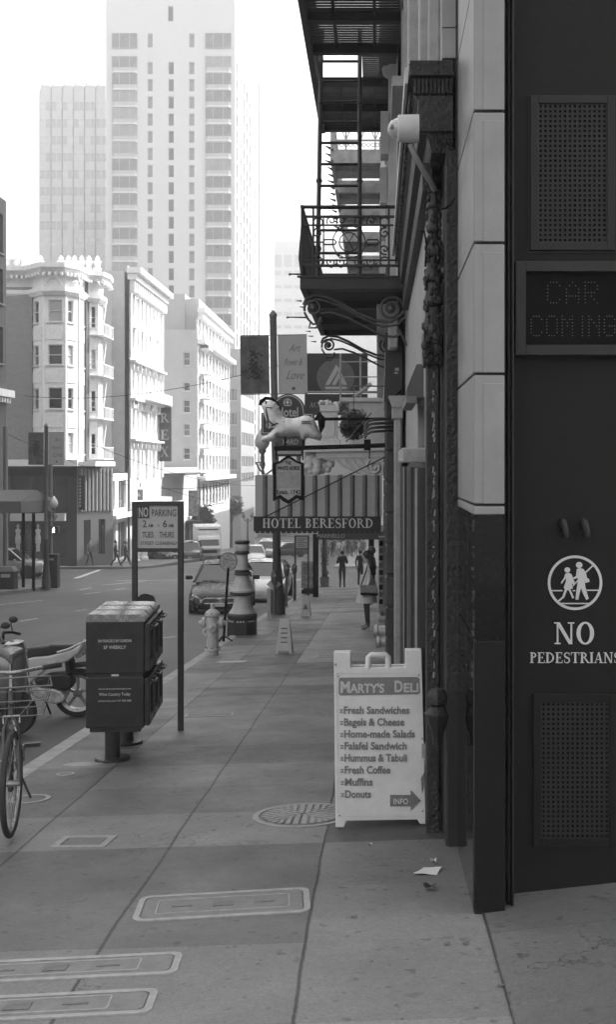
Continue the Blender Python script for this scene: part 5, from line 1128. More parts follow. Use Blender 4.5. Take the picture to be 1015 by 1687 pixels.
# ---------------- tall pole with banners and globe lamps
M_pole = G('pole_grey', .16, .5, .2, ns=8, nv=.2); M_pdk = G('pole_dark', .03, .45, nv=.3); M_globe = G('globe_glass', .5, .15, nv=.05, spec=.8)
M_bpic = G('banner_picture', .10, .8, ns=2.2, nv=.8); M_btxt = G('banner_cream', .42, .8, nv=.06); M_script = G('script_grey', .16, .8)
def banner_pole(name, label, c, top, rb, py_b, grp, base=True, tall_dark=True, flip=0):
    o = thing(name, label, 'street lamp', c, group=grp)
    H = top
    m = MB(); m.lathe([(.09, 1.0), (.09, H-.12), (.105, H-.1), (.105, H-.05), (.03, H+.06), (.0001, H+.07)], (0,0,0), 14); m.build('pole', M_pole, o, smooth=40)
    m = MB(); m.lathe([(.2, -.05), (.2, .35), (.185, .38), (.185, .5), (.17, .55), (.15, .8), (.12, 1.1), (.105, 1.5), (.1, 2.2)], (0,0,0), 12); m.build('base', M_pdk, o, smooth=40)
    z1, z0, w_ = py_b
    for sx, mt in ((-1, M_bpic), (1, M_btxt)):
        m = MB(); a, b = sorted((sx*.115, sx*(.115+w_))); m.box(a, b, -.008, .008, z0, z1); bo = m.build('banner', mt, o)
        for zr_ in (z1+.015, z0-.015): m = MB(); m.tube([(sx*.09, 0, zr_), (sx*(.115+w_), 0, zr_)], .014, 6); m.build('banner_rod', M_pole, o)
        if sx == 1:
            k = (z1-z0)
            for s_, dx, dz, hh in (('Art', .55, .28, .13), ('Power &', .5, .52, .12), ('Love', .55, .76, .15)): text(s_, hh*k, M_script, o, (a+w_*dx, -.01, z1-dz*k), shear=.55, xs=.72 if len(s_) < 6 else .5)
            m = MB(); m.lathe([(.03*k, -.003), (.03*k, .001)], (a+w_*.52, -.009, z0+.08*k), 14, axis='Y'); m.build('banner_mark', M_ink, o)
        else:
            m = MB(); cx_ = (a+b)/2
            for _ in range(130): p = Vector((cx_+rnd.gauss(0, .09), -.0095-rnd.random()*.002, z0+.25*(z1-z0)+rnd.random()*.5*(z1-z0))); q_ = rnd.uniform(.012, .035); m.add([p+Vector((-q_, 0, 0)), p+Vector((0, 0, -q_*1.4)), p+Vector((q_, 0, 0)), p+Vector((0, 0, q_*1.4))], [(0,1,2,3)])
            m.build('banner_picture', G('banner_tree', .02, .8), o)
    return o
def globe_arm(o, sx, z, rr=.19, reach=.72):
    x = sx*reach; m = MB(); m.lathe([(.02, -.62), (.05, -.55), (.03, -.5), (.075, -.36), (.05, -.26), (.06, -.2), (.045, -.1), (.1, -.02), (.1, .02)], (x, 0, z), 12); m.tube([(sx*.08, 0, z-.5), (sx*.25, 0, z-.62), (sx*.4, 0, z-.5), (sx*.5, 0, z-.3), (x, 0, z-.3)], .028, 6); a = m.build('lamp_arm', M_pole, o, smooth=50)
    m = MB(); m.lathe([(.08, 0), (rr*.85, .1), (rr, .22), (rr*.8, .36), (rr*.4, .46), (.05, .52), (.001, .58)], (x, 0, z+.022), 16); g = m.build('lamp_globe', M_globe, o, smooth=60)
c = on(457.5, 1012); y = c.y
bp_ = banner_pole('street_lamp', 'tall pole with dark and cream banners and a globe lamp behind the horse sign', c, Z(515, y)-c.z, .2, (Z(553, y)-c.z, Z(648, y)-c.z, 49*y/F-.02), 'banner lamp poles')
bp_.rotation_euler.y = R(-.9); globe_arm(bp_, -1, Z(742, y)-c.z, .2, 21*y/F); globe_arm(bp_, 1, Z(742, y)-c.z, .2, .6)
# ================================================================== vehicles
M_tyre = G('tyre', .02, .8, nv=.3); M_rimm = G('wheel_rim', .35, .3, .7); M_chr = G('chrome', .6, .15, .9, nv=.1); M_cglass = glass('car_glass', .02, .04)
M_lamp = G('headlamp', .5, .1, .3, nv=.3, ns=20, coat=1); M_blkp = G('black_trim', .015, .5); M_plate = G('number_plate', .5, .5)
SED = dict(L=4.8, W=1.82, st=[(-2.40,.60,.30,.52,.58),(-2.33,.74,.22,.64,.68),(-2.15,.84,.2,.70,.76),(-1.75,.895,.2,.78,.87),(-1.0,.91,.2,.90,.985),(0,.91,.2,.93,.96),(1.3,.905,.2,.98,1.02),(1.9,.88,.23,1.0,1.06),(2.28,.82,.3,.96,1.03),(2.4,.7,.4,.85,.92)],
           gh=[(-1.06,.965),(-.28,1.40),(.0,1.455),(.55,1.47),(1.0,1.43),(1.85,1.05)], wy=(-1.5, 1.3), wr=.33)
SUV = dict(L=4.5, W=1.84, st=[(-2.25,.62,.4,.72,.8),(-2.2,.78,.32,.84,.92),(-2.0,.88,.3,.92,1.0),(-1.3,.91,.3,1.0,1.08),(-.9,.92,.3,1.02,1.08),(1.5,.92,.3,1.06,1.1),(2.0,.9,.34,1.06,1.1),(2.22,.84,.42,1.0,1.06)],
           gh=[(-1.05,1.06),(-.35,1.60),(.0,1.68),(1.4,1.70),(1.85,1.64),(2.15,1.08)], wy=(-1.4, 1.3), wr=.37)
VAN = dict(L=4.9, W=1.9, st=[(-2.45,.7,.35,.75,.9),(-2.4,.84,.3,.9,1.0),(-2.0,.93,.28,1.05,1.15),(-1.5,.95,.28,1.1,1.2),(2.2,.95,.3,1.1,1.14),(2.42,.9,.36,1.05,1.1)],
           gh=[(-1.75,1.12),(-1.05,1.72),(-.7,1.82),(1.9,1.85),(2.2,1.8),(2.38,1.1)], wy=(-1.55, 1.4), wr=.36)
def car(name, label, cat, loc, rz, spec, paint, detail=False, group=None):
    o = thing(name, label, cat, loc, rz, group)
    rings = []
    for y, hw, z0, z1, zt in spec['st']:
        zm = z0+(z1-z0)*.45
        R_ = [(hw*.8, z0), (hw*.96, z0+.07), (hw, zm), (hw*.985, z1-.08), (hw*.93, z1), (hw*.62, zt-.012), (0, zt)]
        rings.append([(x, y, z) for x, z in R_]+[(-x, y, z) for x, z in R_[-2::-1]])
    m = MB(); m.loft(rings); m.build('body', paint, o, smooth=32, recalc=True)
    g = spec['gh']; W = spec['W']; zt = max(z for _, z in g)
    def hwid(z): t = (z-1.0)/(zt-1.0); return W/2*(.90-.26*max(0, t))
    m = MB(); k = len(g); zb = min(z for _, z in g)-.02
    R1 = [(-hwid(z), y, z) for y, z in g]; R2 = [(hwid(z), y, z) for y, z in g]
    m.add(R1+R2, [tuple(range(k)), tuple(range(2*k-1, k-1, -1))]+[(i, i+k, (i+1) % k+k, (i+1) % k) for i in range(k)]); m.build('windows', M_cglass, o, recalc=True)
    m = MB(); top = g[1:-1]
    r0 = [[(-hwid(z)*1.01, y, z-.03), (-hwid(z)*.93, y, z+.012), (0, y, z+.03), (hwid(z)*.93, y, z+.012), (hwid(z)*1.01, y, z-.03)] for y, z in top]
    m.loft(r0, caps=False)
    for sx in (-1, 1):
        for a, b in ((0, 1), (len(g)-2, len(g)-1)): p, q_ = g[a], g[b]; m.bar((sx*hwid(p[1])*1.0, p[0], p[1]), (sx*hwid(q_[1])*1.0, q_[0], q_[1]), .07, .05)
        ymid = g[2][0]+.35; m.bar((sx*hwid(1.0)*1.005, ymid, .98), (sx*hwid(zt)*1.005, ymid, zt-.03), .03, .07)
    m.build('roof', paint, o, smooth=40, recalc=True)
    for wy in spec['wy']:
        for sx in (-1, 1):
            r = spec['wr']; m = MB(); x = sx*(W/2-.1)
            m.lathe([(r*.6, -.1), (r*.93, -.1), (r, -.07), (r, .07), (r*.93, .1), (r*.6, .1)], (x, wy, r), 22, axis='X', cap=False); wo = m.build('wheel', M_tyre, o, smooth=40)
            m = MB(); m.lathe([(.001, -.085), (r*.18, -.09), (r*.3, -.06), (r*.62, -.095), (r*.62, .095), (r*.3, .06), (r*.18, .09), (.001, .085)], (x, wy, r), 14, axis='X'); ro = m.build('rim', M_rimm, o, smooth=30); ro.parent = wo
            m = MB(); m.lathe([(r*1.14, -.015), (r*1.14, .012)], (sx*(W/2-.012), wy, r*1.02), 22, axis='X'); m.build('wheel_arch', M_blkp, o)
    f = spec['st'][1]; yf = spec['st'][0][0]
    for sx in (-1, 1):
        m = MB(); z = f[3]; m.add([(sx*.46, yf-.03, z-.04), (sx*.80, yf+.11, z+.07), (sx*.87, yf+.2, z-.06), (sx*.54, yf-.01, z-.13), (sx*.44, yf+.2, z-.02), (sx*.78, yf+.45, z+.1), (sx*.84, yf+.45, z-.05), (sx*.54, yf+.2, z-.12)], [(0,1,2,3),(4,7,6,5),(0,4,5,1),(1,5,6,2),(2,6,7,3),(3,7,4,0)]); m.build('headlight', M_lamp, o, recalc=True)
        m = MB(); y = g[0][0]+.3; m.box(sx*(W/2-.02)-(.0 if sx > 0 else .2), sx*(W/2-.02)+(.2 if sx > 0 else 0), y, y+.1, 1.0, 1.13); m.build('mirror', paint, o, bevel=.03)
        yr = spec['st'][-1][0]; m = MB(); m.box(sx*.6-.16, sx*.6+.16, yr-.14, yr-.02, .78, .95); m.build('tail_light', G('tail_light', .12, .2), o, bevel=.02)
    m = MB(); m.box(-.62, .62, yf-.015, yf+.3, f[2]-.02, f[3]-.3); m.build('lower_bumper', M_blkp, o, bevel=.05)
    m = MB(); m.box(-.16, .16, yf-.03, yf-.017, .4, .5); m.build('number_plate', M_plate, o)
    if detail:
        m = MB(); m.prism([(-.50, .60), (-.42, .50), (.42, .50), (.50, .60), (.40, .635), (-.40, .635)], yf-.02, yf+.1); gr = m.build('grille', M_blkp, o, recalc=True)
        m = MB()
        for i in range(4): z = .515+i*.027; w_ = .42+.02*i; m.box(-w_, w_, yf-.035, yf-.021, z, z+.009)
        m.tube([(-.41, yf-.03, .64), (-.5, yf-.03, .6), (-.42, yf-.03, .495), (.42, yf-.03, .495), (.5, yf-.03, .6), (.41, yf-.03, .64)], .012, 6, True); b_ = m.build('grille_bars', M_chr, o); b_.parent = gr
        m = MB()
        for rx, rz2 in ((.075, .05), (.028, .046), (.06, .018)): m.tube([(rx*math.cos(a*.2618), yf-.045, .585+(.022 if rz2 < .02 else 0)+rz2*math.sin(a*.2618)) for a in range(24)], .008, 6, True)
        m.build('emblem', M_chr, o)
        for sx in (-1, 1): m = MB(); m.lathe([(.05, -.01), (.05, .01)], (sx*.6, yf+.03, .4), 12, axis='Y'); m.build('fog_lamp', M_lamp, o)
        for sx in (-1, 1): m = MB(); m.bar((sx*.1, -1.12, .985), (sx*.1-.5, -1.0, 1.0), .014); m.build('wiper', M_blkp, o)
    return o
M_cblk = G('paint_black', .008, .28, nv=.2, coat=.12, spec=.35); M_cwht = G('paint_white', .62, .2, coat=.6, nv=.05); M_csil = G('paint_silver', .34, .25, .4, coat=.6, nv=.08); M_cgry = G('paint_grey', .09, .2, .2, coat=.8, nv=.1)
def onroad(px, py): return on(px, py, road_z)
c = onroad(345, 1012)
car('parked_car', 'black saloon car facing the camera, parked at the kerb behind the lamp base', 'car', Vector((X(350, c.y), c.y+2.4, road_z(0, c.y+2.4))), R(5), SED, M_cblk, True)
c = onroad(430, 975); car('parked_car', 'pale saloon parked directly behind the black saloon', 'car', Vector((-4.15, 42.5, road_z(0, 42.5))), R(0), SED, M_cwht)
c = onroad(418, 926); car('parked_car', 'white saloon on the far road left of the tall pole, facing the camera', 'car', Vector((X(419, 88), 88, road_z(0, 88))), R(4), SED, M_cwht)
c = onroad(440, 914); car('moving_van', 'pale people carrier on the far road close beside the tall dark pole', 'van', Vector((X(441, 104), 104, road_z(0, 104))), 0, VAN, M_csil)
car('parked_car', 'grey car on the far road just right of the tall dark pole', 'car', Vector((X(470, 118), 118, road_z(0, 118))), R(-60), SED, M_cgry)
car('parked_suv', 'dark off-roader parked between the parking sign and the box truck', 'car', Vector((X(315, 101), 101, road_z(0, 101))), R(6), SUV, M_cgry)
for i, (px, yy, sp, mt, lab) in enumerate(((246, 97, SED, M_cblk, 'dark saloon glimpsed under the parking sign panel, left of the row'), (264, 100, SUV, M_cblk, 'dark off-roader glimpsed under the parking sign panel, middle of the row'), (288, 104, SED, M_cgry, 'grey saloon glimpsed under the parking sign panel, right of the row'))):
    car('parked_car', lab, 'car', Vector((X(px, yy), yy, road_z(0, yy))), R(70), sp, mt, group='cars parked along the far left kerb')
car('parked_suv', 'silver off-roader on the side street behind the left corner bin, facing right', 'car', Vector((X(12, 66), 66, road_z(0, 66))), R(90), SUV, M_csil)
# box truck
ytk = 104.0; s = ytk/F; zr0 = road_z(0, ytk); tk = thing('box_truck', 'white box truck with a tall square body on the far road', 'truck', (X(345, ytk), ytk, zr0))
tk.rotation_euler.z = R(12)
m = MB(); m.box(-1.2, 1.2, 1.6, 6.5, .75, 2.95); m.build('cargo_box', G('truck_white', .8, .4), tk, bevel=.04)
m = MB(); m.loft([[(-1.0, y, .4), (1.0, y, .4), (1.0, y, zt), (-1.0, y, zt)] for y, zt in ((-.35, 1.1), (-.2, 1.3), (.3, 2.1), (1.5, 2.2))]); m.build('cab', M_cwht, tk, recalc=True, bevel=.04)
m = MB(); m.add([(-.88, -.23, 1.32), (.88, -.23, 1.32), (.82, .265, 2.02), (-.82, .265, 2.02)], [(0,1,2,3)]); m.build('windscreen', M_cglass, tk)
m = MB(); m.box(-.7, .7, -.38, -.355, .65, .95); m.build('grille', M_blkp, tk); m = MB(); m.box(-.9, .9, 1.57, 1.595, 2.6, 2.72); m.build('vent', M_blkp, tk)
for sx in (-1, 1):
    m = MB(); m.box(sx*.78-.14, sx*.78+.14, -.385, -.35, .75, .95); m.build('headlight', M_lamp, tk)
    for wy in (.4, 5.0): m = MB(); m.lathe([(.2, -.13), (.42, -.12), (.42, .12), (.2, .13)], (sx*.9, wy, .42), 18, axis='X'); m.build('wheel', M_tyre, tk, smooth=40)
# ---------------- scooters
M_sc = G('scooter_silver', .5, .25, .1, coat=.7, nv=.1); M_scd = G('scooter_grey', .17, .15, .3, coat=.9, nv=.25, ns=2.5); M_seat = G('seat_vinyl', .02, .45, nv=.2); M_eng = G('engine_metal', .5, .4, .3, nv=.4, ns=14)
c = onroad(128, 1181); s = c.y/F
sco = thing('parked_scooter', 'pale scooter seen side-on with its rear wheel behind the news rack', 'scooter', c)
def q2(px, py, dy=0): return Vector(((px-128)*s, dy, (1181-py)*s))
def side(poly, y0, y1, name, mat, bev=.015): m = MB(); m.prism([(q2(a, b).x, q2(a, b).z) for a, b in poly], y0, y1); return m.build(name, mat, sco, recalc=True, bevel=bev)
wr = 40*s
for cx_, nm in ((128, 'rear'), (-66, 'front')):
    m = MB(); m.lathe([(wr*.74, -.045), (wr*.93, -.05), (wr, -.02), (wr, .02), (wr*.93, .05), (wr*.74, .045)], q2(cx_, 1141), 30, axis='Y', cap=False); wo = m.build('wheel', M_tyre, sco, smooth=40)
    m = MB(); m.lathe([(wr*.64, -.03), (wr*.76, -.048), (wr*.76, .048), (wr*.64, .03), (wr*.64, -.03)], q2(cx_, 1141), 30, axis='Y', cap=False)
    for k in range(5): a = k*1.2566+.3; p = q2(cx_, 1141); m.bar(p, p+Vector((wr*.7*math.cos(a), 0, wr*.7*math.sin(a))), .035, .03)
    m.lathe([(.045, -.05), (.045, .05)], q2(cx_, 1141), 12, axis='Y'); r_ = m.build('rim', M_rimm, sco, smooth=40); r_.parent = wo
side([(43,1084),(60,1079),(86,1077),(105,1072),(125,1066),(137,1058),(140,1062),(134,1073),(118,1085),(104,1090),(86,1097),(70,1108),(58,1119),(46,1128),(30,1134),(30,1090)], -.17, .17, 'side_panel', M_sc, .03)
side([(40,1066),(84,1061),(86,1059),(126,1059),(120,1066),(104,1073),(80,1077),(58,1080),(40,1082)], -.14, .14, 'seat', M_seat, .03)
m = MB(); m.tube([q2(100, 1071, -.16), q2(118, 1066, -.17), q2(132, 1059, -.16), q2(142, 1056, -.08), q2(142, 1056, .08), q2(132, 1059, .16)], .014, 8); m.build('grab_rail', M_sc, sco, smooth=60)
side([(56,1128),(62,1124),(75,1130),(95,1131),(106,1135),(112,1143),(110,1152),(98,1156),(85,1154),(62,1144)], -.16, -.02, 'engine_casing', M_eng, .02)
m = MB(); m.lathe([(.055, -.18), (.075, -.16), (.08, -.1), (.08, 0)], q2(98, 1143), 18, axis='Y'); m.build('drive_cover', M_eng, sco, smooth=40)
side([(60,1116),(86,1107),(110,1105),(122,1110),(125,1124),(118,1134),(95,1132),(65,1126)], -.15, .05, 'air_box', M_blkp, .03)
side([(110,1088),(118,1085),(121,1104),(112,1108)], -.12, .12, 'swing_arm', M_blkp)
side([(122,1068),(137,1062),(138,1080),(128,1083)], -.1, .1, 'tail_lamp', M_lamp, .01)
side([(122,1092),(150,1088),(166,1104),(160,1106),(148,1097),(124,1099)], -.06, .06, 'rear_mudguard', M_blkp)
side([(-30,1130),(45,1126),(56,1140),(50,1150),(-20,1150)], -.16, .16, 'footboard', M_scd, .02); side([(-52,1040),(-40,1038),(-22,1130),(-30,1146),(-46,1100)], -.2, .2, 'leg_shield', M_sc, .03)
m = MB(); m.tube([q2(-52, 1040, -.32), q2(-46, 1026, -.2), q2(-44, 1022, 0), q2(-46, 1026, .2), q2(-52, 1040, .32)], .016, 8); m.tube([q2(-48, 1036), q2(-66, 1141)], .035, 8); m.build('handlebar', M_blkp, sco, smooth=60)
m = MB(); m.tube([q2(70, 1150, .05), q2(78, 1180, .12)], .012, 6); m.build('stand', M_blkp, sco)
# the second scooter, glossy front end only reaches into the picture
yq = 12.0; zr_ = road_z(0, yq); s = yq/F
sc2 = thing('parked_scooter', 'glossy grey scooter at the left edge with rounded front shield and a mirror', 'scooter', (X(-10, yq), yq, zr_))
def q3(px, py, dy=0): return Vector(((px+10)*s, dy, Z(py, yq)-zr_))
def side3(poly, y0, y1, name, mat, bev=.02): m = MB(); m.prism([(q3(a, b).x, q3(a, b).z) for a, b in poly], y0, y1); return m.build(name, mat, sc2, recalc=True, bevel=bev)
m = MB(); rings = []
for px0, px1, py, hw in ((-2, 26, 1054, .06), (-10, 36, 1058, .17), (-14, 41, 1075, .22), (-14, 44, 1105, .235), (-12, 43, 1130, .22), (-8, 38, 1155, .16), (0, 28, 1168, .08)):
    a, b = q3(px0, py), q3(px1, py); n = 16; cx_, rx = (a.x+b.x)/2, (b.x-a.x)/2
    rings.append([(cx_+rx*math.copysign(abs(math.cos(t*2*math.pi/n))**.7, math.cos(t*2*math.pi/n)), hw*math.copysign(abs(math.sin(t*2*math.pi/n))**.7, math.sin(t*2*math.pi/n)), a.z) for t in range(n)])
m.loft(rings); m.build('front_shield', M_scd, sc2, smooth=50, recalc=True)
m = MB(); m.tube([q3(20, 1052, -.3), q3(10, 1046, -.2), q3(2, 1042, 0), q3(10, 1046, .2), q3(16, 1052, .32)], .016, 8); m.tube([q3(2, 1042), q3(2, 1060)], .03, 8); m.build('handlebar', M_blkp, sc2, smooth=60)
for dy, px, py in ((-.25, 21, 1025), (.3, 6, 1027)):
    m = MB(); m.tube([q3(8, 1046, dy*.8), q3(2, 1034, dy), q3(6, 1029, dy), q3(px-4, py+2, dy)], .007, 6); m.ball(q3(px, py, dy), .05, 12, (1, .35, .72)); m.build('mirror', M_blkp, sc2, smooth=60)
m = MB(); m.lathe([(.17, -.045), (.22, -.05), (.24, -.02), (.24, .02), (.22, .05), (.17, .045)], (q3(22, 1100).x, 0, .24), 26, axis='Y'); wo = m.build('wheel', M_tyre, sc2, smooth=40)
m = MB(); m.lathe([(.04, -.04), (.17, -.03), (.17, .03), (.04, .04)], (q3(22, 1100).x, 0, .24), 20, axis='Y'); r_ = m.build('rim', M_rimm, sc2, smooth=40); r_.parent = wo
m = MB(); m.box(-1.0, .05, -.16, .16, .3, .4); m.build('footboard', M_scd, sc2, bevel=.03); m = MB(); m.box(-1.5, -.7, -.15, .15, .62, .82); m.build('seat', M_seat, sc2, bevel=.05); m = MB(); m.box(-1.45, -.75, -.17, .17, .35, .62); m.build('side_panel', M_scd, sc2, bevel=.06)
m = MB(); m.lathe([(.17, -.045), (.24, -.02), (.24, .02), (.17, .045)], (-1.3, 0, .24), 22, axis='Y'); m.build('wheel', M_tyre, sc2, smooth=40)
# ---------------- bicycle, front wheel towards the camera
c = on(19, 1405); s = c.y/F
bk = thing('bicycle', 'bicycle with wire front basket and slim tyres on the left edge, facing the camera', 'bicycle', c)
bk.rotation_euler.z = R(18)
M_bt = G('cycle_tyre', .025, .7, nv=.3); M_bf = G('cycle_frame', .07, .35, .2, nv=.3); M_bc = G('cycle_chrome', .28, .25, .7, nv=.2); M_wire = G('basket_wire', .16, .35, .6)
rw = .325
def wheel_b(Y_, turn):
    y = 0
    def circ(r, n=44): return [(0, y+r*math.cos(2*math.pi*i/n), rw+r*math.sin(2*math.pi*i/n)) for i in range(n)]
    m = MB(); m.tube(circ(rw-.018), .019, 8, True); w_ = m.build('wheel', M_bt, bk, smooth=60)
    m = MB(); m.tube(circ(rw-.042), .011, 6, True); r_ = m.build('rim', M_bc, bk, smooth=60); r_.parent = w_
    m = MB(); m.tube([(-.05, y, rw), (.05, y, rw)], .02, 8)
    for i in range(28): a = i*.2244; m.tube([((-1)**i*.025, y+.02*math.cos(a), rw+.02*math.sin(a)), (0, y+(rw-.045)*math.cos(a), rw+(rw-.045)*math.sin(a))], .0012, 3)
    sp = m.build('spokes', M_bc, bk); sp.parent = w_
    w_.location = (0, Y_, 0); w_.rotation_euler.z = turn
wheel_b(rw, R(-10)); wheel_b(rw+1.05, 0)
m = MB(); hx = (0, .70, .86)
m.tube([(0, .58, .62), (0, .66, .84)], .02, 8)
for a, b in (((0, .60, .78), (0, .98, .30)), ((0, .61, .72), (0, .98, .34)), ((0, .645, .82), (0, 1.16, .80)), ((0, 1.0, .30), (0, 1.18, .82))): m.tube([a, b], .016, 8)
for sx in (-1, 1): m.tube([(sx*.05, rw+1.05, rw), (sx*.03, 1.0, .30)], .011, 6); m.tube([(sx*.05, rw+1.05, rw), (sx*.02, 1.16, .78)], .01, 6); m.tube([(sx*.02, .585, .69), (sx*.045, .52, .62), (sx*.05, rw, rw)], .012, 6)
m.build('frame', M_bf, bk, smooth=60)
m = MB(); m.tube([(0, .66, .84), (0, .70, .95)], .014, 8); m.tube([(-.30, .82, .965), (-.2, .78, .96), (-.08, .70, .955), (0, .67, .955), (.08, .70, .955), (.2, .78, .96), (.30, .82, .965)], .013, 8); hb_ = m.build('handlebar', M_bc, bk, smooth=60)
for sx in (-1, 1): m = MB(); m.tube([(sx*.2, .78, .96), (sx*.32, .83, .966)], .019, 8); g_ = m.build('grip', M_seat, bk, smooth=60); g_.parent = hb_
m = MB(); m.tube([(0, 1.18, .82), (0, 1.20, .96)], .014, 8); m.build('seat_post', M_bc, bk)
m = MB(); m.loft([[(hw*math.cos(t*.5236), y, z+.035*math.sin(t*.5236)) for t in range(12)] for y, hw, z in ((1.02, .012, .985), (1.06, .03, .99), (1.16, .05, .99), (1.24, .095, 1.0), (1.29, .09, 1.0), (1.32, .05, .995))]); m.build('saddle', G('saddle_leather', .1, .3, nv=.4), bk, smooth=60, recalc=True)
m = MB()
for z, gx, y0, y1 in ((.93, .24, .28, .62), (.84, .22, .30, .62), (.74, .19, .33, .60)): m.tube([(-gx, y0, z), (gx, y0, z), (gx, y1, z), (-gx, y1, z)], .004 if z < .9 else .006, 5, True)
for i in range(5): t = -1+i/2; m.tube([(t*.24, .28, .93), (t*.19, .33, .74)], .002, 4); m.tube([(t*.19, .33, .74), (t*.19, .60, .74)], .002, 4)
for i in range(5): t = i/4; 
for sx in (-1, 1):
    for i in range(3): t = i/2; m.tube([(sx*.24, .28+.34*t, .93), (sx*.19, .33+.27*t, .74)], .002, 4)
m.build('wire_basket', M_wire, bk)
m = MB(); m.tube([(.0, .62, .69), (.03, .47, .60)], .01, 6); m.tube([(-.05, .5, .66), (-.05, .54, .70), (.05, .54, .70), (.05, .5, .66)], .008, 6); m.tube([(.1, .68, .95), (.13, .5, .8), (.05, .55, .7)], .003, 4); m.tube([(-.1, .68, .95), (-.1, .5, .82), (-.02, 1.0, .5)], .003, 4); m.build('brake', M_bc, bk)
m = MB(); m.lathe([(.09, -.004), (.09, .004)], (.06, 1.0, .30), 20, axis='X'); m.tube([(-.085, 1.0, .30), (.085, 1.0, .30)], .012, 6); m.tube([(.08, 1.0, .30), (.085, .94, .42)], .01, 6); m.tube([(-.08, 1.0, .30), (-.085, 1.06, .17)], .01, 6); m.build('crank', M_bc, bk)
m = MB(); m.box(.085, .19, .91, .97, .405, .43); m.build('pedal', M_seat, bk); m = MB(); m.box(-.19, -.085, 1.03, 1.09, .155, .18); m.build('pedal', M_seat, bk)
m = MB(); m.tube([(.03, 1.02, .28), (.13, 1.08, .02)], .009, 6); m.build('kickstand', M_bf, bk)
m = MB(); m.tube([(0, rw+(rw+.02)*math.cos(a*.15+.3), rw+(rw+.02)*math.sin(a*.15+.3)) for a in range(8)], .02, 6); m.build('mudguard', M_bf, bk)
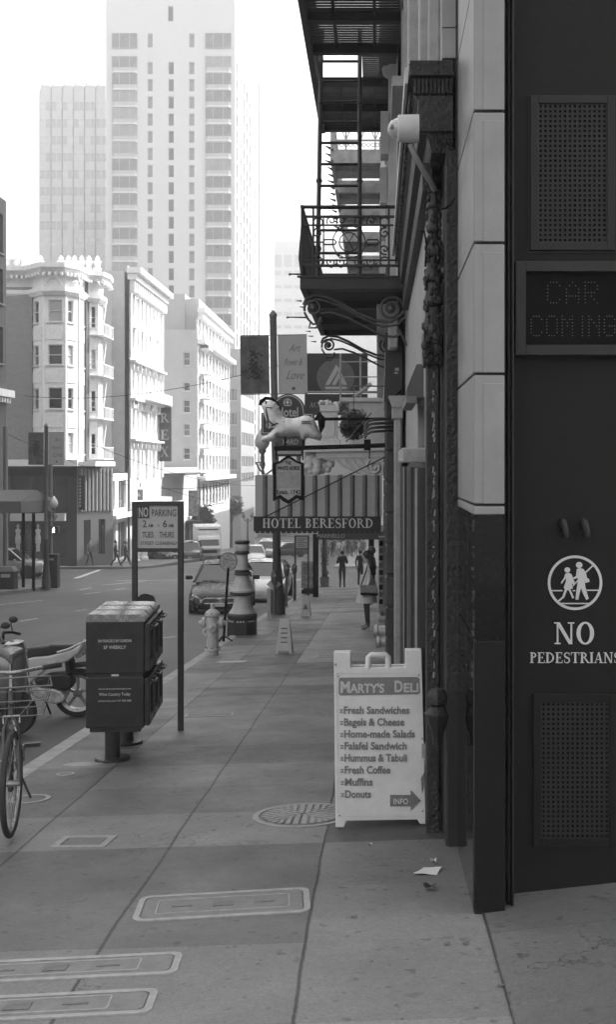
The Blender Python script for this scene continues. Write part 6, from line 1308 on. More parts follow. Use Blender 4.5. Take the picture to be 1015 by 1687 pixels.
# ================================================================== people
M_skin = G('skin', .3, .5, nv=.08); M_hair = G('hair_dark', .015, .5, nv=.4, ns=20)
def person(label, loc, rz, H=1.72, pose='stand', cols=(.05, .05, .02), hair='short', group=None, extra=None):
    o = thing('person', label, 'person', loc, rz, group); k = H/1.72
    J = {'pel': (0,0,.95,.135), 'sp': (0,-.005,1.12,.125), 'ch': (0,.0,1.30,.15), 'nk': (0,.0,1.46,.055), 'hd0': (0,-.015,1.54,.07), 'hd1': (0,-.02,1.61,.092), 'hd2': (0,-.01,1.67,.075), 'nose': (0,-.115,1.595,.014)}
    P = {'stand': dict(kl=(.09,-.01,.5), al=(.1,.02,.08), tl=(.1,-.13,.03), el=(.25,.03,1.13), wl=(.25,-.05,.9), kr=(-.09,-.01,.5), ar=(-.1,.02,.08), tr=(-.1,-.13,.03), er=(-.25,.03,1.13), wr=(-.25,-.05,.9)),
         'walk': dict(kl=(.09,-.17,.52), al=(.09,-.30,.1), tl=(.1,-.45,.07), el=(.24,.13,1.14), wl=(.25,.12,.9), kr=(-.09,.02,.5), ar=(-.09,.33,.14), tr=(-.1,.23,.03), er=(-.24,-.08,1.14), wr=(-.24,-.22,.95)),
         'arms': dict(kl=(.09,-.05,.5), al=(.1,.05,.08), tl=(.11,-.1,.03), el=(.24,-.02,1.13), wl=(.13,-.25,1.2), kr=(-.09,.02,.5), ar=(-.1,.1,.1), tr=(-.1,-.05,.03), er=(-.24,-.02,1.13), wr=(-.13,-.25,1.2))}[pose]
    for s_, sx in (('l', 1), ('r', -1)):
        J['hp'+s_] = (sx*.09, 0, .88, .1); J['k'+s_] = (*P['k'+s_], .062); J['a'+s_] = (*P['a'+s_], .042); J['t'+s_] = (*P['t'+s_], .034)
        J['sh'+s_] = (sx*.17, .0, 1.40, .068); J['e'+s_] = (*P['e'+s_], .046); J['w'+s_] = (*P['w'+s_], .034); w_ = Vector(P['w'+s_]); e_ = Vector(P['e'+s_]); d = (w_-e_).normalized(); J['h'+s_] = (*(w_+d*.1), .034); J['f'+s_] = (*(w_+d*.18), .02)
    E = [('pel','sp','t'),('sp','ch','t'),('ch','nk','t'),('nk','hd0','s'),('hd0','hd1','s'),('hd1','hd2','s'),('hd1','nose','s')]
    for s_ in 'lr': E += [('pel','hp'+s_,'g'),('hp'+s_,'k'+s_,'g'),('k'+s_,'a'+s_,'g'),('a'+s_,'t'+s_,'f'),('ch','sh'+s_,'t'),('sh'+s_,'e'+s_,'t'),('e'+s_,'w'+s_,'t'),('w'+s_,'h'+s_,'s'),('h'+s_,'f'+s_,'s')]
    me = bpy.data.meshes.new('body'); bm = bmesh.new(); sk = bm.verts.layers.skin.verify(); V = {}
    for n_, (x, y, z, r) in J.items(): v = bm.verts.new((x*k, y*k, z*k)); v[sk].radius = (r*k, r*k*(.75 if n_ in ('ch', 'sp', 'pel') else 1)); V[n_] = v
    V['pel'][sk].use_root = True
    for a, b, _ in E: bm.edges.new((V[a], V[b]))
    bm.to_mesh(me); bm.free(); b = bpy.data.objects.new('body', me); COL.objects.link(b); b.modifiers.new('s', 'SKIN').use_smooth_shade = True; sb = b.modifiers.new('d', 'SUBSURF'); sb.levels = sb.render_levels = 1
    bake(b); b.parent = o; me = b.data; me.materials.clear()
    mats = [G('cloth_top_%.2f' % cols[0], cols[0], .8, ns=9), G('cloth_leg_%.2f' % cols[1], cols[1], .8, ns=9), G('shoe_%.2f' % cols[2], cols[2], .6), M_skin]
    for m_ in mats: me.materials.append(m_)
    idx = {'t': 0, 'g': 1, 'f': 2, 's': 3}; segs = [(Vector(J[a][:3])*k, Vector(J[b_][:3])*k, idx[c_]) for a, b_, c_ in E]
    for p in me.polygons:
        p.use_smooth = True; best = 9
        for a, b_, i in segs:
            d = b_-a; t = max(0, min(1, (p.center-a).dot(d)/d.length_squared)); q_ = (p.center-a-d*t).length
            if q_ < best: best = q_; p.material_index = i
    m = MB()
    if hair == 'short': m.ball((0, .012*k, 1.645*k), .1*k, 12, (.95, 1.02, .95))
    elif hair == 'long': m.ball((0, .015*k, 1.64*k), .108*k, 12, (.95, 1.05, 1)); m.loft([[(w_*math.cos(t*.5236)*k, (.05+.062*math.sin(t*.5236)+dy)*k, z*k) for t in range(12)] for z, w_, dy in ((1.66, .08, 0), (1.56, .1, .015), (1.45, .1, .055), (1.32, .09, .075), (1.2, .05, .085))])
    elif hair == 'hood': m.ball((0, .01*k, 1.63*k), .125*k, 12, (.95, 1, 1.05))
    if hair: m.build('hair', M_hair, o, smooth=60)
    if extra: extra(o, k)
    return o
def woman_extra(o, k):
    m = MB(); m.loft([[(a*math.cos(t*.3927)*k, (b*math.sin(t*.3927)+dy)*k, z*k) for t in range(16)] for z, a, b, dy in ((1.2, .175, .15, 0), (1.0, .185, .165, 0), (.85, .21, .19, -.01), (.66, .25, .235, -.015), (.60, .255, .24, -.015))]); m.build('skirt', G('coat_pale', .5, .8, nv=.12), o, smooth=60, recalc=True)
    m = MB(); x = .29; m.prof([(-.19*k, 1.02*k), (.19*k, .99*k), (.21*k, .83*k), (-.17*k, .84*k)], (x-.06)*k, (x+.06)*k); m.build('handbag', G('bag_pale', .22, .6), o, recalc=True, bevel=.02)
    m = MB(); m.prof([(-.18*k, .84*k), (.215*k, .828*k), (.21*k, .78*k), (-.165*k, .79*k)], (x-.063)*k, (x+.063)*k); m.build('bag_base', M_black, o, recalc=True, bevel=.01)
    m = MB(); m.tube([(x*k, -.16*k, 1.0*k), ((x-.02)*k, -.05*k, 1.3*k), (.17*k, 0, 1.475*k), ((x-.02)*k, .08*k, 1.3*k), (x*k, .17*k, .98*k)], .013, 6); m.build('bag_strap', M_black, o)
c = on(605, 1037); person('woman with long dark hair, pale coat and shoulder bag standing by the shop fronts', c, R(-84), 1.60, 'stand', (.6, .018, .15), 'long', extra=woman_extra)
c = on(612, 1004); person('person in dark clothes mostly hidden behind the woman with the shoulder bag', c+Vector((.0, 1.0, 0)), R(-70), 1.58, 'stand', (.03, .03, .02), 'hood')
c = on(564, 968); person('man in a dark jacket and jeans walking away under the far awning', c, R(180), 1.66, 'arms', (.022, .06, .03), 'short')
c = on(594, 965); person('person in black standing half hidden at the edge of the far awning', c, R(150), 1.65, 'stand', (.02, .02, .02), 'short')
for i, (px, py, h, rz, po, cl, lab) in enumerate(((190, 931, 1.72, 95, 'walk', (.025, .03, .02), 'walker in dark clothes leading the pair crossing left of the parking sign'), (206, 932, 1.66, 95, 'walk', (.03, .02, .02), 'walker in dark clothes following second, just left of the parking sign'), (146, 925, 1.72, 40, 'walk', (.12, .025, .03), 'pedestrian with a pale bag striding past the corner shop'))):
    c = Vector((X(px, 76.6), 76.6+.1*i, left_z(0, 76.6))); person(lab, c, R(rz), h, po, cl, 'short')
crowd = [(548, 921, .03, 'short'), (556, 917, .25, 'short'), (566, 919, .5, 'short'), (573, 916, .06, 'long'), (580, 920, .2, 'short'), (587, 918, .08, 'short'), (592, 921, .45, 'long'), (599, 919, .15, 'short'), (551, 914, .1, 'long'), (577, 913, .35, 'short'), (544, 919, .4, 'short'), (562, 913, .08, 'short'), (569, 914, .55, 'long'), (583, 912, .05, 'short'), (595, 914, .3, 'short'), (540, 915, .12, 'short'), (559, 923, .6, 'short')]
for i, (px, py, cl, hr) in enumerate(crowd):
    c = on(px, py, road_z); c.z += .16
    person('distant passer-by in the crowd waiting at the far corner beyond the man in the jacket', c, R(rnd.uniform(-60, 240)), 1.62+rnd.random()*.2, 'stand' if i % 3 else 'arms', (cl, .03+cl*.3, .02), hr, group='crowd at the far corner')
# ================================================================== LEFT SIDE
def pick(*ms): return ms[rnd.randrange(len(ms))]
LX = -19.8
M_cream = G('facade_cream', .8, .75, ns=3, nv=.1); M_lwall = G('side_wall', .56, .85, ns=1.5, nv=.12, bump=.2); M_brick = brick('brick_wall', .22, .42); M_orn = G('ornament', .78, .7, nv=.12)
M_wf = G('sash_white', .6, .6); M_lg = glass('sunlit_glass', .03, .12); M_lg2 = glass('grey_glass', .10, .2); M_blind = G('window_blind', .38, .6); M_shopd = G('shopfront_dark', .022, .5, nv=.3); M_conc = G('concrete_dark', .10, .8)
def zz1(py, Y): return Z(py, Y)
# near dark building at the left edge
nb_ = thing('corner_block', 'dark building with small-paned windows cut off by the left edge of the photo', 'building', (-24, 50, gz(50)))
NX = -18.7
holes = [(51.2+k*0-20, 52.6-20, Z(a, 57.6), Z(b, 57.6)) for k, (a, b) in enumerate(((600, 540), (502, 440), (420, 350)))]+[(56.3-20, 57.5-20, Z(a, 57.6), Z(b, 57.6)) for a, b in ((600, 540), (502, 445), (420, 355))]
m = MB(); wall(m, 38, -5, Z(330, 57.8), holes, frame((NX, 20, 0), EAST), .2); m.build('street_wall', G('dark_wall', .09, .8, nv=.15), nb_, world=True)
m = MB(); m.box(-50, NX-.21, 20, 57.9, -5, Z(332, 57.8)); m.build('building_core', M_conc, nb_, world=True)
for a, b, c_, d in holes: window(nb_, b-a, d-c_, (NX, 20+(a+b)/2, c_), EAST, M_grey, M_lg2, 'triple')
m = MB(); m.prof([(30, Z(655, 57.8)), (58.3, Z(655, 57.8)), (58.3, Z(643, 57.8)), (30, Z(643, 57.8))], NX, NX+.35)
for i in range(20): m.box(NX, NX+.25, 50+i*.41, 50.2+i*.41, Z(664, 57.8), Z(656, 57.8))
m.build('cornice', M_orn, nb_, world=True)
# bay-windowed corner building
Yb = 78.0; s = Yb/F
bay = thing('corner_building', 'white bay-windowed corner building with brick side wall and dark shop below', 'building', (-22, 82, gz(80)))
zc, zs = Z(760, Yb), Z(925, Yb)-.6
rowsY = [(533, 497), (603, 570), (675, 640), (748, 713)]
xL = X(-40, Yb); xB = X(47, Yb); xC = LX
ztop = Z(440, Yb)
m = MB(); m.add([(xL, Yb, zc), (xB+.2, Yb, zc), (xB+.2, Yb, Z(473, Yb)), (xL, Yb, Z(473, Yb))], [(0,1,2,3)]); m.box(xL, xB+.2, Yb+.02, Yb+5, zc, Z(473, Yb)-.01); m.build('brick_side', M_brick, bay, world=True)
# facets of the two bays: plan corners along the front then round into the street side
plan = [(X(47, Yb), Yb+.4), (X(71, 77.0), 77.0), (X(107, 77.0), 77.0), (X(129, 78.2), 78.2), (X(136, 79.2), 79.2), (X(141, 80), 80.0), (X(147, 80.3), 80.3), (X(160, 80.6), 80.6), (X(168, 81.8), 81.8), (X(166, 83), 83.2)]
facet_w = {0: (.25, .62), 1: (.2, .86), 2: (.2, .62), 4: (.2, .8), 6: (.25, .8)}
m = MB(); wins = []
for i, ((xa, ya_), (xb, yb2)) in enumerate(zip(plan, plan[1:])):
    d = Vector((xb-xa, yb2-ya_, 0)); L = d.length; rz = math.atan2(d.y, d.x); hs_ = []
    if i in facet_w:
        a, b = facet_w[i]
        for lo, hi in rowsY: hs_.append((a*L, b*L, Z(lo, Yb), Z(hi, Yb))); wins.append((xa, ya_, rz, a*L, b*L, Z(lo, Yb), Z(hi, Yb)))
    wall(m, L, zc, Z(488, Yb), hs_, frame((xa, ya_, 0), rz), .16)
m.build('bay_front', M_cream, bay, world=True)
for xa, ya_, rz, a, b, lo, hi in wins:
    p = frame((xa, ya_, 0), rz) @ Vector(((a+b)/2, 0, lo)); window(bay, b-a, hi-lo, p, rz, M_wf, pick(M_lg2, M_lg2, M_lg, M_blind), 'sash', depth=.1)
m = MB()
for i, ((xa, ya_), (xb, yb2)) in enumerate(zip(plan, plan[1:])):
    d = Vector((xb-xa, yb2-ya_, 0)); L = d.length; rz = math.atan2(d.y, d.x); Mf = frame((xa, ya_, 0), rz)
    for k, (lo, hi) in enumerate(rowsY):
        if L > .6:
            zt_ = Z(lo, Yb)-.25; zb_2 = Z(rowsY[k+1][1], Yb)+.25 if k+1 < len(rowsY) else zc+.1
            if zt_-zb_2 > .2: m.box(L*.14, L*.86, -.05, -.002, zb_2+.08, zt_-.08, Mf)
    m.box(-.04, .05, -.07, .06, zc, Z(489, Yb), Mf)
m.build('spandrel_panels', M_orn, bay, world=True)
def band(plan_, off, z0, z1, y_extra=0):
    c0 = Vector((X(100, Yb)-1, Yb+6, 0)); R_ = []
    for z, o_ in ((z0, off*.5), (z0+(z1-z0)*.5, off), (z1, off)):
        R_.append([Vector((x, y, 0))+((Vector((x, y, 0))-c0).normalized()*o_)+Vector((0, 0, z)) for x, y in plan_])
    return R_
full = [(xL, Yb+.02)]+plan+[(LX-.5, 83.3)]
m = MB(); m.loft([r+[Vector((xL, 86, r[0].z))] for r in band(full, .45, Z(490, Yb), Z(478, Yb))]); m.loft([r+[Vector((xL, 86, r[0].z))] for r in band(full, .15, Z(478, Yb)+.002, Z(455, Yb))]); m.loft([r+[Vector((xL, 86, r[0].z))] for r in band(full, .95, Z(455, Yb)+.002, Z(440, Yb))]); m.build('cornice', M_orn, bay, world=True, recalc=True)
m = MB(); rr_ = band(full, .8, 0, 1)[2]
for a, b in zip(rr_, rr_[1:]):
    n = max(1, int((b-a).length/.35))
    for i in range(n):
        m = MB(); p = a.lerp(b, (i+.5)/n); m.box(p.x-.07, p.x+.07, p.y-.07, p.y+.25, Z(460, Yb), Z(455, Yb)); m.build('cornice_bracket', M_orn, bay, world=True)
for px in (28, 66, 100, 112, 122, 134, 146, 160): m = MB(); p = at(px, 436, 78.2 if px < 130 else 80.5); m.lathe([(.3, -.4), (.3, -.25), (.16, -.2), (.22, .0), (.3, .18), (.14, .34), (.18, .42), (.03, .62)], p, 10); m.build('roof_finial', M_orn, bay, world=True, smooth=60)
for px in (15, 26, 40): m = MB(); p = at(px, 435, 78); m.prof([(p.y, p.z-.2), (p.y+.2, p.z-.2), (p.y+.1, p.z+.35)], p.x-.5, p.x+.3); m.build('roof_cresting', M_orn, bay, world=True)
for px, yy in ((87, 76.85), (119, 77.6), (150, 80.1)): m = MB(); p = at(px, 468, yy); m.tube([(p.x+.55*math.cos(a*.3142), p.y-.05, p.z-.1+.55*math.sin(a*.3142)) for a in range(11)], .08, 6); m.build('arched_moulding', M_orn, bay, world=True)
m = MB(); m.box(xL, LX-.3, 79.5, 87, zc, Z(445, Yb)); m.build('building_core', M_conc, bay, world=True)
# small iron balconies on the street side
m = MB()
for py in (556, 622, 692, 757):
    z = Z(py, 81.5); m.box(-20.3, -19.05, 80.2, 83.2, z, z+.07)
    for i in range(8): m.bar((-19.08, 80.25+i*.4, z), (-19.08, 80.25+i*.4, z+.85), .04)
    m.bar((-19.08, 80.2, z+.85), (-19.08, 83.2, z+.85), .05); m.bar((-20.3, 80.22, z+.85), (-19.08, 80.22, z+.85), .05)
    m.bar((-19.2, 80.4, z+.07), (-19.4, 82.6, z+2.9), .05)
m.build('fire_escape', M_orn, bay, world=True)
# shop floor of the corner building
m = MB(); Ms = frame((xL, 77.6, 0), 0); wd_ = X(126, 77.6)-xL
hS = [(X(a, 77.6)-xL, X(b, 77.6)-xL, Z(c_, 77.6), Z(d, 77.6)) for a, b, c_, d in ((-20, 12, 845, 785), (17, 47, 845, 785), (52, 80, 845, 785), (84, 112, 845, 785), (-20, 15, 918, 860), (18, 72, 920, 858), (76, 110, 920, 870))]
wall(m, wd_, zs, Z(768, 77.6), hS, Ms, .25); m.build('shopfront', M_shopd, bay, world=True)
m = MB(); Mc = frame((X(126, 77.6), 77.6, 0), R(55)); hC = [(.6, 1.2, zs+1, zs+3.4), (1.9, 2.5, zs+1, zs+3.4)]; wall(m, 3.2, zs, Z(768, 77.6), hC, Mc, .2); m.build('corner_shopfront', M_conc, bay, world=True)
for a, b, c_, d in hS: window(bay, b-a, d-c_, (xL+(a+b)/2, 77.6, c_), 0, M_shopd, glass('shop_window', .04, .05), 'plain', False, depth=.18)
m = MB(); m.box(xL, X(128, 77.2), 77.0, 77.59, Z(768, 77.2), Z(757, 77.2)); m.box(X(128, 77.2)+.002, -18.9, 77.2, 83, Z(768, 78), Z(760, 78)); m.build('string_course', M_orn, bay, world=True)
m = MB(); m.box(xL, X(120, 77.3), 77.3, 77.58, Z(785, 77.3), Z(771, 77.3)); m.build('fascia', M_black, bay, world=True)
m = MB()
for i in range(9): p = frame((X(126, 77.6), 77.6, 0), R(55)) @ Vector((.35+i*.33, -.06, 0)); m.box(p.x-.06, p.x+.06, p.y-.06, p.y+.06, zs+4.0, Z(772, 77.6))
m.build('fluted_screen', M_cl1, bay, world=True)
m = MB(); p = Mc @ Vector((.25, -.08, 0)); m.box(p.x-.35, p.x+.3, p.y-.05, p.y, Z(840, 77.6), Z(783, 77.6)); m.build('vertical_sign', M_bk, bay, world=True)
m = MB()
for i in range(9): m.ball((p.x-.02, p.y-.06, Z(790+i*5.4, 77.6)), .07, 6, (.8, .3, 1))
m.build('sign_lettering', M_cl1, bay, world=True)
m = MB(); m.box(X(18, 77.2), X(108, 77.2), 76.9, 77.3, Z(858, 77.2), Z(846, 77.2)); m.build('shop_blind', M_cl1, bay, world=True)
# shop dummies in the window
for px, cl, lab in ((29, .35, 'pale clothed shop dummy in the corner shop window, left of three'), (46, .03, 'dark clothed shop dummy in the corner shop window, between two pale ones'), (62, .45, 'pale clothed shop dummy in the corner shop window, next to the lamp poles')):
    yy = 77.25; dm = thing('shop_dummy', lab, 'dummy', (X(px, yy), yy, Z(908, yy))); m = MB(); m.lathe([(.13, 0), (.13, .5), (.19, .55), (.2, .9), (.13, 1.15), (.2, 1.4), (.06, 1.5), (.055, 1.56), (.09, 1.62), (.09, 1.75), (.001, 1.82)], (0,0,0), 12, M=Matrix.Diagonal((1, .6, 1, 1))); m.build('figure', G('dummy_%.2f' % cl, cl, .6), dm, smooth=50); m = MB(); m.lathe([(.25, -.9), (.25, -.02)], (0,0,0), 10); m.build('stand', M_shopd, dm)
# low white building behind it
lo = thing('low_building', 'low white building squeezed between the bay-windowed corner and the tall white facade', 'building', (-22, 87, gz(87)))
holes = [(1, 3.4, Z(840, 87), Z(792, 87)), (4.6, 7.2, Z(840, 87), Z(792, 87)), (.6, 3.6, Z(924, 87), Z(862, 87)), (4.4, 7.4, Z(924, 87), Z(862, 87))]
m = MB(); wall(m, 7.7, gz(87)-.5, Z(780, 87), holes, frame((LX, 83.5, 0), EAST), .3); m.build('front', M_cream, lo, world=True); m = MB(); m.box(-40, LX-.31, 83.5, 91.2, gz(87)-.5, Z(781, 87)); m.build('building_core', M_conc, lo, world=True)
for a, b, c_, d in holes: window(lo, b-a, d-c_, (LX, 83.5+(a+b)/2, c_), EAST, M_wf, M_lg, 'casement')
m = MB(); m.box(LX, LX+.9, 83.4, 91.2, Z(852, 87), Z(846, 87)); m.build('ledge', M_orn, lo, world=True)
# tall ornate hotel with plain side wall
Y3 = 91.3; Y3e = 105.4
rex = thing('ornate_hotel', 'tall sunlit ornate white facade with a plain grey side wall left of the letter sign', 'building', (-24, 98, gz(98)))
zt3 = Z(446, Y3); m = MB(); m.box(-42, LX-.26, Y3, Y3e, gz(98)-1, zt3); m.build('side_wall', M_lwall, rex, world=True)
rows3 = [(Z(b, 97.7), Z(a, 97.7)) for a, b in ((493, 535), (553, 587), (613, 648), (679, 711), (733, 768))]
holes = [(1.1+i*3.3, 2.6+i*3.3, a, b) for i in range(4) for a, b in rows3]
m = MB(); wall(m, Y3e-Y3, gz(98)-1, zt3+.4, holes, frame((LX, Y3, 0), EAST), .25); m.build('street_front', M_cream, rex, world=True)
for a, b, c_, d in holes: window(rex, b-a, d-c_, (LX, Y3+(a+b)/2, c_), EAST, M_wf, pick(M_lg, M_lg, M_lg2, M_blind))
m = MB(); m.box(LX, LX+1.1, Y3-.3, Y3e+.2, zt3-.2, zt3+.25); m.box(LX, LX+.7, Y3-.1, Y3e, zt3-.7, zt3-.202)
for i in range(18): m.box(LX, LX+.55, Y3+.1+i*.8, Y3+.45+i*.8, zt3-1.6, zt3-.702)
for z in (rows3[1][0]-.9, rows3[2][0]-.8, rows3[3][0]-.8): m.box(LX, LX+.6, Y3+.2, Y3e-.2, z-.1, z+.08)
for z in (rows3[1][0]-.9, rows3[2][0]-.8, rows3[3][0]-.8):
    for i in range(9): m.prof([(Y3+.4+i*1.6, z-.1), (Y3+.75+i*1.6, z-.1), (Y3+.58+i*1.6, z-.8)], LX, LX+.4)
z = rows3[2][0]-.8; m.box(LX+.002, LX+1.1, Y3+4, Y3e-.4, z+.081, z+.2); m.box(LX+1.0, LX+1.1, Y3+4, Y3e-.4, z+.201, z+.95)
for i in range(5): m.box(LX, LX+.22, Y3+.3+i*3.35, Y3+.85+i*3.35, rows3[4][0]-1, zt3-1.7)
for i in range(4):
    for a, b in rows3: m.prof([(Y3+.9+i*3.3, b+.1), (Y3+2.8+i*3.3, b+.1), (Y3+1.85+i*3.3, b+.5)], LX, LX+.3)
m.build('ornament', M_orn, rex, world=True)
m = MB(); m.box(LX+.0, LX+.12, Y3-.02, Y3+.12, gz(98), zt3); m.build('drainpipe', M_shopd, rex, world=True)
m = MB()
for i in range(5): y = Y3+.6+i*3.2; m.lathe([(.4, 0), (.4, .3), (.3, .4), (.26, 3.6), (.4, 3.8), (.4, 4.1)], (LX+.5, y, gz(98)+.1), 12)
m.box(LX, LX+1.0, Y3, Y3e, gz(98)+4.3, gz(98)+5.1); m.build('portico', M_orn, rex, world=True, smooth=40)
ysg = 104.0; sg = thing('vertical_sign', 'tall dark vertical sign with three white letters hung from the ornate hotel', 'sign', (X(271, ysg), ysg, Z(760, ysg)))
m = MB(); m.box(X(261.5, ysg), X(281.5, ysg), ysg, ysg+.35, Z(760, ysg), Z(671, ysg)); m.build('case', G('rex_dark', .05, .6), sg, world=True); m = MB(); m.box(X(261.5, ysg), X(281.5, ysg), ysg, ysg+.35, Z(671, ysg)+.003, Z(665, ysg)); m.build('cap', M_cl1, sg, world=True)
for ch, py in (('R', 696), ('E', 724), ('X', 752)): serif(ch, 16*ysg/F, M_white, sg, Vector((X(271, ysg), ysg-.01, Z(py, ysg)))-sg.location, width=14*ysg/F)
for py in (685, 746): m = MB(); m.bar((LX, ysg+.15, Z(py, ysg)), (X(262, ysg), ysg+.15, Z(py, ysg)), .08); m.build('bracket', M_black, sg, world=True)
# low link building with canopy, and the stepped block behind
lk = thing('low_building', 'low building with a slanting canopy below the vertical letter sign', 'building', (-22, 115, gz(115)))
m = MB(); m.box(-45, LX-.2, Y3e+.05, 126.6, gz(115)-1, Z(772, 112)); m.build('building_core', M_lwall, lk, world=True)
holes = [(1+i*4, 4+i*4, gz(115)+.2, gz(115)+3.2) for i in range(5)]; m = MB(); wall(m, 21, gz(115)-1, Z(770, 112), holes, frame((LX, 105.5, 0), EAST), .18); m.build('front', M_lwall, lk, world=True)
for a, b, c_, d in holes: window(lk, b-a, d-c_, (LX, 105.5+(a+b)/2, c_), EAST, M_shopd, M_lg, 'casement', False)
m = MB(); m.prof([(106, Z(782, 112)), (118, Z(782, 112)), (118, Z(779, 112)), (106, Z(779, 112))], LX, LX+2.2); m.box(LX, LX+1.6, 119, 126, gz(120)+3.4, gz(120)+3.6); m.build('canopy', M_conc, lk, world=True)
Y4 = 126.8; st4 = thing('stepped_block', 'grey stepped block with sash windows on its side wall right of the letter sign', 'building', (-24, 135, gz(135)))
holes = [(X(a, Y4)-X(230, Y4), X(b, Y4)-X(230, Y4), Z(d, Y4), Z(c_, Y4)) for a, b in ((302, 313), (329, 334)) for c_, d in ((580, 602), (630, 644), (659, 680), (698, 718), (738, 757))]
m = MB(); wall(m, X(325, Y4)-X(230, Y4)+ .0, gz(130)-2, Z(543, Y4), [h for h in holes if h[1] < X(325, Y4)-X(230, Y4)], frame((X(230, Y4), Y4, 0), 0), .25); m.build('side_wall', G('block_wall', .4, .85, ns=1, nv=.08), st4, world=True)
for h in [h for h in holes if h[1] < X(325, Y4)-X(230, Y4)]: window(st4, h[1]-h[0], h[3]-h[2], (X(230, Y4)+(h[0]+h[1])/2, Y4, h[2]), 0, M_wf, pick(M_lg, M_lg2, M_blind))
m = MB(); m.box(X(230, Y4), LX-.31, Y4+.27, 140, gz(130)-2, Z(544, Y4)); m.box(X(258, Y4), X(299, Y4), 129, 138, Z(546, Y4), Z(484, 129)); m.box(X(299, Y4)+.003, X(334, Y4)-.8, 129.2, 154, Z(544, Y4), Z(510, 138)); m.build('roof_structures', MATS['block_wall'], st4, world=True)
holes = [(.8+i*2.7, 2.5+i*2.7, Z(b, 138), Z(a, 138)) for i in range(10) for a, b in ((543, 570), (588, 614), (630, 655), (670, 695), (710, 735), (750, 775), (795, 830))]
m = MB(); wall(m, 27.5, gz(140)-2, Z(520, 134), holes, frame((LX, Y4, 0), EAST), .3); m.build('street_front', M_cream, st4, world=True)
for a, b, c_, d in holes: window(st4, b-a, d-c_, (LX, Y4+(a+b)/2, c_), EAST, M_wf, pick(M_lg, M_lg, M_lg2), 'sash')
for k_, z in enumerate((Z(520, 134), Z(575, 138), Z(783, 138))):
    m = MB(); m.box(LX, LX+.9, Y4, 154.3, z-.5, z)
    if k_ == 0:
        for i in range(30): m.box(LX, LX+.6, Y4+.2+i*.9, Y4+.6+i*.9, z-1.2, z-.502)
    m.build('cornice', M_orn, st4, world=True)
for k in range(6): m = MB(); z = Z(580+k*40, 132); m.box(LX, LX+1.0, 128.5, 131.5, z, z+.12); m.box(LX+.92, LX+1.0, 128.5, 131.5, z+.12, z+1); m.build('balcony', M_orn, st4, world=True)
# hotel tower
M_tw = G('tower_white', .55, .8, ns=.5, nv=.04); M_twb = G('tower_band', .36, .7, ns=1, nv=.1); M_tg = glass('tower_glass', .045, .25)
M_tg2 = glass('tower_glass_dark', .03, .2); M_tg3 = glass('tower_blinds', .16, .4); Yt = 200.0; tw = thing('hotel_tower', 'very tall pale tower with stacked bay windows and a strip of dark slots', 'building', (X(280, Yt), Yt, gz(Yt)))
xa, xb = X(174, Yt), X(387, Yt); zb_ = gz(Yt)-2; ztt = Z(-60, Yt)
def twx(px): return X(px, Yt)-xa
rowt = [(93+28.3*i, 112+28.3*i) for i in range(24)]
holes = []
for a, b in ((184, 226), (338, 381)): holes += [(twx(a), twx(b), Z(d, Yt), Z(c_, Yt)) for c_, d in rowt]; holes.append((twx(a), twx(b), Z(80, Yt), Z(55, Yt)))
nar = []
for a, b in ((242.5, 251), (277, 286), (311, 320)): nar += [(twx(a), twx(b), Z(d+10, Yt), Z(c_+9, Yt)) for c_, d in rowt[:22]]
nar += [(twx(242.5), twx(251), Z(78, Yt), Z(55, Yt)), (twx(311), twx(320), Z(78, Yt), Z(55, Yt)), (twx(276), twx(285), Z(35, Yt), Z(10, Yt))]
m = MB(); wall(m, xb-xa, zb_, ztt, holes+nar, frame((xa, Yt, 0), 0), .5); m.build('front_wall', M_tw, tw, world=True)
m = MB(); m.box(xa+.01, xb-.61, Yt+.6, Yt+38, zb_, ztt-.1); m.build('building_core', M_twb, tw, world=True)
for h in holes: window(tw, h[1]-h[0], h[3]-h[2], (xa+(h[0]+h[1])/2, Yt, h[2]), 0, M_twb, pick(M_tg, M_tg, M_tg2, M_tg3), 'triple', False, depth=-.25)
M_slot = G('slot_glass', .008, .6, spec=.1); M_slot2 = glass('slot_grey', .08, .3)
for h in nar: window(tw, h[1]-h[0], h[3]-h[2], (xa+(h[0]+h[1])/2, Yt, h[2]), 0, M_twb, M_slot if abs((h[0]+h[1])/2-twx(281)) < .5 else M_slot2, 'plain', False, depth=.3)
for a, b in ((184, 226), (338, 381)):
    for c_, d in rowt: m = MB(); m.loft([[(X(a, Yt), Yt-.01, z), (X(a+4, Yt), Yt-.45, z), (X(b-4, Yt), Yt-.45, z), (X(b, Yt), Yt-.01, z), (X(b, Yt), Yt+.2, z), (X(a, Yt), Yt+.2, z)] for z in (Z(d+6, Yt), Z(d, Yt)-.01)]); m.build('bay_band', M_twb, tw, world=True, recalc=True)
for a, b in ((184, 226), (338, 381)):
    for c_, d in rowt: m = MB(); m.loft([[(X(a, Yt)-.05, Yt-.012, z), (X(a+4, Yt)-.05, Yt-.55, z), (X(b-4, Yt)+.05, Yt-.55, z), (X(b, Yt)+.05, Yt-.012, z), (X(b, Yt), Yt+.2, z), (X(a, Yt), Yt+.2, z)] for z in (Z(d+9, Yt), Z(d+6, Yt)-.01)]); m.build('bay_sill', M_tw, tw, world=True, recalc=True)
holes = [(2.2+i*5.0, 4.6+i*5.0, Z(d+4, Yt), Z(c_, Yt)) for i in range(7) for c_, d in rowt]
m = MB(); wall(m, 38, zb_, ztt, holes, frame((xb, Yt, 0), EAST), .5); m.build('street_wall', M_tw, tw, world=True)
for h in holes[:68]: m = MB(); m.box(xb-.42, xb-.36, Yt+h[0], Yt+h[1], h[2], h[3]); m.build('street_window', M_tg, tw, world=True)
m = MB()
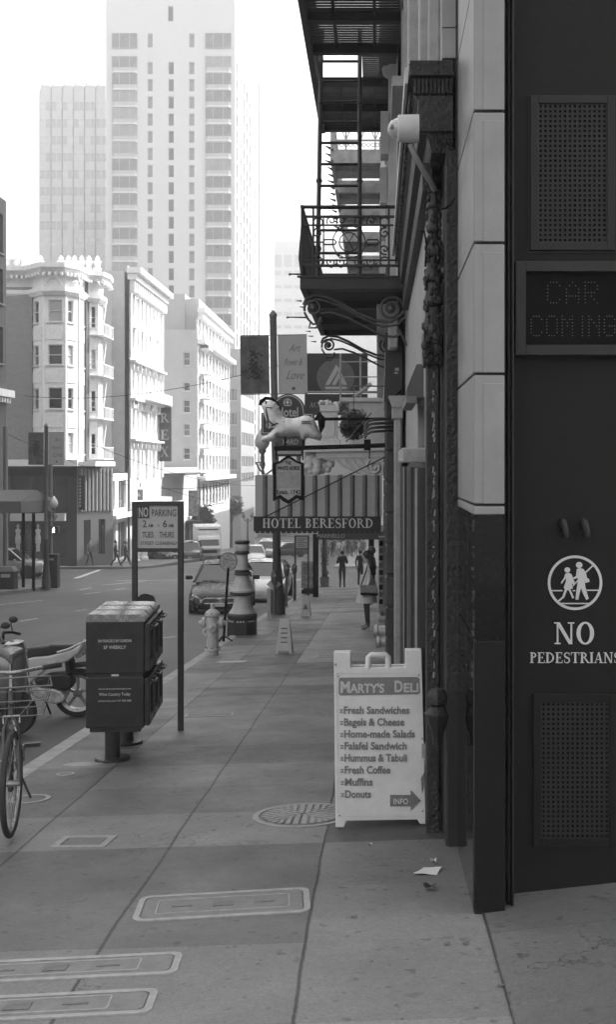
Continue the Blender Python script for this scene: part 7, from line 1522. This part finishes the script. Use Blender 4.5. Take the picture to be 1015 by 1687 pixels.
for h in holes[68:]: m.box(xb-.42, xb-.36, Yt+h[0], Yt+h[1], h[2], h[3])
tag(m.build('street_windows', M_tg, tw, world=True), kind='stuff')
m = MB(); xw = X(437, 262); m.box(-40, xw, 250, 285, -20, Z(150, 255)); wing = thing('slab_tower', 'slim bright tower slab peeping out behind the right edge of the hotel tower', 'building', (-30, 260, gz(260))); m.build('wall', M_tw, wing, world=True)
m = MB()
for k in range(30): z = Z(170+k*14, 262); m.box(xw, xw+.05, 252, 283, z-.6, z)
m.build('window_bands', M_twb, wing, world=True)
# rounded brown tower with rippling windows
Y5 = 275.0; rt_ = thing('rippled_tower', 'broad older grey tower with a rippling window front left of the hotel tower', 'building', (X(120, Y5), Y5, gz(Y5)))
M_rt = G('rippled_wall', .42, .8, ns=.6, nv=.1); xa5, xb5 = X(66, Y5), X(176, Y5); zt5 = Z(142, Y5)
m = MB(); prof_ = []; nb5 = 6; wb = (xb5-xa5)/nb5
pts = [(xa5-1.5, Y5+4), (xa5-.3, Y5+1.2)]
for i in range(nb5): x = xa5+i*wb; pts += [(x+.03*wb, Y5+.5), (x+.09*wb, Y5-.45), (x+.91*wb, Y5-.45), (x+.97*wb, Y5+.5)]
pts += [(xb5, Y5+.5)]
m.loft([[(x, y, z) for x, y in pts]+[(xb5, Y5+20, z), (xa5-1.5, Y5+20, z)] for z in (gz(Y5)-3, zt5)]); m.build('wall', M_rt, rt_, world=True, recalc=True)
m = MB()
for i in range(nb5): m.ball((xa5+(i+.5)*wb, Y5+.3, zt5), .9, 8, (1.6, .8, .5)); m.box(xa5+i*wb+.1, xa5+i*wb+.5, Y5+.2, Y5+.6, zt5, zt5+.9)
m.build('parapet', M_rt, rt_, world=True)
M_w5 = glass('tower_pane', .22, .4); M_w5b = glass('tower_blind', .4, .5); n5 = 0
for i in range(nb5):
    for k in range(15):
        z = Z(172+k*28, Y5)-1.6
        for side_ in (-1, 1):
            m5 = [M_w5, M_w5b, M_w5][rnd.randrange(3)]
            if n5 < 2000:
                key = ('r5', m5.name)
                if key not in WCACHE:
                    a = MB(); a.box(-.56, .56, -.04, .02, 0, 2.0); oo = a.build('window', m5); WCACHE[key] = oo.data; bpy.data.objects.remove(oo)
                if k < 8: w_ = bpy.data.objects.new('window', WCACHE[key]); COL.objects.link(w_); w_.parent = rt_; w_.location = Vector((xa5+(i+.5)*wb+side_*.66, Y5-.45, z))-rt_.location
                n5 += 1
m = MB()
for i in range(nb5):
    for k in range(8, 15):
        z = Z(172+k*28, Y5)-1.6
        for side_ in (-1, 1): x = xa5+(i+.5)*wb+side_*.66; m.box(x-.56, x+.56, Y5-.49, Y5-.43, z, z+2)
tag(m.build('lower_windows', M_w5b, rt_, world=True), kind='stuff')
# hazy blocks closing the street
Y6 = 330.0; fb = thing('distant_block', 'faint pale office block closing the street above the banners', 'building', (X(470, Y6), Y6, gz(Y6)))
m = MB(); m.box(X(436, Y6), X(640, Y6), Y6, Y6+20, -20, Z(408, Y6)); m.box(X(447, Y6), X(640, Y6), Y6+1, Y6+18, Z(408, Y6)+.01, Z(396, Y6)); m.build('wall', M_tw, fb, world=True)
for i in range(5):
    for k, (a, b) in enumerate(((420, 440), (446, 452), (470, 475), (492, 497), (514, 520), (536, 541))):
        m = MB(); m.box(X(451+i*17, Y6), X(464+i*17, Y6), Y6-.1, Y6-.01, Z(b, Y6), Z(a, Y6)); m.build('window', M_twb, fb, world=True)
Y7 = 215.0; fm = thing('distant_building', 'pale low building at the far end of the street below the towers', 'building', (X(400, Y7), Y7, gz(Y7)))
m = MB(); m.box(X(372, Y7), X(640, Y7), 245, 249, -20, Z(792, 245)); m.box(X(455, Y7), X(640, Y7), 240, 244, -20, Z(700, 240)); m.build('wall', M_twb, fm, world=True)
for i in range(6): m = MB(); m.box(X(398+i*22, 245), X(404+i*22, 245), 244.9, 244.99, Z(827, 245), Z(816, 245)); m.build('window', M_tg, fm, world=True)
dk = thing('brick_building', 'darker banded building at the foot of the hotel tower with ranks of tall windows', 'building', (X(395, 185), 185, gz(185)))
xk = X(402, 180); m = MB(); hk = [(1.2+i*2.2, 2.6+i*2.2, Z(b, 190), Z(a, 190)) for i in range(8) for a, b in ((600, 620), (638, 658), (677, 697), (715, 735), (752, 768), (778, 792))]
wall(m, 19, gz(190)-2, Z(575, 185), hk, frame((xk+.0, 176, 0), EAST), .4); m.build('street_wall', M_twb, dk, world=True)
hk2 = [(X(377, 176)-X(360, 176), X(390, 176)-X(360, 176), Z(b, 176), Z(a, 176)) for a, b in ((600, 622), (640, 660), (680, 700), (718, 738), (756, 774))]
m = MB(); wall(m, xk-X(360, 176), gz(176)-2, Z(575, 176), hk2, frame((X(360, 176), 176, 0), 0), .4); m.build('front_wall', M_twb, dk, world=True)
m = MB(); m.box(X(360, 176), xk-.45, 176.45, 195, gz(176)-2, Z(577, 176)); m.build('building_core', M_tg, dk, world=True)
for h in hk2: window(dk, h[1]-h[0], h[3]-h[2], (X(360, 176)+(h[0]+h[1])/2, 176, h[2]), 0, M_wf, M_slot2, 'triple', True, depth=.2)
# distant trees
def tree(label, c, H, Rr, n):
    o = thing('street_tree', label, 'tree', c); m = MB(); m.tube([(0,0,-.2), (.1,0,H*.35), (0,.1,H*.7)], [.22, .16, .06], 8)
    for a in range(5): t = a*1.26; m.tube([(.05, 0, H*.4), (Rr*.5*math.cos(t), Rr*.5*math.sin(t), H*.68)], [.1, .03], 6)
    m.build('trunk', MATS['bark'], o, smooth=60); m = MB()
    for _ in range(9): leaves(m, (rnd.uniform(-.5, .5)*Rr, rnd.uniform(-.5, .5)*Rr, H*.66+rnd.uniform(-.3, .35)*Rr*1.3), Rr*.55, n//9, .2, (1, 1, 1.15), .35)
    m.build('crown', G('tree_leaf', .06, .7, nv=.6, ns=1), o); return o
tree('dark street tree beneath the hotel tower, far down the left kerb', Vector((X(380, 160), 160, gz(160))), 8.4, 1.9, 1500)
tree('smaller street tree in front of the stepped block on the left', Vector((X(334, 121), 121, gz(121))), 5.8, 1.5, 900)
# ---------------- corner furniture on the left
yA = 51.0
aw2 = thing('street_canopy', 'dark hipped canopy on slim posts at the left kerb', 'canopy', (X(20, yA), yA, left_z(0, yA)))
m = MB(); xl, xr, xm = X(-60, yA), X(40, yA), X(66, yA); z0, z1, z2 = Z(845, yA), Z(826, yA), Z(808, yA)
m.add([(xl, yA, z0), (X(34, yA), yA, z0), (X(34, yA), yA, z1), (xl, yA, z1), (xl, yA+1.2, z2), (X(46, yA), yA+1.2, z2), (xm, yA+2.2, z0), (xm, yA+2.2, z1), (xl, yA+2.6, z0), (xl, yA+2.6, z1)], [(0,1,2,3), (3,2,5,4), (1,6,7,2), (2,7,5), (6,8,9,7), (9,4,5,7)]); m.build('cloth', G('canopy_dark', .12, .8, nv=.1), aw2, world=True)
for px, dy in ((53, .1), (20, 1.5), (-40, .1)): m = MB(); x = X(px, yA); m.box(x-.06, x+.06, yA+dy, yA+dy+.1, left_z(0, yA)-.1, z0-.005); m.build('post', M_black, aw2, world=True)
c = Vector((X(12, 50), 50, left_z(0, 50))); bn = thing('litter_bin', 'dark square litter bin with a pale slotted lid at the far left kerb', 'bin', c)
m = MB(); m.box(-.36, .36, -.3, .3, -.05, .8); m.build('body', M_bk, bn, bevel=.03); m = MB(); m.loft([[(-.36, -.3, .805), (.36, -.3, .805), (.36, .3, .805), (-.36, .3, .805)], [(-.26, -.2, 1.0), (.26, -.2, 1.0), (.26, .2, 1.0), (-.26, .2, 1.0)]]); m.build('lid', M_grey, bn, recalc=True); m = MB(); m.box(-.2, .2, -.32, -.301, .55, .7); m.build('slot', M_cl1, bn)
c = Vector((X(87, 53.5), 53.5, left_z(0, 53.5))); cbn = thing('utility_cabinet', 'dark upright utility cabinet beside the corner traffic pole', 'cabinet', c)
m = MB(); m.box(-.26, .26, -.25, .25, -.05, 1.52); m.build('body', M_bk, cbn, bevel=.02); m = MB(); m.box(-.2, .2, -.262, -.251, .1, 1.42); m.build('door', M_shopd, cbn); m = MB(); m.box(-.1, .1, -.27, -.263, 1.25, 1.34); m.build('plate', M_cl1, cbn)
c = Vector((X(75.5, 52.5), 52.5, left_z(0, 52.5))); y = 52.5
b2 = banner_pole('street_lamp', 'tall left corner pole with a dark and a pale banner and a globe lamp', c, Z(700, y)-c.z, .2, (Z(713, y)-c.z, Z(765, y)-c.z, 26*y/F-.02), 'banner lamp poles')
globe_arm(b2, 1, Z(850, y)-c.z+.33, .2, 12.5*y/F)
def plain_pole(label, px, yy, ptop, r=.1, mat=None, base=True):
    c = Vector((X(px, yy), yy, left_z(0, yy))); o = thing('utility_pole', label, 'pole', c); H = Z(ptop, yy)-c.z
    m = MB(); m.lathe([(r*1.15, -.05), (r*1.1, H*.2), (r, H-.02), (r*.4, H)], (0,0,0), 12); m.build('shaft', mat or M_pole, o, smooth=40)
    if base: m = MB(); m.lathe([(r*2, -.05), (r*2, .4), (r*1.4, .6), (r*1.2, .9)], (0,0,0), 10); m.build('base', M_pole, o, smooth=40)
    return o
plain_pole('plain grey pole at the far left rising behind the dark canopy', 8.5, 55, 702, .11)
sgp = plain_pole('pale pole just right of the left banner pole carrying the walk signal', 82.5, 54.2, 765, .1)
y = 54.2; m = MB(); m.box(X(86, y)-X(82.5, y), X(97, y)-X(82.5, y), -.18, .1, Z(878, y)-sgp.location.z, Z(867, y)-sgp.location.z); hd = m.build('walk_signal', M_bk, sgp, bevel=.02)
m = MB(); zq = Z(872.5, y)-sgp.location.z; m.ball((.2, -.185, zq+.09), .035, 8); m.tube([(.2, -.187, zq+.06), (.19, -.187, zq-.03), (.15, -.187, zq-.13)], .03, 6); m.tube([(.19, -.187, zq-.03), (.24, -.187, zq-.13)], .028, 6); m.tube([(.14, -.187, zq+.0), (.2, -.187, zq+.05), (.26, -.187, zq)], .02, 6)
em = bpy.data.materials.new('signal_glow'); em.use_nodes = True; em.node_tree.nodes['Principled BSDF'].inputs['Emission Color'].default_value = (1, 1, 1, 1); em.node_tree.nodes['Principled BSDF'].inputs['Emission Strength'].default_value = 1.2
lit = m.build('lit_figure', em, sgp); lit.parent = hd
# more poles and lamps down the left kerb
plain_pole('thin grey pole by the low white building', 164, 84, 760, .09, M_pole, False)
plain_pole('tall thin pole in front of the ornate hotel drainpipe', 212, 90, 770, .09, M_pole, False)
for px, yy, top, lab in ((226, 96, 800, 'globe street lamp just above the top left corner of the parking sign'), (408, 150, 850, 'far double-globe street lamp left of the hotel awning')):
    c = Vector((X(px, yy), yy, left_z(0, yy))); o = thing('street_lamp', lab, 'street lamp', c); H = Z(top, yy)-c.z
    m = MB(); m.lathe([(.25, -.1), (.25, .5), (.12, .8), (.09, H-.5), (.14, H-.45), (.06, H-.3)], (0,0,0), 12); m.build('column', M_pdk, o, smooth=40)
    if px > 300:
        m = MB(); m.tube([(-.55, 0, H-.3), (-.4, 0, H-.6), (0, 0, H-.75), (.4, 0, H-.6), (.55, 0, H-.3)], .05, 6); m.build('cross_arm', M_pdk, o)
        for sx in (-1, 1): m = MB(); m.lathe([(.1, 0), (.22, .15), (.26, .35), (.18, .6), (.05, .75), (.001, .85)], (sx*.55, 0, H-.28), 12); m.build('lamp_globe', M_pole, o, smooth=60)
    else: m = MB(); m.lathe([(.1, 0), (.26, .2), (.3, .4), (.2, .7), (.06, .85), (.001, 1.0)], (0, 0, H-.3), 12); m.build('lamp_globe', M_pole, o, smooth=60)
ysq = 95.0; m = MB(); m.box(X(217, ysq), X(235, ysq), ysq, ysq+.05, Z(826, ysq), Z(806, ysq)); pp_ = thing('street_panel', 'grey square pictorial panel behind the left end of the parking sign', 'banner', (X(226, ysq), ysq, Z(826, ysq))); m.build('panel', M_conc, pp_, world=True)
m = MB(); ctr = at(224, 818, ysq-.02)
for r in (.18, .3): m.tube([(ctr.x+r*math.cos(a*.3), ctr.y, ctr.z+r*math.sin(a*.3)) for a in range(14)], .04, 5)
m.build('swirl', M_white, pp_, world=True)
for px, yy, top, lab in ((318, 112, 808, 'far banner on a pole right of the parking sign, light patterned'),):
    c = Vector((X(px, yy), yy, left_z(0, yy))); o = thing('banner_pole', lab, 'banner', c); m = MB(); m.tube([(.55, 0, -.1), (.55, 0, Z(790, yy)-c.z)], .07, 6); m.build('pole', M_pole, o)
    m = MB(); m.box(-.45, .46, -.01, .01, Z(850, yy)-c.z, Z(808, yy)-c.z); m.build('banner', G('banner_flower', .3, .8, ns=3, nv=.8), o)
# overhead wires
def wire(label, a, b, ya2, yb2, sag=.6, r=.016):
    p, q_ = at(*a, ya2), at(*b, yb2); pts = [p.lerp(q_, i/14)+Vector((0, 0, -sag*4*(i/14)*(1-i/14))) for i in range(15)]
    m = MB(); m.tube(pts, r, 5); tag(m.build('overhead_wire', M_black), label, 'wire')
wire('long overhead wire sagging from the bay windows up to the dark banner', (40, 652), (460, 602), 58, 40, .5, .012)
wire('overhead wire crossing low in front of the corner shop', (-20, 700), (240, 800), 66, 80, .3, .014); wire('overhead wire strung across below the vertical letter sign', (160, 735), (430, 800), 75, 110, .7, .02)
wire('overhead wire just above the parking sign reaching the hotel awning', (190, 795), (425, 783), 90, 100, .8, .02); wire('low overhead wire in front of the ornate hotel columns', (120, 745), (400, 835), 80, 130, .6, .022)
# ================================================================== the air
hz = MB(); hz.box(-146, 146, -27, 650, -28, 128)
M_hz = bpy.data.materials.new('haze'); M_hz.use_nodes = True; n_, l_ = M_hz.node_tree.nodes, M_hz.node_tree.links
n_.remove(n_['Principled BSDF']); pv = n_.new('ShaderNodeVolumePrincipled'); pv.inputs['Color'].default_value = (.97, .97, .97, 1); pv.inputs['Density'].default_value = .0019; pv.inputs['Anisotropy'].default_value = .0
l_.new(pv.outputs[0], n_['Material Output'].inputs['Volume'])
tag(hz.build('haze', M_hz), kind='stuff')
